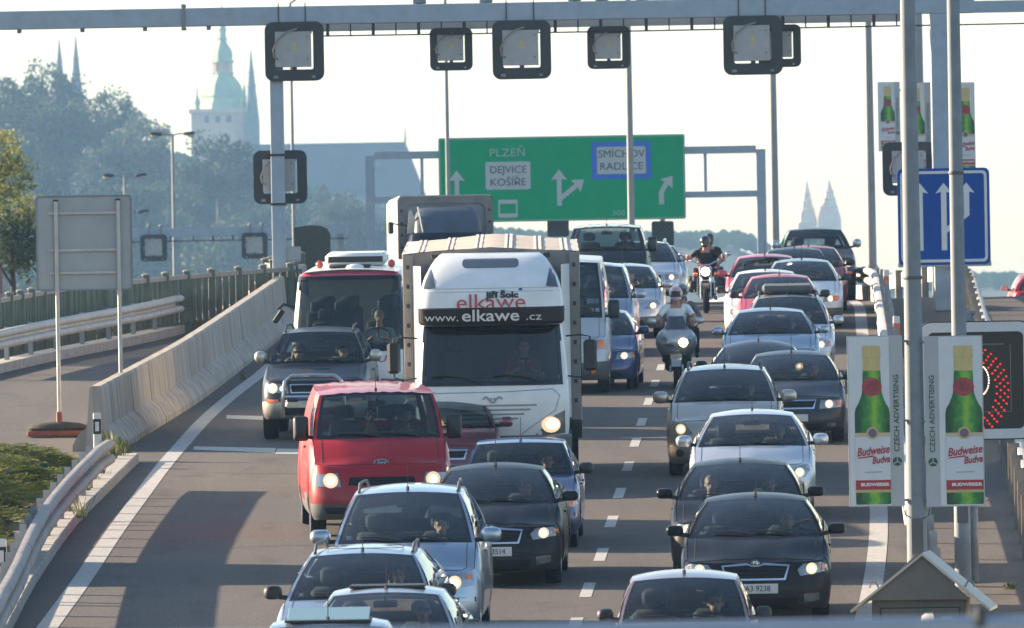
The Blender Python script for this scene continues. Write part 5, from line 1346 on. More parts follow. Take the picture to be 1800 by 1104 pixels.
# sleeper pod with the visor and its lettering
lv = [(2.46, 1.00, .08, 1.70), (2.50, 1.035, .00, 1.70), (2.70, 1.04, -.05, 1.70), (2.72, 1.02, -.02, 1.70), (2.92, 1.0, .0, 1.70), (3.02, .985, .06, 1.70), (3.15, .94, .20, 1.70), (3.30, .86, .42, 1.70), (3.42, .78, .66, 1.70), (3.48, .70, .90, 1.70)]
prow = loft_parts(lv, dep=.30, n=3.0)
a, b = submesh(prow, lambda i, c: i <= 2 and c.y < .75)
b.f.append(tuple(len(b.v) + k for k in range(n_))); b.mi.append(0); b.v += [tuple(q) for q in prow[-1]]
b.build('sleeper_pod', TW, TR, 50, merge=True); vis = a.build('visor', M_BLACK, TR, 50, merge=True)
bvhP = BVHTree.FromPolygons([tuple(q) for r_ in prow for q in r_], [(i * n_ + k, i * n_ + (k + 1) % n_, (i + 1) * n_ + (k + 1) % n_, (i + 1) * n_ + k) for i in range(len(prow) - 1) for k in range(n_)])
drape_on(bvhP, rrect(.80, .13, .055, 4, .0, 3.36), .010, mat('roof_hatch_glass', (.06, .075, .095), .25, coat=.6), 'roof_hatch', TR)
for s_ in (1, -1): drape_on(bvhP, [(s_ * x, z) for x, z in ((.78, 3.02), (.955, 3.0), (.90, 3.22), (.84, 3.30))][::s_], .010, mat('roof_hatch_glass', (.06, .075, .095), .25), 'pod_window', TR)
def wrap_text(body, size, m, x0, z0, bvh, off, parent, sx_=1.0, align='CENTER', bold=0., shear=0., zmin=-9):
    me = text_mesh(body, size, m, .002, align, sx_, shear, bold)
    for v in me.vertices:
        x, z = v.co.x + x0, max(v.co.z + z0, zmin); h_ = bvh.ray_cast(Vector((x, -3, z)), Vector((0, 1, 0)))[0]
        yy = h_.y if h_ is not None else 0
        v.co = Vector((x, yy - off + v.co.y, z))
    me.update(); return link('lettering', me, None, parent)
M_LETW = mat('white_lettering', (.72, .73, .72), .5); M_LETR = mat('red_lettering', (.42, .05, .06), .5)
wrap_text('www.', .165, M_LETW, -.70, 2.575, bvhP, .016, vis, 1.25); wrap_text('elkawe', .245, M_LETW, -.01, 2.595, bvhP, .016, vis, 1.20, bold=.003); wrap_text('.cz', .165, M_LETW, .60, 2.575, bvhP, .016, vis, 1.3)
wrap_text('elkawe', .34, M_LETR, .0, 2.79, bvhP, .014, TR, 1.05, zmin=2.715); wrap_text('Jiří Šolc', .12, M_INK, .16, 2.90, bvhP, .016, TR, 1.25, bold=.006)
for z in (2.95, 3.0):
    q = [bvhP.ray_cast(Vector((lerp(-.96, .96, k / 20), -3, z)), Vector((0, 1, 0)))[0] for k in range(21)]; q = [p for p in q if p is not None]
    mb = MB(); mb.tube(q, .005, 4); mb.build('panel_seam', M_SEAM, TR)
mb = MB(); mb.prism(circle_poly(.42, 2.975, .028, 12), .004, Matrix.Translation((0, bvhP.ray_cast(Vector((.42, -3, 2.975)), Vector((0, 1, 0)))[0].y - .008, 0))); mb.build('badge', mat('badge_blue', (.04, .08, .3), .4), TR, 0)
for s_ in (1, -1):
    mb = MB(); mb.grid([[Vector((s_ * x, y, z)) for z in (1.0, 1.7, 2.3, 2.9, 3.3)] for x, y in ((1.0, 1.35), (1.12, 1.74))]); mb.build('side_fairing', TW, TR, 40)
    mb = MB(); mb.box((s_ * .80, 1.45, 3.44), (.10, .08, .07), None, .01); mb.build('marker_lamp', M_BLACK, TR, 0)
# canvas box: hooped front wall, corner posts, seven ridged roof strips
M_CANV = mat('beige_canvas', (.46, .40, .33), .85, noise=.14, nscale=3, bump=.3, bscale=5)
M_CANF = mat('grey_canvas_front', (.20, .185, .175), .85, noise=.2, nscale=2.5, bump=.25, bscale=6)
BW, BH, BY0, BY1 = 1.262, 3.47, 1.82, 9.0
mb = MB(); mb.prism([(-BW, .95), (BW, .95), (BW, BH), (.0, BH + .09), (-BW, BH)], .05, Matrix.Translation((0, BY0, 0))); mb.build('front_wall', M_CANF, TR, 0)
for s_ in (1, -1):
    mb = MB(); mb.box((s_ * (BW - .075), BY0 - .03, (.95 + BH) / 2), (.15, .06, BH - .96), None, .01); po = mb.build('corner_post', M_CANF, TR, 0)
    for k in range(8):
        mb = MB(); mb.box((s_ * (BW - .075), BY0 - .065, 1.25 + k * .29), (.045, .02, .06), None, .006); mb.build('hinge', M_BLACK, po, 0)
    mb = MB(); mb.grid([[Vector((s_ * (BW + .012 * math.sin(k * 2.1 + j)), lerp(BY0, BY1, k / 24), z)) for j, z in enumerate((.95, 1.6, 2.3, 3.0, BH))] for k in range(25)]); mb.build('side_curtain', M_CANV, TR, 60)
xsr = [-BW, -1.02, -.60, -.18, .25, .67, 1.05, BW]
M_STRAP = mat('pale_webbing', (.56, .53, .48), .8, noise=.08, nscale=6)
for k in range(7):
    x0, x1 = xsr[k], xsr[k + 1]; zf = lambda x, y: BH + .09 * (1 - abs(x) / BW) + .012 * math.sin(y * 2.2 + x * 3)
    mb = MB(); mb.grid([[Vector((lerp(x0, x1, i / 4), y, zf(lerp(x0, x1, i / 4), y))) for i in range(5)] for y in [lerp(BY0, BY1, j / 14) for j in range(15)]]); mb.build('roof_strip', M_CANV if 0 < k < 6 else M_STRAP, TR, 60)
for x in xsr[1:-1]:
    for dx in (-.035, .035):
        mb = MB(); mb.grid([[Vector((x + dx - .022, y, BH + .09 * (1 - abs(x) / BW) + .012 * math.sin(y * 2.2 + x * 3) + .012)), Vector((x + dx + .022, y, BH + .09 * (1 - abs(x) / BW) + .012 * math.sin(y * 2.2 + x * 3) + .012))] for y in [lerp(BY0, BY1, j / 14) for j in range(15)]]); mb.build('roof_strap', M_STRAP, TR, 60)
mb = MB(); mb.box((0, BY1, (.95 + BH) / 2), (2 * BW, .05, BH - .96)); mb.build('rear_wall', M_CANF, TR, 0)
mb = MB(); mb.box((0, 5.2, .82), (2 * BW, 7.4, .24)); mb.box((-.4, 4.8, .62), (.1, 7.2, .2)); mb.box((.4, 4.8, .62), (.1, 7.2, .2)); mb.build('chassis', M_UNDER, TR, 0)
wheels_for(TR, (1.0, 6.6), 1.12, .43, .9, (6.6,))
# ---- grey canvas truck beyond the crest
T2M = front_at(795, 250.0, -.058)
T2 = thing('canvas_truck', 'grey canvas truck with dark roof deflector rising behind the white truck', 'truck', T2M)
h2 = 2.74; mb = MB(); frame_prism(mb, rrect(2.36, 2.0, .16, 4, 0, h2 - 1.0), rrect(1.98, 1.62, .16, 4, 0, h2 - 1.0), .08, Matrix.Translation((0, 1.70, 0))); fw = mb.build('front_frame', M_CANF, T2, 30)
mb = MB(); mb.prism(rrect(2.0, 1.66, .16, 4, 0, h2 - 1.0), .04, Matrix.Translation((0, 1.75, 0))); mb.build('front_wall', mat('dusty_canvas', (.24, .25, .27), .8, noise=.2, nscale=2), T2, 30)
for s_ in (1, -1):
    mb = MB(); mb.grid([[Vector((s_ * 1.18, lerp(1.78, 7.5, k / 14), z)) for z in (.7, 1.4, 2.1, h2 - .08)] + [Vector((s_ * 1.12, lerp(1.78, 7.5, k / 14), h2))] for k in range(15)]); mb.build('side_curtain', mat('dirty_cream_canvas', (.50, .45, .36), .8, noise=.25, nscale=1.2), T2, 60)
    for k in range(5):
        mb = MB(); mb.box((s_ * 1.08, 1.69, h2 - .35 - .3 * k), (.05, .02, .06)); mb.build('hinge', M_BLACK, fw, 0)
mb = MB(); mb.box((0, 4.6, h2 + .0), (2.26, 5.8, .05), None, .02); mb.build('roof', M_CANV, T2, 0)
mb = MB(); mb.grid(loft_parts([(.4, 1.0, 0, 1.6), (1.0, 1.02, 0, 1.6), (1.3, 1.0, .08, 1.6), (1.78, .92, .4, 1.6), (1.84, .86, .6, 1.6)], dep=.3, n=3), close=True); mb.build('cab', PT['navy'], T2, 40)
dfl = loft_parts([(1.82, .82, .52, 1.6), (2.1, .80, .66, 1.6), (2.32, .74, .88, 1.6), (2.44, .64, 1.15, 1.6), (2.47, .5, 1.35, 1.6)], dep=.3, n=3)
mb = MB(); mb.grid(dfl, close=True); mb.f.append(tuple(4 * n_ + k for k in range(n_))); mb.mi.append(0); mb.build('roof_deflector', mat('deflector_navy', (.06, .075, .105), .5, coat=.1, noise=.2, nscale=2), T2, 45)
mb = MB(); mb.prism([(-.98, 1.82), (-.66, 1.82), (-.88, 2.40), (-.93, 2.36)], .03, Matrix.Translation((0, .95, 0))); mb.build('side_fairing', mat('cream_fairing', (.55, .51, .43), .5), T2, 0)
mb = MB(); mb.tube([(-.62, .5, 1.84), (-.72, .8, 2.46)], .018, 6); mb.build('antenna', mat('cream_fairing', (.55, .51, .43), .5), T2)
mb = MB(); mb.box((0, 4.4, .6), (2.3, 6, .25)); mb.build('chassis', M_UNDER, T2, 0)
for s_ in (-1,): mb = MB(); mb.tube([(-1.02, .3, 2.0), (-1.35, .2, 2.05)], .02, 6); mb.box((-1.42, .2, 1.95), (.14, .08, .3), None, .03); mb.build('door_mirror', M_BLACK, T2, 30)
wheels_for(T2, (.9, 5.8), 1.05, .42)
# ---- white coach with a red brow
BM = front_at(614, 173.5, .035)
BU = thing('minibus', 'white minibus with red brow and two red roof lamps behind the off-road car', 'minibus', BM)
lv = [(.35, .92, .10, 7.4), (.5, .98, .02, 7.4), (.9, .99, .0, 7.4), (1.22, .985, .10, 7.4), (1.28, .98, .14, 7.4), (1.5, .97, .28, 7.4), (1.9, .945, .52, 7.4), (2.3, .91, .74, 7.4), (2.42, .90, .80, 7.4), (2.52, .88, .88, 7.4), (2.58, .80, 1.02, 7.3)]
rows = loft_parts(lv, dep=.34, n=3.0, NS=12)
m_ = len(rows[0]); bd = MB(); gl = MB(); red = MB(); sd2 = MB()
for i in range(len(rows) - 1):
    for k in range(m_):
        q = [rows[i][k], rows[i][(k + 1) % m_], rows[i + 1][(k + 1) % m_], rows[i + 1][k]]; c = sum(q, Vector()) / 4
        fr_ = c.y < lv[i][2] + .30 and abs(c.x) < lv[i][1] * .97
        if 4 <= i <= 8 and fr_: gl.add(q, [(0, 1, 2, 3)])
        elif i == 9 and c.y < lv[i][2] + .35: red.add(q, [(0, 1, 2, 3)])
        elif 5 <= i <= 7 and abs(c.x) > .85 and 1.2 < c.y < 7.0: sd2.add(q, [(0, 1, 2, 3)])
        else: bd.add(q, [(0, 1, 2, 3)])
bd.build('body', TW, BU, 40, merge=True); gl.build('windscreen', M_GLASSB, BU, 50, merge=True); red.build('brow', PT['pink'], BU, 50, merge=True); sd2.build('side_window', M_GLASSD, BU, 50, merge=True)
mb = MB(); rr_ = rows[-1]; mb.grid([[Vector((x * .8 / 1.0, y, 2.58 + .05 * (1 - x * x))) for x in [k / 5 - 1 for k in range(11)]] for y in [1.02 + .635 * k for k in range(11)]]); mb.build('roof', TW, BU, 50)
bvhB = BVHTree.FromPolygons([tuple(q) for r_ in rows for q in r_], [(i * m_ + k, i * m_ + (k + 1) % m_, (i + 1) * m_ + (k + 1) % m_, (i + 1) * m_ + k) for i in range(len(rows) - 1) for k in range(m_)])
ring_on(bvhB, trap(.965, .885, 1.26, 2.53), trap(.90, .83, 1.36, 2.46), .012, M_FRIT, 'windscreen_border', BU)
mb = MB(); mb.box((0, 3.6, 2.74), (1.05, 1.2, .22), None, .06); ac = mb.build('air_conditioner', TW, BU, 40)
mb = MB(); mb.box((0, 2.99, 2.74), (.94, .02, .10)); mb.build('intake_grille', M_BLACK, ac, 0)
mb = MB(); mb.box((-.05, 2.1, 2.655), (.72, .5, .06), None, .025); mb.build('roof_hatch', M_BLACK, BU, 40)
mb = MB(); mb.sphere((.05, 1.75, 2.64), (.16, .16, .06), 12, 6); mb.build('roof_vent', TW, BU)
for s_ in (1, -1):
    mb = MB(); mb.box((s_ * .62, 3.0, 2.66), (.12, .12, .14), None, .04); mb.build('roof_lamp', mat('red_roof_lamp', (.5, .05, .03), .3, coat=.5), BU, 40)
    pl = [(s_ * x, z) for x, z in ((.5, .60), (.93, .62), (.92, .78), (.55, .80))][::s_]; h1 = drape_on(bvhB, pl, .01, M_LENS, 'headlight', BU); drape_on(bvhB, circle_poly(s_ * .68, .70, .06), .018, M_CHROME, 'bulb', h1, skirt=.008)
mb = MB(); mb.tube([(-.93, .5, 2.02), (-1.10, .2, 2.08), (-1.18, .12, 2.0)], .025, 6); mb.box((-1.18, .12, 1.88), (.10, .06, .26), Matrix.Rotation(R(35), 3, 'Y'), .02); mb.build('door_mirror', M_BLACK, BU, 30)
simple_inside(BU, .92, .42, 1.36, 1.12, 1.5, .6)
wrap_text('USS', .17, M_LETR, .66, 1.13, bvhB, .010, BU, 1.35, shear=.2)
for k in range(4):
    for x in (-.62, -.2, .5):
        if k == 0 and x > 0: continue
        mb = MB(); mb.box((x, 2.4 + k * .9, 1.45), (.42, .14, .85), Matrix.Rotation(R(-10), 3, 'X'), .05); s2 = mb.build('passenger_seat', M_SEAT, BU, 50)
        mb = MB(); mb.box((x, 2.5 + k * .9, 1.95), (.3, .1, .2), None, .04); mb.build('headrest', mat('blue_headrest', (.05, .07, .11), .8), s2, 50)
mb = MB(); mb.grid([[Vector((lerp(.40, .82, i / 4), .62 + .02 * math.sin(i * 2), 1.40 + .03 * math.sin(i * 1.7 + j) + .05 * j)) for i in range(5)] for j in range(2)]); mb.build('paper', M_SWHITE, BU, 0)
wheels_for(BU, (1.1, 5.4), 1.0, .36)
# off-road car bull bar, van roof antenna and emblem, sunroofs
c = SUV1; mb = MB()
for s_ in (1, -1):
    mb.tube([(s_ * .50, -.10, .40), (s_ * .50, -.14, .70), (s_ * .46, -.12, .98), (s_ * .36, -.08, 1.06), (0, -.08, 1.07)], .035, 8)
mb.tube([(-.5, -.13, .72), (.5, -.13, .72)], .03, 8); mb.build('bull_bar', M_CHROME, c.root)
c = VAN; h_, _ = c.hit(0, 1.02)
mb = MB(); mb.prism(circle_poly(0, 1.02, .105, 20, .048), .012, Matrix.Translation((0, h_.y - .016, 0))); em = mb.build('emblem', M_CHROME, c.root, 30)
mb = MB(); mb.prism(circle_poly(0, 1.02, .092, 20, .038), .004, Matrix.Translation((0, h_.y - .020, 0))); mb.build('emblem_field', mat('emblem_blue', (.02, .05, .18), .3), em, 0)
t = link('lettering', text_mesh('Ford', .062, M_LETW, .001, shear=.3), None, em); t.location = (0, h_.y - .0225, 1.02)
c = L1; z = c.cant(2.0).z + c.p['crown'] - .02
mb = MB(); mb.box((0, 2.15, z + .055), (.80, .50, .012), Matrix.Rotation(R(13), 3, 'X'), .004); mb.build('glass_sunroof', mat('green_sunroof_glass', (.20, .32, .32), .25, coat=.4), c.root, 0)
mb = MB(); mb.box((0, 2.1, z + .012), (.84, .5, .02)); mb.build('sunroof_slot', M_BLACK, c.root, 0)
for c in (L2,):
    z = c.cant(2.2).z + c.p['crown']; mb = MB(); mb.box((0, 2.22, z - .004), (.78, .34, .03), None, .008); mb.build('sunroof_slot', M_BLACK, c.root, 0)
c = L3; z = c.cant(2.3).z + c.p['crown']; mb = MB(); frame_prism(mb, rrect(.84, .5, .05, 3), rrect(.82, .48, .05, 3), .006, Matrix.Translation((0, 2.5, z - .004)) @ Matrix.Rotation(R(-90), 4, 'X')); mb.build('sunroof_seam', M_BLACK, c.root, 0)
# emblem wing marks of the two black liftbacks
for c in (R2, L5, R3):
    em, y = c.emblem; mb = MB()
    frame_prism(mb, circle_poly(0, .735, .046, 18), circle_poly(0, .735, .036, 18), .004, Matrix.Translation((0, y - .004, 0)))
    mb.prism([(-.022, .712), (-.012, .712), (-.012, .742), (.008, .766), (-.004, .762), (-.022, .742)], .004, Matrix.Translation((0, y - .004, 0))); mb.prism([(.0, .712), (.008, .712), (.008, .745), (.024, .745), (.02, .757), (.0, .755)], .004, Matrix.Translation((0, y - .004, 0)))
    mb.build('emblem_mark', M_BLACK, em, 0)

# ================================================================== PEOPLE
M_EYE = mat('eye_dark', (.03, .02, .018), .3)
def cloth(name, col): return mat('cloth_' + name, col, .85, noise=.12, nscale=18)
HAIR = {k: mat('hair_' + k, v, .6, noise=.3, nscale=30) for k, v in dict(dark=(.02, .014, .011), brown=(.07, .04, .025), grey=(.22, .21, .20), blond=(.24, .15, .07)).items()}
TEMPL = {}
def person_mesh(pose):
    """one continuous body: limbs, torso, neck and head grown together by a remesh, colours by region"""
    if pose in TEMPL: return TEMPL[pose]
    mb = MB(); rid = pose in ('rider', 'pillion', 'cruiser')
    lean = -.02 if rid else .12
    sh, el, wr_, kn, an = {
        'driver': (.45, (.27, -.10, .20), (.15, -.34, .30), (.15, -.46, .10), (.14, -.78, -.22)),
        'passenger': (.45, (.26, .02, .17), (.12, -.20, .08), (.13, -.46, .08), (.12, -.70, -.26)),
        'phone': (.45, (.30, -.06, .20), (.22, -.10, .46), (.13, -.46, .08), (.12, -.70, -.26)),
        'rider': (.47, (.34, -.16, .26), (.30, -.44, .24), (.22, -.40, .03), (.22, -.36, -.40)),
        'cruiser': (.47, (.38, -.10, .30), (.40, -.42, .36), (.24, -.40, .06), (.24, -.62, -.34)),
        'pillion': (.47, (.30, -.10, .24), (.20, -.34, .14), (.24, -.40, .03), (.25, -.32, -.38))}[pose]
    # torso as stacked ellipses
    prof = [(-.10, .17, .12, 0), (-.02, .185, .135, .0), (.10, .165, .12, lean * .25), (.22, .165, .118, lean * .5), (.34, .185, .125, lean * .8), (.42, .195, .11, lean), (.47, .15, .085, lean), (.50, .07, .065, lean)]
    mb.grid([[Vector((a * math.cos(2 * math.pi * k / 20), y + b * math.sin(2 * math.pi * k / 20), z)) for k in range(20)] for z, a, b, y in prof], close=True)
    mb.f += [tuple(range(19, -1, -1)), tuple(7 * 20 + k for k in range(20))]; mb.mi += [0, 0]
    mb.capsule([(0, lean, .46), (0, lean - .015, .56)], [.062, .056])
    hc = Vector((0, lean - .03, .665))
    # head: cranium, jaw, nose, brow and ears
    mb.sphere(hc + Vector((0, .01, .02)), (.076, .095, .098), 18, 12); mb.sphere(hc + Vector((0, -.022, -.045)), (.057, .068, .072), 14, 9)
    mb.capsule([hc + Vector((0, -.082, .018)), hc + Vector((0, -.104, -.018))], [.010, .016], 8)
    for s_ in (1, -1):
        mb.sphere(hc + Vector((s_ * .077, .012, -.005)), (.012, .022, .032), 8, 6)
        mb.sphere(hc + Vector((s_ * .032, -.066, .032)), (.024, .018, .012), 8, 6)
        S_ = Vector((s_ * .19, lean, sh - .03)); E_ = Vector((s_ * el[0], lean + el[1], el[2])); W_ = Vector((s_ * wr_[0], lean + wr_[1], wr_[2]))
        if pose == 'phone' and s_ > 0: E_ = Vector((.26, lean + .02, .17)); W_ = Vector((.12, lean - .2, .08))
        mb.capsule([Vector((s_ * .13, lean, sh - .01)), S_, S_.lerp(E_, .5), E_], [.062, .068, .052, .044])
        mb.capsule([E_, E_.lerp(W_, .4), W_], [.044, .043, .028])
        # hand: palm, four curled fingers and a thumb
        d = (W_ - E_).normalized(); side = Vector((-s_, 0, 0)) - d * d.dot(Vector((-s_, 0, 0))); side.normalize(); up = side.cross(d) * s_; 
        mb.capsule([W_, W_ + d * .075], [.030, .036], 10)
        for f in range(4):
            b0 = W_ + d * .085 + up * (.027 - .018 * f) * 1.0; l_ = (.030, .034, .032, .026)[f]
            mb.capsule([b0, b0 + d * l_ + side * .008, b0 + d * (l_ + .008) + side * .034, b0 + d * (l_ - .014) + side * .05], [.0105, .0105, .0098, .009], 7)
        mb.capsule([W_ + d * .03 + up * .026 + side * .01, W_ + d * .055 + up * .045 + side * .03, W_ + d * .085 + up * .042 + side * .045], [.013, .012, .010], 7)
        H_ = Vector((s_ * .095, .0, -.03)); K_ = Vector((s_ * kn[0], kn[1], kn[2])); A_ = Vector((s_ * an[0], an[1], an[2]))
        mb.capsule([H_, H_.lerp(K_, .5), K_], [.098, .084, .060]); mb.capsule([K_, K_.lerp(A_, .35), A_], [.058, .056, .038])
        mb.capsule([A_ + Vector((0, .04, -.03)), A_ + Vector((0, -.06, -.045)), A_ + Vector((0, -.15, -.055))], [.038, .042, .030])
    me = mb.mesh('body_raw', M_SKIN, 0)
    o = bpy.data.objects.new('body_raw', me); COL.objects.link(o)
    md = o.modifiers.new('r', 'REMESH'); md.mode = 'VOXEL'; md.voxel_size = .0085
    sm = o.modifiers.new('s', 'SMOOTH'); sm.iterations = 3; sm.factor = .4
    dg = bpy.context.evaluated_depsgraph_get(); out = bpy.data.meshes.new_from_object(o.evaluated_get(dg)); bpy.data.objects.remove(o)
    out.materials.clear()
    for _ in range(4): out.materials.append(M_SKIN)
    # regions: 0 skin, 1 shirt, 2 trousers, 3 shoes
    mi = []
    wp = [Vector((s_ * wr_[0], lean + wr_[1], wr_[2])) for s_ in (1, -1)]
    short = pose in ('driver', 'phone', 'cruiser', 'rider')
    for f in out.polygons:
        c = f.center; r = 1
        nearw = min((c - q).length for q in wp)
        ex = [Vector((s_ * el[0], lean + el[1], el[2])) for s_ in (1, -1)]
        if c.z > .50 - .06 * (c.y < lean) and abs(c.x) < .1: r = 0
        elif nearw < .13 and abs(c.x) > .04 and c.y < lean - .02: r = 0
        elif short and min((c - q).length for q in ex) < .10 and abs(c.x) > .2: r = 0
        elif short and abs(c.x) > .12 and c.y < lean - .16 and c.z > .16: r = 0
        elif c.z < .0 or (c.y < -.13 and c.z < .2): r = 3 if (abs(c.x) > .08 and (c - Vector((math.copysign(an[0], c.x), an[1] - .05, an[2] - .04))).length < .13) else 2
        mi.append(r)
    out.polygons.foreach_set('material_index', mi); out.polygons.foreach_set('use_smooth', [True] * len(out.polygons)); out.name = 'person_' + pose
    TEMPL[pose] = (out, hc); return TEMPL[pose]
M_SHOE = mat('shoe_black', (.02, .02, .02), .6)
def head_bits(root, hc, hair, long_=False, bald=False, shades=False):
    if hair:
        mb = MB(); mb.sphere(hc + Vector((0, .022, .034)), (.086, .098, .098), 16, 10)
        if long_:
            for s_ in (1, -1): mb.capsule([hc + Vector((s_ * .07, .03, .02)), hc + Vector((s_ * .085, .02, -.10)), hc + Vector((s_ * .08, .0, -.20))], [.035, .040, .028])
            mb.capsule([hc + Vector((0, .07, .02)), hc + Vector((0, .085, -.2))], [.07, .08])
        # keep the face clear
        me = mb.mesh('hair', HAIR[hair], 60); bm = bmesh.new(); bm.from_mesh(me)
        bmesh.ops.delete(bm, geom=[f for f in bm.faces if f.calc_center_median().y < hc.y - .045 and f.calc_center_median().z < hc.z + .075 and abs(f.calc_center_median().x) < .075], context='FACES'); bm.to_mesh(me); bm.free()
        link('hair', me, None, root)
    if shades:
        mb = MB(); mb.box(hc + Vector((0, -.088, .03)), (.14, .02, .036), None, .009); mb.tube([hc + Vector((-.075, -.08, .035)), hc + Vector((-.08, .02, .03))], .004, 4); mb.tube([hc + Vector((.075, -.08, .035)), hc + Vector((.08, .02, .03))], .004, 4); mb.build('sunglasses', M_FRIT, root, 30)
    else:
        mb = MB()
        for s_ in (1, -1): mb.sphere(hc + Vector((s_ * .030, -.083, .017)), (.012, .006, .008), 8, 5)
        mb.build('eyes', M_EYE, root)
    mb = MB(); mb.box(hc + Vector((0, -.086, -.058)), (.042, .012, .010), None, .004); mb.build('lips', mat('lips', (.36, .13, .11), .5), root, 30)
def person(M, label, pose, shirt, trousers=(.03, .035, .05), hair='dark', group=None, helmet=None, turn=0, **kw):
    me, hc = person_mesh(pose)
    root = thing('person', label, 'person', M, group)
    o = link('body', me, None, root)
    for i, m in enumerate((M_SKIN, cloth('%.2f_%.2f_%.2f' % shirt, shirt), cloth('%.2f_%.2f_%.2f' % trousers, trousers), M_SHOE)):
        o.material_slots[i].link = 'OBJECT'; o.material_slots[i].material = m
    head_bits(root, hc, None if helmet else hair, **kw)
    if helmet:
        mh, full = helmet; mb = MB(); mb.sphere(hc + Vector((0, .015, .03)), (.118, .135, .128), 22, 14)
        if full: mb.sphere(hc + Vector((0, -.05, -.055)), (.098, .10, .06), 16, 8)
        me2 = mb.mesh('helmet', mh, 60); bm = bmesh.new(); bm.from_mesh(me2)
        def cut(f):
            c = f.calc_center_median() - hc
            return (c.y < -.05 and -.03 < c.z < .055 and abs(c.x) < .085) or c.z < -.105 or (not full and c.y < -.03 and c.z < .05)
        bmesh.ops.delete(bm, geom=[f for f in bm.faces if cut(f)], context='FACES'); bm.to_mesh(me2); bm.free()
        h_ = link('helmet', me2, None, root)
        mb = MB(); mb.grid([[hc + Vector((.108 * math.sin(a), .01 - .132 * math.cos(a), z)) for a in [R(-60 + 12 * k) for k in range(11)]] for z in ((-.025, .01, .05, .075) if full else (.045, .06, .075, .085))]); mb.build('visor', mat('smoked_visor', (.03, .03, .035), .1, coat=.5), h_, 60)
    return root
def in_car(C, side, label, pose='driver', shirt=(.2, .2, .22), dz=0., dy=0., **kw):
    s_ = C.seat(side); M = C.M @ Matrix.Translation((s_.x, s_.y + dy, s_.z + dz))
    return person(M, label, pose, shirt, **kw)
dr = 'drivers seated behind windscreens'
in_car(R1, 1, 'woman driver in a pale sleeveless top at the wheel of the mauve hatchback', shirt=(.5, .48, .46), hair='brown', group=dr)
in_car(R2, 1, 'dark-clothed driver of the black liftback with plate 9238', shirt=(.05, .05, .06), group=dr)
in_car(R3, 1, 'driver in the second black liftback of the right queue', shirt=(.06, .05, .05), group=dr)
in_car(R3, -1, 'blond passenger in the second black liftback of the right queue', 'passenger', (.10, .09, .09), hair='blond')
in_car(R4, 1, 'driver in a white shirt in the pale silver hatchback', shirt=(.62, .62, .60), hair='grey', group=dr)
in_car(R5, 1, 'driver of the champagne people carrier', shirt=(.16, .08, .05), hair='brown', group=dr)
in_car(R6, 1, 'woman driver with a pale sleeve in the dark grey liftback', shirt=(.05, .05, .06), hair='brown', long_=True, group=dr)
in_car(R7, 1, 'driver of the dark arched-roof hatchback', shirt=(.12, .12, .13), group=dr)
in_car(R8, 1, 'driver of the silver hatchback with swept-back headlights', shirt=(.10, .10, .12), group=dr)
in_car(R9, 1, 'driver of the estate with the roof box', shirt=(.20, .07, .05), group=dr)
in_car(R10, 1, 'driver of the far white hatchback with amber-cornered headlight', shirt=(.3, .25, .2), group=dr)
in_car(R11, 1, 'driver of the nearer pinkish red hatchback', shirt=(.12, .14, .12), group=dr)
in_car(R13, 1, 'driver of the pinkish red hatchback near the crest', shirt=(.10, .12, .16), group=dr)
in_car(R15, 1, 'driver of the silver estate at the crest', shirt=(.2, .18, .16), group=dr)
in_car(L2, 1, 'bald driver in sunglasses in the sunroof hatchback', shirt=(.12, .13, .15), hair=None, shades=True, dz=.05)
in_car(L2, -1, 'passenger beside the bald driver in sunglasses', 'passenger', (.08, .08, .1), hair='brown')
in_car(L3, 1, 'dark-haired woman driving the blue-silver estate with tall roof rails', shirt=(.05, .05, .06), hair='dark', long_=True, dz=.05)
in_car(L4, 1, 'driver of the large blue-silver people carrier', shirt=(.06, .06, .08), group=dr)
in_car(L5, 1, 'driver of the black liftback with plate 3514', shirt=(.10, .09, .09), group=dr)
in_car(L6, 1, 'short-haired man driving the mid blue hatchback', shirt=(.06, .07, .10), hair='brown')
in_car(L7, 1, 'woman driving the maroon car behind the red van', shirt=(.28, .20, .17), hair='brown', long_=True)
in_car(VAN, 1, 'man driving the red delivery van', shirt=(.03, .05, .06), dz=.0)
in_car(VAN, -.15, 'passenger in a dark vest with a bright green logo in the red van', 'passenger', (.04, .05, .06), dz=.0)
mb = MB(); mb.prism([(-.06, .25), (.07, .25), (.02, .37), (-.03, .36)], .006); vl = mb.build('green_logo', mat('bright_green_print', (.18, .55, .03), .7), bpy.data.objects[max((o.name for o in COL.objects if o.name.startswith('person')), key=lambda n: (len(n), n))], 0); vl.location = (0, -.06, 0)
in_car(SUV1, 1, 'man in blue driving the off-road car', shirt=(.05, .16, .24))
in_car(SUV1, -1, 'woman with raised hand and sunglasses in the off-road car', 'phone', (.55, .52, .50), hair='brown', long_=True, shades=True)
in_car(DUC, 1, 'driver of the pale grey panel van', shirt=(.16, .15, .15), group=dr)
in_car(M2, 1, 'man in khaki driving behind the panel van', shirt=(.20, .16, .11), hair='brown')
in_car(M3, 1, 'driver of the silver hatchback behind the panel van', shirt=(.32, .18, .16), group=dr)
in_car(M4, 1, 'dark-haired driver of the dark-fronted van', shirt=(.05, .05, .05), group=dr)
person(front_at(866, TD, .002) @ Matrix.Translation((.48, 1.13, 1.42)), 'man in a red shirt driving the white truck', 'driver', (.30, .03, .04), hair='brown')
person(BM @ Matrix.Translation((.46, 1.48, 1.12)), 'man in a pale blue shirt driving the minibus', 'driver', (.26, .34, .44), hair='grey')

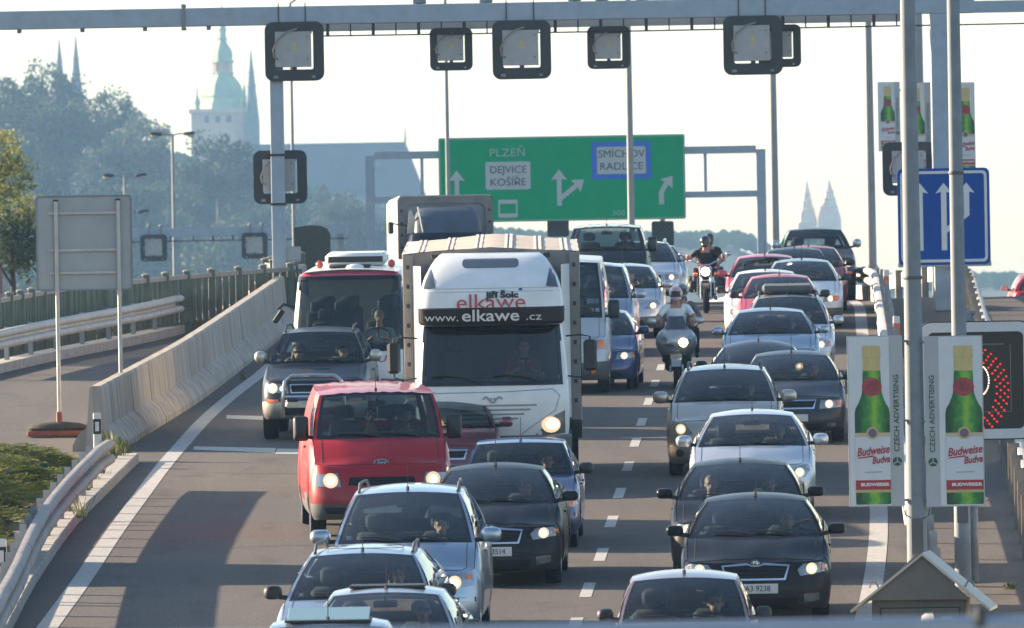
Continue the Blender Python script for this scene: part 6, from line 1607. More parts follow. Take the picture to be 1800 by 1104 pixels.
# ================================================================== MOTORCYCLES
def moto_wheel(root, y, r, w_=.7):
    ty, rim, disc = wheel_meshes(); wv = link('wheel', ty, None, root); wv.matrix_local = Matrix.Translation((0, y, r)) @ Matrix.Diagonal((r * w_, r, r, 1)); link('rim', rim, None, wv)
def mirrors(root, x, y, z, m, w_=.14, h_=.085):
    for s_ in (1, -1):
        mb = MB(); mb.sphere((s_ * x, y, z), (w_ / 2, .03, h_ / 2), 12, 8); mo = mb.build('mirror', m, root)
        mb = MB(); mb.tube([(s_ * x, y + .01, z - .03), (s_ * (x - .14), y + .06, z - .16)], .010, 6); mb.build('mirror_stalk', M_BLACK, mo)
P_SC = paint('scooter_silver', (.50, .49, .48), .5, .25)
SM_ = front_at(1190, 18000 / 96.5, .03); SM_ = SM_ @ Matrix.Scale(1.05, 4)
sc_ = thing('scooter', 'silver maxi scooter with smoked windscreen ridden between the lanes', 'scooter', SM_)
lv = [(.34, .10, .38, .66), (.48, .20, .26, .68), (.62, .30, .12, .70), (.76, .36, .04, .70), (.88, .35, .06, .66), (.98, .28, .12, .60), (1.06, .18, .22, .55), (1.09, .10, .30, .50)]
mb = MB(); rr0 = loft_parts(lv, dep=.24, n=2.0); mb.grid(rr0, close=True); mb.f.append(tuple(len(rr0[0]) * 7 + k for k in range(len(rr0[0])))); mb.mi.append(0); mb.build('front_fairing', P_SC, sc_, 50)
bv = BVHTree.FromPolygons([tuple(q) for r_ in rr0 for q in r_], [(i * len(rr0[0]) + k, i * len(rr0[0]) + (k + 1) % len(rr0[0]), (i + 1) * len(rr0[0]) + (k + 1) % len(rr0[0]), (i + 1) * len(rr0[0]) + k) for i in range(7) for k in range(len(rr0[0]))])
for s_ in (1, -1):
    h1 = drape_on(bv, [(s_ * x, z) for x, z in ((.04, .72), (.20, .74), (.31, .88), (.26, .92), (.08, .82))][::s_], .010, M_LENS, 'headlight', sc_)
    if s_ > 0: drape_on(bv, circle_poly(.13, .79, .075), .018, M_BULB, 'bulb', h1, skirt=.006)
mb = MB(); mb.grid([[Vector((.23 * math.sin(a) * (1 - .35 * t), .26 + .18 * t - .10 * math.cos(a), 1.02 + .22 * t)) for a in [R(-60 + 12 * k) for k in range(11)]] for t in (0, .33, .66, 1)]); mb.build('windscreen', mat('smoked_screen', (.05, .06, .075), .12, coat=.6), sc_, 60)
mb = MB(); mb.box((0, .34, .52), (.42, .30, .34), None, .08); mb.box((0, .9, .36), (.42, .9, .16), None, .05); mb.build('leg_shield', M_BLACK, sc_, 40)
mb = MB(); mb.sphere((0, 1.35, .62), (.20, .62, .17), 16, 9); mb.build('rear_body', P_SC, sc_)
mb = MB(); mb.sphere((0, 1.25, .78), (.17, .52, .09), 14, 8); mb.build('saddle', M_BLACK, sc_)
mb = MB(); mb.grid([[Vector((.085 * math.sin(a), .20 - .30 * math.cos(b), .28 + .30 * math.sin(b))) for a in [R(-90 + 30 * k) for k in range(7)]] for b in [R(20 + 16 * k) for k in range(8)]]); mb.build('mudguard', P_SC, sc_, 60)
mb = MB()
for s_ in (1, -1): mb.tube([(s_ * .10, .20, .28), (s_ * .10, .34, .72)], .024, 8)
mb.build('fork', M_CHROME, sc_)
mb = MB(); mb.prism([(-.10, .50), (.10, .50), (.10, .59), (-.10, .59)], .01, Matrix.Translation((0, -.02 + .1, 0))); mb.build('fork_bridge', M_CHROME, sc_, 0)
mb = MB(); mb.tube([(-.36, .50, 1.04), (-.12, .42, 1.02), (.12, .42, 1.02), (.36, .50, 1.04)], .018, 7); mb.build('handlebar', M_BLACK, sc_)
moto_wheel(sc_, .20, .27, .62); moto_wheel(sc_, 1.62, .26, .8); mirrors(sc_, .42, .34, 1.16, PT['silver'], .17, .12)
M_RH = mat('red_white_helmet', (.45, .02, .07), .25, coat=.8, col2=(.62, .60, .60), nscale=7)
person(SM_ @ Matrix.Translation((0, 1.00, .92)), 'scooter rider in a white T-shirt and a red and white helmet', 'rider', (.78, .79, .80), (.05, .06, .09), helmet=(M_RH, True))
person(SM_ @ Matrix.Translation((.10, 1.45, .95)), 'pillion rider with a grey patterned helmet behind the white T-shirt rider', 'pillion', (.14, .13, .13), (.05, .05, .06), helmet=(mat('grey_helmet', (.07, .07, .08), .25, coat=.8, col2=(.28, .28, .30), nscale=9), True))
def cruiser(M, label, tank_m, lit=True):
    c = thing('motorcycle', label, 'motorcycle', M)
    moto_wheel(c, .0 + .30, .31, .55); moto_wheel(c, 1.75, .31, .75)
    mb = MB()
    for s_ in (1, -1): mb.tube([(s_ * .10, .28, .32), (s_ * .11, .56, 1.02)], .028, 8)
    mb.tube([(-.12, .54, .98), (.12, .54, .98)], .03, 8); mb.build('fork', M_CHROME, c)
    mb = MB(); mb.sphere((0, .44, .92), (.105, .12, .105), 16, 10); hl = mb.build('headlight', M_CHROME, c)
    mb = MB(); mb.lathe([(.001, 0), (.095, 0), (.095, .02)], 18, Matrix.Translation((0, .322, .92)) @ Matrix.Rotation(R(-90), 4, 'X')); mb.build('bulb', M_BULB, hl, 30)
    mb = MB(); mb.grid([[Vector((.09 * math.sin(a), .30 - .36 * math.cos(b), .31 + .36 * math.sin(b))) for a in [R(-90 + 30 * k) for k in range(7)]] for b in [R(40 + 16 * k) for k in range(9)]]); mb.build('mudguard', M_BLACK, c, 60)
    mb = MB(); mb.sphere((0, .95, .92), (.17, .36, .15), 16, 10); mb.build('fuel_tank', tank_m, c)
    mb = MB(); mb.box((0, .95, .50), (.36, .42, .40), None, .06)
    for k in range(5): mb.box((0, .88, .42 + k * .06), (.44, .36, .018))
    mb.build('engine', mat('engine_grey', (.09, .09, .10), .4, .7), c, 30)
    for s_ in (1, -1): mb = MB(); mb.box((s_ * .30, .72, .58), (.18, .22, .26), None, .06); mb.build('crash_case', M_BLACK, c, 40)
    mb = MB(); mb.tube([(-.44, .86, 1.14), (-.30, .64, 1.16), (-.08, .58, 1.06), (.08, .58, 1.06), (.30, .64, 1.16), (.44, .86, 1.14)], .016, 7); mb.build('handlebar', M_CHROME, c)
    mb = MB(); mb.sphere((0, 1.5, .80), (.17, .42, .09), 14, 8); mb.build('saddle', M_BLACK, c)
    for s_ in (1, -1): mb = MB(); mb.box((s_ * .33, 1.75, .62), (.22, .5, .36), None, .07); mb.build('pannier', mat('pannier_leather', (.07, .075, .07), .6, noise=.2), c, 40)
    for s_ in (1, -1): mb = MB(); mb.sphere((s_ * .22, .5, .86), (.045, .03, .045), 10, 6); mb.build('indicator', M_AMBER, c)
    mb = MB(); mb.tube([(.18, .75, .4), (.22, 1.2, .3), (.23, 1.9, .32)], .045, 8); mb.build('exhaust', M_CHROME, c)
    mirrors(c, .52, .66, 1.30, M_CHROME); return c
CM_ = front_at(1244, 226.0, .02)
cruiser(CM_, 'red and black cruiser motorcycle with chrome forks near the crest', paint('tank_red', (.40, .02, .03)))
M_BH = mat('black_helmet', (.014, .014, .016), .15, coat=1.)
person(CM_ @ Matrix.Translation((0, 1.32, .88)), 'cruiser rider in a black T-shirt and black helmet', 'cruiser', (.016, .016, .018), (.06, .09, .13), helmet=(M_BH, True))
person(CM_ @ Matrix.Translation((.10, 1.72, .93)), 'pillion rider in a dark helmet behind the black T-shirt rider', 'pillion', (.02, .02, .022), (.05, .07, .10), helmet=(mat('brownish_helmet', (.05, .045, .04), .2, coat=.8), True))
# ================================================================== NEAR RIGHT: poles, banners, speed sign, cabinet
PD = 120.0
b1 = at(1611, 900, PD)
def big_pole(label, pts, D, r0, r1, join=None):
    base = Vector((pts[0], D, gz(D))); t = thing('mast', label, 'mast', base, 'galvanised masts at the right edge')
    mb = MB(); mb.tube([(0, 0, -.1), (0, 0, 4.0), (0, 0, pts[1])], [r0, lerp(r0, r1, .38), r1], 14); po = mb.build('pole', M_GALV, t)
    if join:
        z = at(1600, join, D).z - base.z; mb = MB(); rr_ = lerp(r0, r1, z / pts[1]); mb.lathe([(rr_ + .006, -.02), (rr_ + .012, 0), (rr_ + .006, .02)], 14, Matrix.Translation((0, 0, z))); mb.build('joint', M_GREYP, po)
    mb = MB(); mb.tube([(0, 0, pts[1]), (.6, .2, pts[1] + .4), (2.0, .4, pts[1] + .5)], r1 * .8, 8); mb.build('arm', M_GALV, t)
    mb = MB(); mb.box((2.4, .45, pts[1] + .5), (.9, .3, .15), None, .05); mb.build('lamp_head', M_GREYP, t)
    mb = MB(); mb.box((0, -r0 - .004, 1.0), (.14, .02, .42), None, .004); mb.build('service_door', M_GREYP, po, 0)
    return t
big_pole('thick galvanised mast carrying the two large bottle banners', (b1.x, 11.5), PD, .125, .07, 488)
b2 = at(1692, 950, 126.5)
big_pole('second galvanised mast standing behind the right bottle banner', (b2.x, 12.0), 126.5, .105, .065, 305)
M_PAPER = mat('poster_white', (.58, .60, .62), .5, noise=.05, nscale=5); M_PFR = mat('banner_frame_grey', (.37, .38, .40), .5, .2, noise=.05, nscale=3)
def bottle_green():
    if 'bottle_green' in MATS: return MATS['bottle_green']
    m = mat('bottle_green', (.01, .14, .03), .4); N = m.node_tree.nodes; L = m.node_tree.links
    # printed glass: bright core, dark rims, a little mottling
    tc = N.new('ShaderNodeTexCoord'); sp = N.new('ShaderNodeSeparateXYZ'); L.new(tc.outputs['Generated'], sp.inputs[0])
    s1 = N.new('ShaderNodeMath'); s1.operation = 'SUBTRACT'; s1.inputs[1].default_value = .56; L.new(sp.outputs['X'], s1.inputs[0])
    ab = N.new('ShaderNodeMath'); ab.operation = 'ABSOLUTE'; L.new(s1.outputs[0], ab.inputs[0])
    n = N.new('ShaderNodeTexNoise'); n.inputs['Scale'].default_value = 5; n.inputs['Detail'].default_value = 2
    mp = N.new('ShaderNodeMapping'); mp.inputs['Scale'].default_value = (1.2, 1, 3.0); L.new(tc.outputs['Generated'], mp.inputs[0]); L.new(mp.outputs[0], n.inputs['Vector'])
    ma = N.new('ShaderNodeMath'); ma.operation = 'MULTIPLY_ADD'; ma.inputs[1].default_value = .42; L.new(n.outputs['Fac'], ma.inputs[0]); L.new(ab.outputs[0], ma.inputs[2])
    r = N.new('ShaderNodeValToRGB'); e = r.color_ramp.elements
    e[0].position = .22; e[0].color = (.20, .42, .03, 1); e[1].position = .66; e[1].color = (.004, .05, .016, 1); k = e.new(.42); k.color = (.015, .19, .035, 1)
    L.new(ma.outputs[0], r.inputs['Fac']); L.new(r.outputs[0], N['Principled BSDF'].inputs['Base Color']); return m
M_CAP = mat('bottle_gold', (.52, .41, .17), .4, noise=.12, nscale=30, stretch=(1, 1, .2)); M_SEAL = mat('seal_red', (.33, .035, .05), .4, noise=.35, nscale=16)
M_LAB = mat('bottle_label', (.55, .57, .60), .5, noise=.03, nscale=10); M_BRED = mat('label_red', (.36, .02, .035), .5); M_GOLDL = mat('label_gold', (.45, .36, .16), .4)
M_EMB = mat('label_emblem_blue', (.06, .10, .22), .5, col2=(.25, .10, .12), nscale=60); M_GRN = mat('print_green', (.01, .075, .04), .5)
def banner(label, c, w_, h_, strip_right, group=None, txt=True, brackets=0):
    """framed sheet with a printed bottle: all print is thin relief on the sheet"""
    t = thing('advertising_banner', label, 'banner', c, group)
    mb = MB(); mb.prism(rrect(w_, h_, .008, 2), .035); mb.build('backing', M_PFR, t, 0)
    sw = w_ * .245; sg = 1 if strip_right else -1
    px0 = -w_ / 2 + .012 if strip_right else -w_ / 2 + sw; px1 = w_ / 2 - sw if strip_right else w_ / 2 - .012
    mb = MB(); mb.prism([(px0, -h_ / 2 + .012), (px1, -h_ / 2 + .012), (px1, h_ / 2 - .012), (px0, h_ / 2 - .012)], .004, Matrix.Translation((0, -.004, 0))); sh = mb.build('poster', M_PAPER, t, 0)
    # bottle coordinates: u across the poster (0..1), v up the poster (0..1)
    pw = px1 - px0
    Q_ = lambda pts: [(px0 + u * pw, -h_ / 2 + v * h_) for u, v in pts]
    def lay(nm, pts, m, k):
        mb = MB(); mb.prism(Q_(pts), .0015, Matrix.Translation((0, -.006 - .0018 * k, 0))); return mb.build(nm, m, sh, 0)
    bc = .566
    neck, body = .215, .43
    Ls = [(-neck, .80), (-neck - .02, .70), (-neck - .03, .665), (-neck - .06, .64), (-body * .8, .60), (-body * .95, .575), (-body, .545), (-body, .02), (-body + .02, .012)]
    rt = min(body, 1 - bc - .0)
    Rs = [(min(-a, rt), b) for a, b in Ls]
    lay('bottle', [(bc + a, b) for a, b in Ls] + [(bc + a, b) for a, b in Rs[::-1]], bottle_green(), 0)
    lay('bottle_cap', [(bc - neck, .795), (bc + neck, .795), (bc + neck * .98, .865), (bc + neck * 1.06, .875), (bc + neck * 1.02, .93), (bc + neck * .95, .942), (bc - neck * .95, .942), (bc - neck * 1.02, .93), (bc - neck * 1.06, .875), (bc - neck * .98, .865)], M_CAP, 1)
    lay('cap_ridge', [(bc - neck * 1.0, .868), (bc + neck * 1.0, .868), (bc + neck * 1.0, .873), (bc - neck * 1.0, .873)], M_GOLDL, 2)
    lay('seal', [(bc + .245 * math.cos(a), .700 + .055 * math.sin(a)) for a in [2 * math.pi * k / 20 for k in range(20)]], M_SEAL, 1)
    lay('seal_inner', [(bc + .15 * math.cos(a), .702 + .034 * math.sin(a)) for a in [2 * math.pi * k / 16 for k in range(16)]], mat('seal_dark', (.24, .03, .04), .4, noise=.4, nscale=30), 2)
    lay('label_edge', [(bc - body, .405), (bc + rt, .405), (bc + rt, .432), (bc - body, .432)], mat('label_cream', (.50, .42, .27), .5), 1)
    lay('label', [(bc - body, .145), (bc + rt, .145), (bc + rt, .408), (bc - body, .408)], M_LAB, 2)
    lay('label_ring', [(bc + .155 * math.cos(a), .430 + .037 * math.sin(a)) for a in [2 * math.pi * k / 18 for k in range(18)]], M_GOLDL, 3)
    lay('label_crest', [(bc + .105 * math.cos(a), .430 + .026 * math.sin(a)) for a in [2 * math.pi * k / 14 for k in range(14)]], M_EMB, 4)
    lay('label_band', [(bc - body, .100), (bc + rt, .100), (bc + rt, .155), (bc - body, .155)], M_BRED, 3)
    lay('label_foot', [(bc - body, .082), (bc + rt, .082), (bc + rt, .098), (bc - body, .098)], M_GOLDL, 3)
    bx = px0 + pw * (bc + (rt - body) / 2)
    fw = pw * (rt + body)
    def word(s, size, m, x, z, k, sxx=1., shear=0., rot=0., bold=0.):
        me = text_mesh(s, size, m, .0008, sx=sxx, shear=shear, bold=bold)
        wd = max(v.co.x for v in me.vertices) - min(v.co.x for v in me.vertices)
        f = 1
        o = link('lettering', me, None, sh); o.location = (x, -.0065 - .0018 * k, z); o.rotation_euler = (0, -R(rot), 0); return o, wd
    zz = lambda v: -h_ / 2 + v * h_
    o, wd = word('Budweise', .135 * h_ / 2, M_BRED, bx, zz(.325), 4, 1.0, .35, 6, .003); o.scale.x = fw * .95 / wd
    o, wd = word('Budva', .115 * h_ / 2, M_BRED, bx + fw * .22, zz(.272), 4, 1.0, .35, 6, .003); o.scale.x = fw * .52 / wd
    mb = MB(); mb.prism(Q_([(bc - body * .92, .280), (bc + .02, .291), (bc + .02, .300), (bc - body * .8, .288)]), .0015, Matrix.Translation((0, -.0135, 0))); mb.build('flourish', M_BRED, sh, 0)
    o, wd = word('BUDWEISER', .05 * h_ / 2, M_LETW, bx + fw * .05, zz(.128), 5, 1.0, 0, 0, .002); o.scale.x = fw * .82 / wd
    lay('label_line', [(bc - .2, .196), (bc + .22, .199), (bc + .22, .207), (bc - .2, .204)], mat('label_script_grey', (.33, .34, .37), .5), 3)
    if txt:
        sxc = sg * (w_ / 2 - sw / 2)
        o, wd = word('CZECH ADVERTISING', .085 * h_ / 2, M_GRN, sxc, zz(.545), 0, 1.0, 0, 90, .001)
        o.scale.x = h_ * .45 / wd; o.rotation_euler = (0, -R(90), 0)
        mb = MB(); mb.prism([(sxc + .055 * h_ / 2 * math.cos(a), zz(.262) + .055 * h_ / 2 * math.sin(a) * .95) for a in [2 * math.pi * k / 18 for k in range(18)]], .002, Matrix.Translation((0, -.003, 0))); lg = mb.build('logo', M_GRN, t, 0)
        mb = MB()
        for a in (90, 210, 330): mb.bar((sxc, -.005, zz(.262)), (sxc + .05 * h_ / 2 * math.cos(R(a)), -.005, zz(.262) + .05 * h_ / 2 * math.sin(R(a))), .012, .003, up=(0, 1, 0))
        mb.build('logo_mark', M_PFR, lg, 0)
    return t
h1_ = 300 / 150; w1_ = 97 / 150
for px, sr, lab in ((1539, True, 'large bottle banner on the left side of the thick galvanised mast'), (1677, False, 'large bottle banner right of the thick mast, partly covering the speed sign')):
    c = at(px, 740, PD); c.y -= .12; t = banner(lab, c, w1_ if sr else w1_ * 1.06, h1_, sr, 'large bottle banners')
    s_ = 1 if sr else -1
    for pz in (.93, 0, -.93):
        mb = MB(); x0 = s_ * (w1_ / 2 - .06); xm = b1.x - c.x
        mb.box(((x0 + xm) / 2, .06, pz), (abs(xm - x0), .035, .028), None, .006); mb.box((x0, .07, pz), (.09, .06, .035), None, .01); mb.build('bracket_arm', M_GALV, t, 0)
    mb = MB(); x0 = s_ * (w1_ / 2 - .02); mb.tube([(x0, .0, -1.0), (x0 + s_ * .02, .0, -1.10), (x0 + s_ * .09, .02, -1.14)], .006, 5); mb.build('cable', M_BLACK, t)
sf = F / 232.0
fb = 'distant bottle banners beyond the blue lane sign'
c = at(1613, 225, 232); banner('distant bottle banner between the two masts, above the blue lane sign', c, 50 / sf, 160 / sf, True, fb)
c = at(1689, 225, 232); banner('distant bottle banner right of the second mast, above the blue lane sign', c, 50 / sf, 160 / sf, False, fb)
sf = F / 300.0
c = at(1563, 205, 300); banner('smallest distant bottle banner, left of the thick mast above the lane signal', c, 39 / sf, 122 / sf, True, fb)
x = at(1650, 225, 232.4).x; tp = thing('mast', 'slim mast hidden behind the right gantry post, holding two distant banners', 'mast', Vector((x, 232.6, gz(232.6))))
mb = MB(); mb.tube([(0, 0, 0), (0, 0, 9.5)], [.12, .08], 10); mb.build('pole', M_GALV, tp)
mb = MB(); mb.box((0, -.15, at(1650, 160, 232).z - gz(232.6)), (1.2, .04, .05)); mb.box((0, -.15, at(1650, 300, 232).z - gz(232.6)), (1.2, .04, .05)); mb.build('bracket', M_GALV, tp, 0)
x = at(1592, 225, 300.4).x; tp = thing('mast', 'slim distant mast holding the smallest bottle banner', 'mast', Vector((x, 300.5, gz(300.5))))
mb = MB(); mb.tube([(0, 0, 0), (0, 0, 12.5)], [.12, .08], 10); mb.build('pole', M_GALV, tp)
mb = MB(); mb.box((-.2, -.15, at(1580, 158, 300).z - gz(300.5)), (.7, .04, .05)); mb.build('bracket', M_GALV, tp, 0)

# ---- variable speed sign
VD = 127.0; vs = F / VD
c = at(1716, 669, VD)
sp_ = thing('speed_sign', 'light grey framed speed sign with glowing red ring of lamps behind the right banner', 'road sign', c)
w_, h_ = 196 / vs, 205 / vs
mb = MB(); mb.prism(rrect(w_ + .03, h_ + .03, .16, 6), .26, Matrix.Translation((0, .03, 0))); mb.build('housing', M_BLACK, sp_, 30)
mb = MB(); frame_prism(mb, rrect(w_, h_, .15, 6), rrect(w_ - .20, h_ - .24, .07, 6, 0, -.0), .05, Matrix.Translation((0, -.01, 0))); mb.build('front_frame', mat('sign_frame_pale', (.56, .58, .60), .5, noise=.05, nscale=4), sp_, 30)
mb = MB(); mb.prism(rrect(w_ - .19, h_ - .23, .07, 6), .02, Matrix.Translation((0, .025, 0))); fc = mb.build('display', mat('display_black', (.006, .005, .006), .35), sp_, 30)
lc = at(1690, 687, VD) - c; rad = 83 / vs
M_LEDR = emis('red_led', (.75, .02, .015), .30); M_LEDW = emis('white_led', (1, .62, .42), 1.2)
mb = MB()
for k in range(4):
    rr_ = rad - k * .048; n = int(2 * math.pi * rr_ / .085)
    for i in range(n): a = 2 * math.pi * (i + .5 * (k % 2)) / n; mb.sphere((lc.x + rr_ * math.cos(a), .020, lc.z + rr_ * math.sin(a)), (.015, .008, .015), 6, 4)
o = mb.build('red_lamps', M_LEDR, fc); o['kind'] = 'stuff'
mb = MB(); dc = (at(1722, 669, VD) - c)
for i in range(34): a = 2 * math.pi * i / 34; mb.sphere((dc.x + .115 * math.cos(a), .020, dc.z + .185 * math.sin(a)), (.009, .006, .011), 6, 4)
o = mb.build('digit_lamps', M_LEDW, fc); o['kind'] = 'stuff'
mb = MB(); mb.box((w_ * .31, .012, .02), (.012, .006, h_ * .58)); mb.box((w_ * .10, .012, h_ * .31), (w_ * .3, .006, .014)); mb.box((w_ * .12, .012, -h_ * .27), (w_ * .36, .006, .008)); mb.build('window_edge', mat('thin_grey_edge', (.14, .14, .15), .4), fc, 0)
mb = MB(); mb.tube([((at(1713, 950, VD) - c).x, .42, gz(VD) - c.z), ((at(1713, 950, VD) - c).x, .42, h_ / 2 + .10)], .068, 12); mb.build('post', mat('dark_galvanised', (.13, .15, .17), .5, .5, noise=.15), sp_)
q = at(1702, 558, VD) - c; mb = MB(); mb.box((q.x, .2, h_ / 2 + .07), (.085, .1, .14), None, .01); mb.box((q.x, .2, h_ / 2 + .12), (.2, .05, .05), None, .01); mb.build('lifting_lug', M_GALV, sp_, 0)
mb = MB(); mb.box((.0, .33, .35), (.6, .1, .08)); mb.box((.0, .33, -.35), (.6, .1, .08)); mb.build('bracket', M_GALV, sp_, 0)
# ---- gable-roofed cabinet
KD_ = 110.0; ks_ = F / KD_
c = at(1614, 1054, KD_); zc0 = c.z; base = Vector((c.x, KD_, gz(KD_) )) 
kb = thing('equipment_cabinet', 'brown-grey metal cabinet with a steep gable roof at the bottom right', 'cabinet', base)
ez = zc0 - base.z
kb.rotation_euler = (0, 0, -.11)
M_KB = mat('cabinet_brown', (.125, .115, .105), .6, .1, noise=.12, nscale=3, dirt=.15); M_KR = mat('cabinet_roof_sheet', (.44, .40, .34), .5, .25, noise=.10, nscale=3)
mb = MB(); mb.box((0, .45, ez / 2 - .02), (1.0, .9, ez + .04), None, .008); bd_ = mb.build('housing', M_KB, kb, 0)
mb = MB(); mb.box((.02, -.008, ez - .42), (.84, .014, .66), None, .004); dr_ = mb.build('door', M_KB, bd_, 0)
mb = MB()
for a, b, s0, s1 in ((0.02, ez - .088, .86, .012), (.02, ez - .752, .86, .012)): mb.box((a, -.012, b), (s0, .008, s1))
for a in (-.405, .445): mb.box((a, -.012, ez - .42), (.012, .008, .66))
mb.build('door_seam', M_INK, dr_, 0)
mb = MB(); mb.box((.30, -.018, ez - .20), (.12, .006, .035)); mb.build('nameplate', mat('nameplate_grey', (.30, .31, .32), .4, .3), dr_, 0)
rh = .49
mb = MB(); mb.prism([(-.56, .0), (.56, .0), (.05, rh), (-.0, rh)], .05, Matrix.Translation((0, -.12, ez))); mb.build('gable', M_KB, kb, 0)
for s_ in (1, -1):
    mb = MB(); top = Vector((s_ * .0 + .06, 0, ez + rh + .015)); bot = Vector((s_ * .72 + (.06 if s_ > 0 else 0), 0, ez - .10)); 
    mb.add([top + Vector((0, -.16, 0)), top + Vector((0, 1.10, 0)), bot + Vector((0, 1.10, 0)), bot + Vector((0, -.16, 0)), top + Vector((0, -.16, -.03)), top + Vector((0, 1.10, -.03)), bot + Vector((0, 1.10, -.03)), bot + Vector((0, -.16, -.03))], [(0, 1, 2, 3), (4, 7, 6, 5), (0, 3, 7, 4), (1, 5, 6, 2), (2, 6, 7, 3), (0, 4, 5, 1)]); rf = mb.build('roof_panel', M_KR, kb, 0)
    mb = MB(); q = top.lerp(bot, .62); mb.tube([q + Vector((.0, .02, .0)), q + Vector((s_ * .03, .02, .06)), q + Vector((s_ * .08, .02, .06)), q + Vector((s_ * .10, .02, .0))], .012, 6); mb.build('lifting_ring', M_GALV, rf)
# ---- blurred railing close to the camera
HD = 32.0; hs_ = F / HD
qa, qb = at(480, 1121, HD), at(1930, 1094, HD)
rl = thing('foreground_railing', 'out-of-focus blue-grey handrail along the bottom right edge', 'railing', Vector(((qa.x + qb.x) / 2, HD, CZ - 1.9)))
inv = rl.matrix_world.inverted()
M_HR = mat('railing_blue_grey', (.25, .31, .38), .45, .2, noise=.08, nscale=3)
d_ = (qb - qa).normalized(); A_, B_ = qa - d_ * .6, qb + d_ * .8
mb = MB(); mb.tube([A_, B_], .028, 12); kid(mb, 'handrail', M_HR, rl, 40)
x = at(1722, 1092, HD); mb = MB(); mb.box((x.x, HD, x.z + .012), (.036, .075, .065), None, .01); kid(mb, 'clamp', mat('clamp_dark', (.03, .035, .045), .5), rl)
for t in (.0, .32, .66, 1.0):
    p = A_.lerp(B_, t); mb = MB(); mb.tube([(p.x, p.y + .1, CZ - 1.9), (p.x, p.y + .1, p.z - .15)], .022, 8); kid(mb, 'railing_post', M_HR, rl, 40)
mb = MB(); mb.box((0, HD - 14.5, CZ - 2.0), (20, 31, .2)); fbk = mb.build('footbridge_deck', M_CONC, None, 0); tag(fbk, kind='structure')

# ================================================================== PLANTS
def leaf_cloud(n, clumps, leaf, seed, flat=.55, crown=(1, 1, .85)):
    """leaf-sized faces scattered through many clumps of a crown of unit radius"""
    g = np.random.default_rng(seed); vs = []; fs = []
    cs = []
    while len(cs) < clumps:
        p = g.uniform(-1, 1, 3); r = np.linalg.norm(p)
        if .25 < r < .92: cs.append(p * crown)
    for c in cs:
        rad = g.uniform(.16, .34)
        for _ in range(n // clumps):
            p = g.normal(0, 1, 3); p /= np.linalg.norm(p) + 1e-6; p = c + p * rad * g.uniform(.35, 1.0) ** .6
            a = g.normal(0, 1, 3); a /= np.linalg.norm(a); b = np.cross(a, g.normal(0, 1, 3)); b /= np.linalg.norm(b) + 1e-6
            s_ = leaf * g.uniform(.6, 1.3); i = len(vs)
            vs += [tuple(p - a * s_), tuple(p + b * s_ * .55), tuple(p + a * s_), tuple(p - b * s_ * .55)]; fs.append((i, i + 1, i + 2, i + 3))
    return vs, fs
def leaf_mat(name, c1, c2):
    m = mat(name, c1, .6, noise=0, col2=c2, nscale=1.2)
    N = m.node_tree.nodes; L = m.node_tree.links; b = N['Principled BSDF']; b.inputs['Specular IOR Level'].default_value = .25
    t = N.new('ShaderNodeBsdfTranslucent'); x = N.new('ShaderNodeMixShader'); x.inputs[0].default_value = .38
    L.new(b.inputs['Base Color'].links[0].from_socket, t.inputs[0]); L.new(b.outputs[0], x.inputs[1]); L.new(t.outputs[0], x.inputs[2]); L.new(x.outputs[0], N['Material Output'].inputs['Surface'])
    return m
M_BARK = mat('bark', (.06, .045, .035), .9, noise=.3, nscale=6)
def tree_meshes(key, n, clumps, leaf, seed, m, flat=.8):
    vs, fs = leaf_cloud(n, clumps, leaf, seed, crown=(1, 1, flat))
    mb = MB(); mb.v = vs; mb.f = fs; mb.mi = [0] * len(fs); cr = bpy.data.meshes.new('crown'); cr.from_pydata(vs, [], fs); cr.materials.append(m); cr.update()
    g = np.random.default_rng(seed + 50); mb = MB(); mb.tube([(0, 0, -2.2), (0, 0, -.8), (.04, 0, .1)], [.10, .07, .04], 8)
    for k in range(7):
        a = 2 * math.pi * k / 7 + g.uniform(-.3, .3); mb.tube([(0, 0, -.9 + .12 * k), (.35 * math.cos(a), .35 * math.sin(a), -.4 + .12 * k), (.72 * math.cos(a), .72 * math.sin(a), .05 + .1 * k)], [.04, .028, .01], 6)
    return cr, mb.mesh('trunk', M_BARK, 40)
LM = [leaf_mat('foliage_dark', (.028, .050, .020), (.060, .085, .032)), leaf_mat('foliage_mid', (.040, .065, .025), (.080, .105, .040)), leaf_mat('foliage_blue', (.03, .055, .03), (.055, .08, .045))]
TT = [tree_meshes('t%d' % i, 6000, 50 + 8 * i, .046, 100 + i, LM[i % 3], .8 + .1 * (i % 2)) for i in range(5)]
def tree(label, loc, r, idx, group, tilt=0):
    cr, tk = TT[idx % len(TT)] if isinstance(idx, int) else idx
    o = thing('tree', label, 'tree', Vector(loc), group)
    c = link('crown', cr, None, o); t = link('trunk', tk, None, o)
    rz = random.uniform(0, 6.28)
    for q in (c, t): q.location = (0, 0, r * 1.55); q.rotation_euler = (0, 0, rz); q.scale = (r, r, r * random.uniform(.85, 1.2))
    return o
gr = 'hazy trees on the castle hill'; n_t = 0
for row, d in enumerate(d_ * BS for d_ in (960, 1010, 1060, 1110, 1160, 1210, 1255, 1295)):
    x = -92.0 * BS
    while x < 10 * BS:
        xx, dd = x + random.uniform(-3, 3), d + random.uniform(-28, 28); z = hill_z(xx, dd)
        u = xx / dd * F; v_top = (z + 17 - CZ) / dd * F
        if -960 < u < -120:
            tree('hazy blue-green tree in the wooded slope below the castle', (xx, dd, z - 3.0), random.uniform(6.6, 9.6), random.randrange(5), gr); n_t += 1
        x += random.uniform(8.8, 12.8)
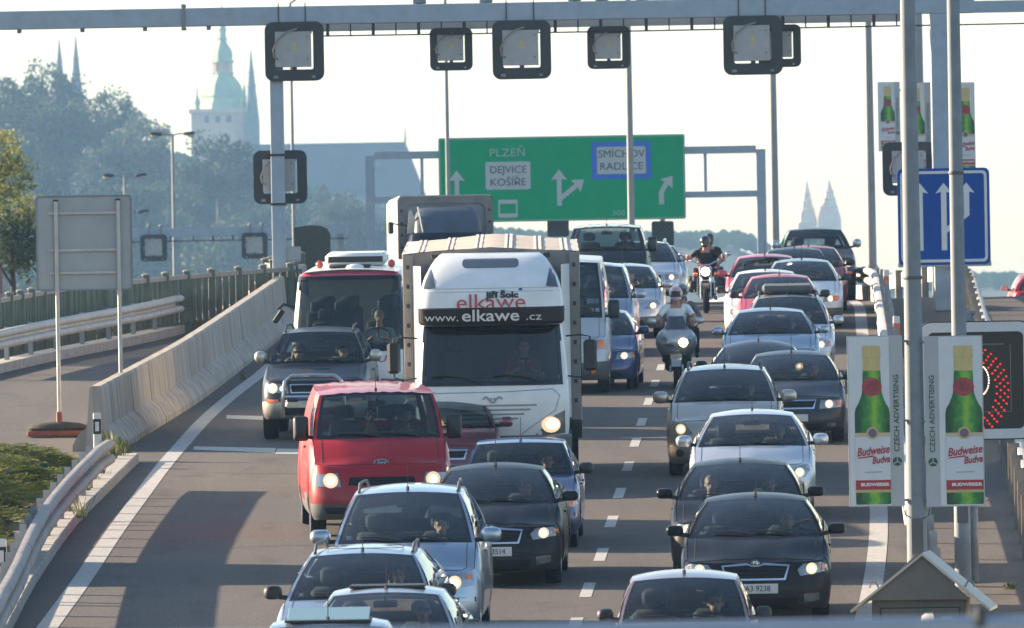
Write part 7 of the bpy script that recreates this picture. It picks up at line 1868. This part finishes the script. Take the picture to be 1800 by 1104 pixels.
# tall trees on the skyline that stand out one by one
for px, py, d, r, lab in ((85, 185, 1300, 5.5, 'tall hazy tree in front of the left twin spires'), (180, 215, 1280, 4.6, 'hazy tree crowning the skyline right of the twin spires'), (245, 250, 1270, 4.0, 'small hazy tree on the skyline above the tallest double lamp'), (385, 300, 1180, 5.6, 'round-crowned hazy tree standing below the cathedral tower'), (600, 405, 1150, 4.2, 'hazy greenish tree to the right of the gantry signal, above the coach')):
    d *= BS; r *= BS; q = at(px, py, d); tree(lab, (q.x, d, q.z - r * 1.55), r, random.randrange(5), None)
M_YG = leaf_mat('foliage_yellow', (.20, .205, .04), (.33, .33, .07)); YT = tree_meshes('y', 4200, 60, .045, 300, M_YG, 1.0)
M_DG = leaf_mat('foliage_near_dark', (.03, .05, .022), (.075, .095, .03)); DT = tree_meshes('d', 4200, 60, .05, 301, M_DG, .9)
q = at(-20, 290, 300); tree('yellowing tree leaning in at the left edge of the picture', (q.x, 300, q.z - 1.55 * 1.5), 1.5, YT, None)
q = at(48, 380, 340); tree('small yellow-green tree between the left edge and the grey sign back', (q.x, 340, q.z - 1.0), .75, YT, None)
q = at(22, 440, 310); tree('dark leafy tree below the far gantry beam at the left edge', (q.x, 310, q.z - 1.55 * 1.15), 1.25, DT, None)
tuft = leaf_cloud(700, 26, .10, 77)
# juniper bed inside the guard rail
def juniper_mesh(seed):
    g = np.random.default_rng(seed); vs = []; fs = []
    for k in range(300):
        a = g.uniform(0, 2 * math.pi); rr_ = math.sqrt(g.uniform(0, 1)); x, y = rr_ * math.cos(a), rr_ * math.sin(a); hz = .55 * (1 - rr_ ** 2) + .04 + g.uniform(-.05, .10)
        ca = a + g.uniform(-.9, .9); L_ = g.uniform(.12, .26)
        for j in range(10):
            t = j / 9; bx, by, bz = x + math.cos(ca) * L_ * t, y + math.sin(ca) * L_ * t, hz + .10 * t - .06 * t * t
            for s_ in (-1, 1):
                w1 = ca + s_ * g.uniform(.5, 1.1); l2 = .075 * (1.15 - t); i = len(vs); up = g.uniform(.0, .05)
                vs += [(bx, by, bz), (bx + math.cos(w1) * l2 * .5 - .012, by + math.sin(w1) * l2 * .5, bz + up * .5), (bx + math.cos(w1) * l2, by + math.sin(w1) * l2, bz + up), (bx + math.cos(w1) * l2 * .5 + .012, by + math.sin(w1) * l2 * .5 + .01, bz + up * .5 + .008)]; fs.append((i, i + 1, i + 2, i + 3))
    me = bpy.data.meshes.new('sprays'); me.from_pydata(vs, [], fs); return me
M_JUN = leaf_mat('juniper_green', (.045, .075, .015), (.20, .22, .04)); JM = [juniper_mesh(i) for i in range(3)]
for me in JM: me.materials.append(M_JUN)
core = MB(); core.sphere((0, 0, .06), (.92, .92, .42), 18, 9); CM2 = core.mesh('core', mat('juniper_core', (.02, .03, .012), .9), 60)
mb = MB(); pg = [P(*k) for k in ((-60, 800), (130, 802), (165, 812), (60, 905), (-5, 1000), (-80, 1000))]
mb.add([Vector((q.x, q.y, gz(q.y) + .05)) for q in pg] + [Vector((q.x, q.y, gz(q.y) - .1)) for q in pg], [tuple(range(6))] + [(i, i + 6, (i + 1) % 6 + 6, (i + 1) % 6) for i in range(6)])
tag(mb.build('planting_bed', mat('bed_soil', (.10, .085, .06), .95, noise=.3, nscale=8), None, 0), kind='structure')
k = 0
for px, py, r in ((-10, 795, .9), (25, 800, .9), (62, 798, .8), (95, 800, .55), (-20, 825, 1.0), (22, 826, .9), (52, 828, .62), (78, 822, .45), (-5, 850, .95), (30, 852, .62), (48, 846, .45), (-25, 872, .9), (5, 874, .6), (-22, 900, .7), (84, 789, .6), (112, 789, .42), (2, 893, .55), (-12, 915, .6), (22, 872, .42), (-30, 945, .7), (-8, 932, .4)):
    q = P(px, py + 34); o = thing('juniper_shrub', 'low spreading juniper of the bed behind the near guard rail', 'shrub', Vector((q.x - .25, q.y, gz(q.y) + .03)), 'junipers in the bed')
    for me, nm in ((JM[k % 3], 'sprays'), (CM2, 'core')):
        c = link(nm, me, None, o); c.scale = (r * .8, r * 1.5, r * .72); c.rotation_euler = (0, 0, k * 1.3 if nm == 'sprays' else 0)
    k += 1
# weeds along kerb and rail feet
g = np.random.default_rng(5); vs = []; fs = []
def weed(p, h, n):
    for _ in range(n):
        a = g.uniform(0, 6.28); l_ = h * g.uniform(.5, 1.1); x, y, z = p.x + g.normal(0, .04), p.y + g.normal(0, .06), p.z; i = len(vs); dx, dy = math.cos(a) * l_ * .5, math.sin(a) * l_ * .5
        vs.extend([(x - .008, y, z), (x + .008, y, z), (x + dx * .6 + .008, y + dy * .6, z + l_ * .7), (x + dx, y + dy, z + l_)]); fs.append((i, i + 1, i + 2, i + 3))
for px, py, h, n in ((222, 800, .30, 40), (212, 806, .28, 30), (140, 910, .35, 20), (118, 905, .22, 30), (165, 848, .22, 40), (178, 838, .2, 30), (105, 880, .25, 30), (195, 812, .35, 40), (150, 868, .2, 30), (200, 800, .4, 40), (95, 900, .2, 24), (1776, 1036, .10, 30), (470, 640, .3, 14), (430, 668, .2, 10)):
    q = P(px, py, .1 if px < 260 else 0); weed(q, h, n)
me = bpy.data.meshes.new('weeds'); me.from_pydata(vs, [], fs); me.materials.append(leaf_mat('weed_green', (.07, .10, .03), (.17, .17, .07))); tag(link('weeds', me), kind='stuff')
# litter of leaf clumps making the far ridge woods read as one mass
vs = []; fs = []; g = np.random.default_rng(9)
for _ in range(9000):
    x = g.uniform(-210, 270); d = g.uniform(2600, 2700); z = hill_z(x, d) + min(abs(g.normal(0, 1.0)), 1.5) * 1.4; s_ = g.uniform(.8, 1.8); i = len(vs)
    vs += [(x - s_, d, z), (x, d + .3, z - s_ * .7), (x + s_, d, z + g.uniform(-.2, .3)), (x, d - .3, z + s_ * .8)]; fs.append((i, i + 1, i + 2, i + 3))
me = bpy.data.meshes.new('ridge_woods'); me.from_pydata(vs, [], fs); me.materials.append(LM[0]); tag(link('ridge_woods', me), kind='stuff')

# ================================================================== THE CASTLE HILL BUILDINGS
M_STONE = mat('pinkish_sandstone', (.74, .50, .35), .9, noise=.12, nscale=.5); M_COPP = mat('green_copper', (.34, .46, .28), .7, noise=.15, nscale=.4); M_DST = mat('dark_gothic_stone', (.11, .095, .09), .9, noise=.2, nscale=.5); M_SLATE = mat('slate_roof', (.05, .055, .065), .8, noise=.15, nscale=.3)
CD = 3000.0; cs_ = F / CD
def oct_lathe(mb, prof, n=8, T=None): mb.lathe(prof, n, (T or Matrix()) @ Matrix.Rotation(R(22.5), 4, 'Z'))
c0 = at(397, 450, CD); tw_ = thing('cathedral_tower', 'tall cathedral tower with green copper onion domes, hazy on the hill', 'tower', Vector((c0.x, CD, -7.0)))
Zp = lambda py: at(397, py, CD).z + 7.0
hw_ = 55 / cs_
mb = MB(); mb.box((0, 0, Zp(200) / 2), (2 * hw_, 2 * hw_, Zp(200))); sh_ = mb.build('shaft', M_STONE, tw_, 0)
for x in (-.5, -.15, .2):
    mb = MB(); mb.prism([(x * hw_ - .7, Zp(216)), (x * hw_ + .7, Zp(216)), (x * hw_ + .7, Zp(206)), (x * hw_, Zp(203)), (x * hw_ - .7, Zp(206))], .3, Matrix.Translation((0, -hw_ - .15, 0))); mb.build('window', M_DST, sh_, 0)
mb = MB(); mb.box((0, 0, Zp(196)), (2 * hw_ + 1.2, 2 * hw_ + 1.2, 1.2)); mb.build('gallery', M_STONE, tw_, 0)
def RZ(w_px, py): return (w_px / cs_ / 2 * 1.06, Zp(py))
mb = MB(); oct_lathe(mb, [RZ(98, 196), RZ(94, 189), RZ(90, 184), RZ(80, 178), RZ(75, 172), RZ(78, 170), RZ(78, 167), RZ(70, 165), RZ(69, 158), RZ(63, 149), RZ(52, 141), RZ(41, 135), RZ(36, 131), RZ(40, 129), RZ(40, 127)]); mb.build('lower_dome', M_COPP, tw_, 20)
mb = MB()
for k in range(8):
    a = R(45 * k); mb.tube([(16 / cs_ * math.cos(a), 16 / cs_ * math.sin(a), Zp(128)), (16 / cs_ * math.cos(a), 16 / cs_ * math.sin(a), Zp(110))], .35, 5)
mb.lathe([RZ(26, 128), RZ(26, 110)], 8); mb.build('lantern', M_STONE, tw_, 0)
mb = MB(); oct_lathe(mb, [RZ(42, 110), RZ(42, 107), RZ(35, 105), RZ(37, 97), RZ(34, 89), RZ(26, 82), RZ(17, 76), RZ(15, 70), RZ(20, 68), RZ(20, 66)]); mb.build('upper_dome', M_COPP, tw_, 20)
mb = MB(); oct_lathe(mb, [RZ(14, 66), RZ(14, 54), RZ(17, 52), RZ(10, 44), RZ(7, 36), RZ(2.5, 10), RZ(.6, -18)]); mb.build('spire', M_COPP, tw_, 20)
for px, top in ((348, 128), (364, 140), (432, 172), (430, 180)):
    x = at(px, 190, CD).x - c0.x; mb = MB(); f = lambda r_, py: (r_ / cs_, Zp(py))
    oct_lathe(mb, [f(5, 200), f(5, 184), f(6.5, 182), f(5.5, 176), f(2.5, 171), f(1.6, 166), f(2.0, 163), f(.5, 150), f(.3, 140)], T=Matrix.Translation((x, -hw_ + 1 if px != 364 else hw_ - 1, 0))); mb.build('corner_turret', M_COPP, tw_, 20)
def spire(label, px, ptop, pbot, wbot, D, m, cat='spire'):
    s_ = F / D; b = at(px, pbot, D); t = thing('church_spire', label, cat, Vector((b.x, D, 5.0))); Z = lambda py: at(px, py, D).z - 5.0
    mb = MB(); mb.box((0, 0, Z(pbot) / 2), (wbot / s_, wbot / s_, Z(pbot))); mb.build('shaft', m, t, 0)
    mb = MB(); mb.lathe([(wbot / s_ * .52, Z(pbot)), (wbot / s_ * .30, lerp(Z(pbot), Z(ptop), .45)), (wbot / s_ * .1, lerp(Z(pbot), Z(ptop), .86)), (.15, Z(ptop))], 8); sp2 = mb.build('spire', m, t, 20)
    for a in range(4):
        for f in (.05, .0): pass
        x, y = wbot / s_ * .45 * math.cos(R(45 + 90 * a)), wbot / s_ * .45 * math.sin(R(45 + 90 * a)); mb = MB(); mb.lathe([(wbot / s_ * .10, Z(pbot)), (.05, Z(pbot) + (Z(ptop) - Z(pbot)) * .28)], 6, Matrix.Translation((x, y, 0))); mb.build('pinnacle', m, t, 20)
    for f in (.3, .5, .7):
        z = lerp(Z(pbot), Z(ptop), f); r_ = wbot / s_ * (.52 - .47 * f); mb = MB(); mb.lathe([(r_, z - .3), (r_ + .3, z), (r_, z + .3)], 8); mb.build('crocket_ring', m, sp2, 20)
    return t
spire('left of the hazy twin gothic spires above the trees', 106, 70, 195, 26, 2980, M_DST); spire('right of the hazy twin gothic spires above the trees', 135, 64, 195, 26, 2980, M_DST)
spire('slender gothic spire just right of the copper-domed tower', 443, 88, 215, 26, 2990, mat('greenish_stone', (.16, .19, .17), .9, noise=.15, nscale=.5))
spire('left of two pale church spires at the crest, right of the queue', 1419, 318, 390, 34, 3300, mat('pale_sandstone', (.85, .62, .43), .9, noise=.1, nscale=.5)); spire('right of two pale church spires at the crest, beside the bend of the rail', 1458, 316, 385, 40, 3300, mat('pale_sandstone', (.85, .62, .43), .9))
# long slate roof of the palace
D = 2840.0; a, b = at(520, 252, D), at(712, 250, D); e1, e2 = at(520, 420, D), at(742, 330, D)
pal = thing('palace', 'long hazy palace with a steep dark slate roof between gantry post and green sign', 'building', Vector(((a.x + b.x) / 2, D, -7.0))); o_ = Vector(((a.x + b.x) / 2, D, -7.0))
ex = at(748, 340, D).x - o_.x; x0, x1 = at(440, 252, D).x - o_.x, b.x - o_.x; zr_, ze_ = a.z + 7, at(600, 345, D).z + 7
mb = MB(); mb.add([(x0, 6, zr_), (x1, 6, zr_), (ex, -4, ze_), (x0 - 1, -4, ze_), (ex, 16, ze_), (x0 - 1, 16, ze_)], [(0, 3, 2, 1), (0, 1, 4, 5), (1, 2, 4), (0, 5, 3)]); rf = mb.build('roof', M_SLATE, pal, 0)
for k in range(4):
    x = lerp(x0 + 4, x1 - 2, k / 3.6); mb = MB(); mb.prism([(x - .9, zr_ - 7.5), (x + .9, zr_ - 7.5), (x + .9, zr_ - 6.4), (x, zr_ - 5.4), (x - .9, zr_ - 6.4)], 4, Matrix.Translation((0, -1.6, 0))); mb.build('dormer', M_SLATE, rf, 0)
mb = MB(); mb.box(((x0 + ex) / 2, 6, ze_ / 2), (ex - x0 - .6, 18.5, ze_)); wl_ = mb.build('wall', mat('palace_wall', (.26, .25, .24), .9), pal, 0)
for k in range(9):
    for j in range(2):
        x = lerp(x0 + 2, ex - 2, k / 8); mb = MB(); mb.box((x, -3.28, ze_ - 2.6 - 4.2 * j), (1.3, .3, 2.2)); mb.build('window', M_DST, wl_, 0)
mb = MB(); mb.lathe([(.35, zr_ - .2), (.05, zr_ + 4.5)], 6, Matrix.Translation((x1, 6, 0))); mb.build('finial', M_DST, rf, 0)
q = at(32, 165, 2750); vil = thing('villa', 'pale hazy house among the trees at the top left', 'building', Vector((q.x, 1900, 5.0))); z1_, z0_ = at(32, 148, 1900).z - 5, at(32, 185, 1900).z - 5
mb = MB(); mb.box((0, 0, z1_ / 2), (9, 11, z1_)); wv_ = mb.build('wall', mat('pale_render', (.55, .52, .48), .9), vil, 0)
mb = MB(); mb.add([(-5, -6, z1_), (5, -6, z1_), (5, 6, z1_), (-5, 6, z1_), (-2, 0, z1_ + 1.6), (2, 0, z1_ + 1.6)], [(0, 1, 5, 4), (1, 2, 5), (2, 3, 4, 5), (3, 0, 4)]); mb.build('roof', M_SLATE, vil, 0)
for x in (-1.8, 0, 1.8): mb = MB(); mb.box((x * 1.5, -5.6, z1_ - 3), (1.1, .2, 2.1)); mb.build('window', M_DST, wv_, 0)
# the air: late-summer haze thickening towards the castle
me = bpy.data.meshes.new('haze'); m0 = MB(); m0.box((0, 2000, 56.0), (6600, 4360, 132.0)); me.from_pydata(m0.v, [], m0.f)
mh = bpy.data.materials.new('haze_air'); mh.use_nodes = True; N = mh.node_tree.nodes; N.remove(N['Principled BSDF'])
pv = N.new('ShaderNodeVolumePrincipled'); pv.inputs['Density'].default_value = .00013; pv.inputs['Color'].default_value = (.36, .64, 1.0, 1); pv.inputs['Anisotropy'].default_value = .0
mh.node_tree.links.new(pv.outputs[0], N['Material Output'].inputs['Volume']); me.materials.append(mh)
hzo = link('haze', me); tag(hzo, kind='stuff')
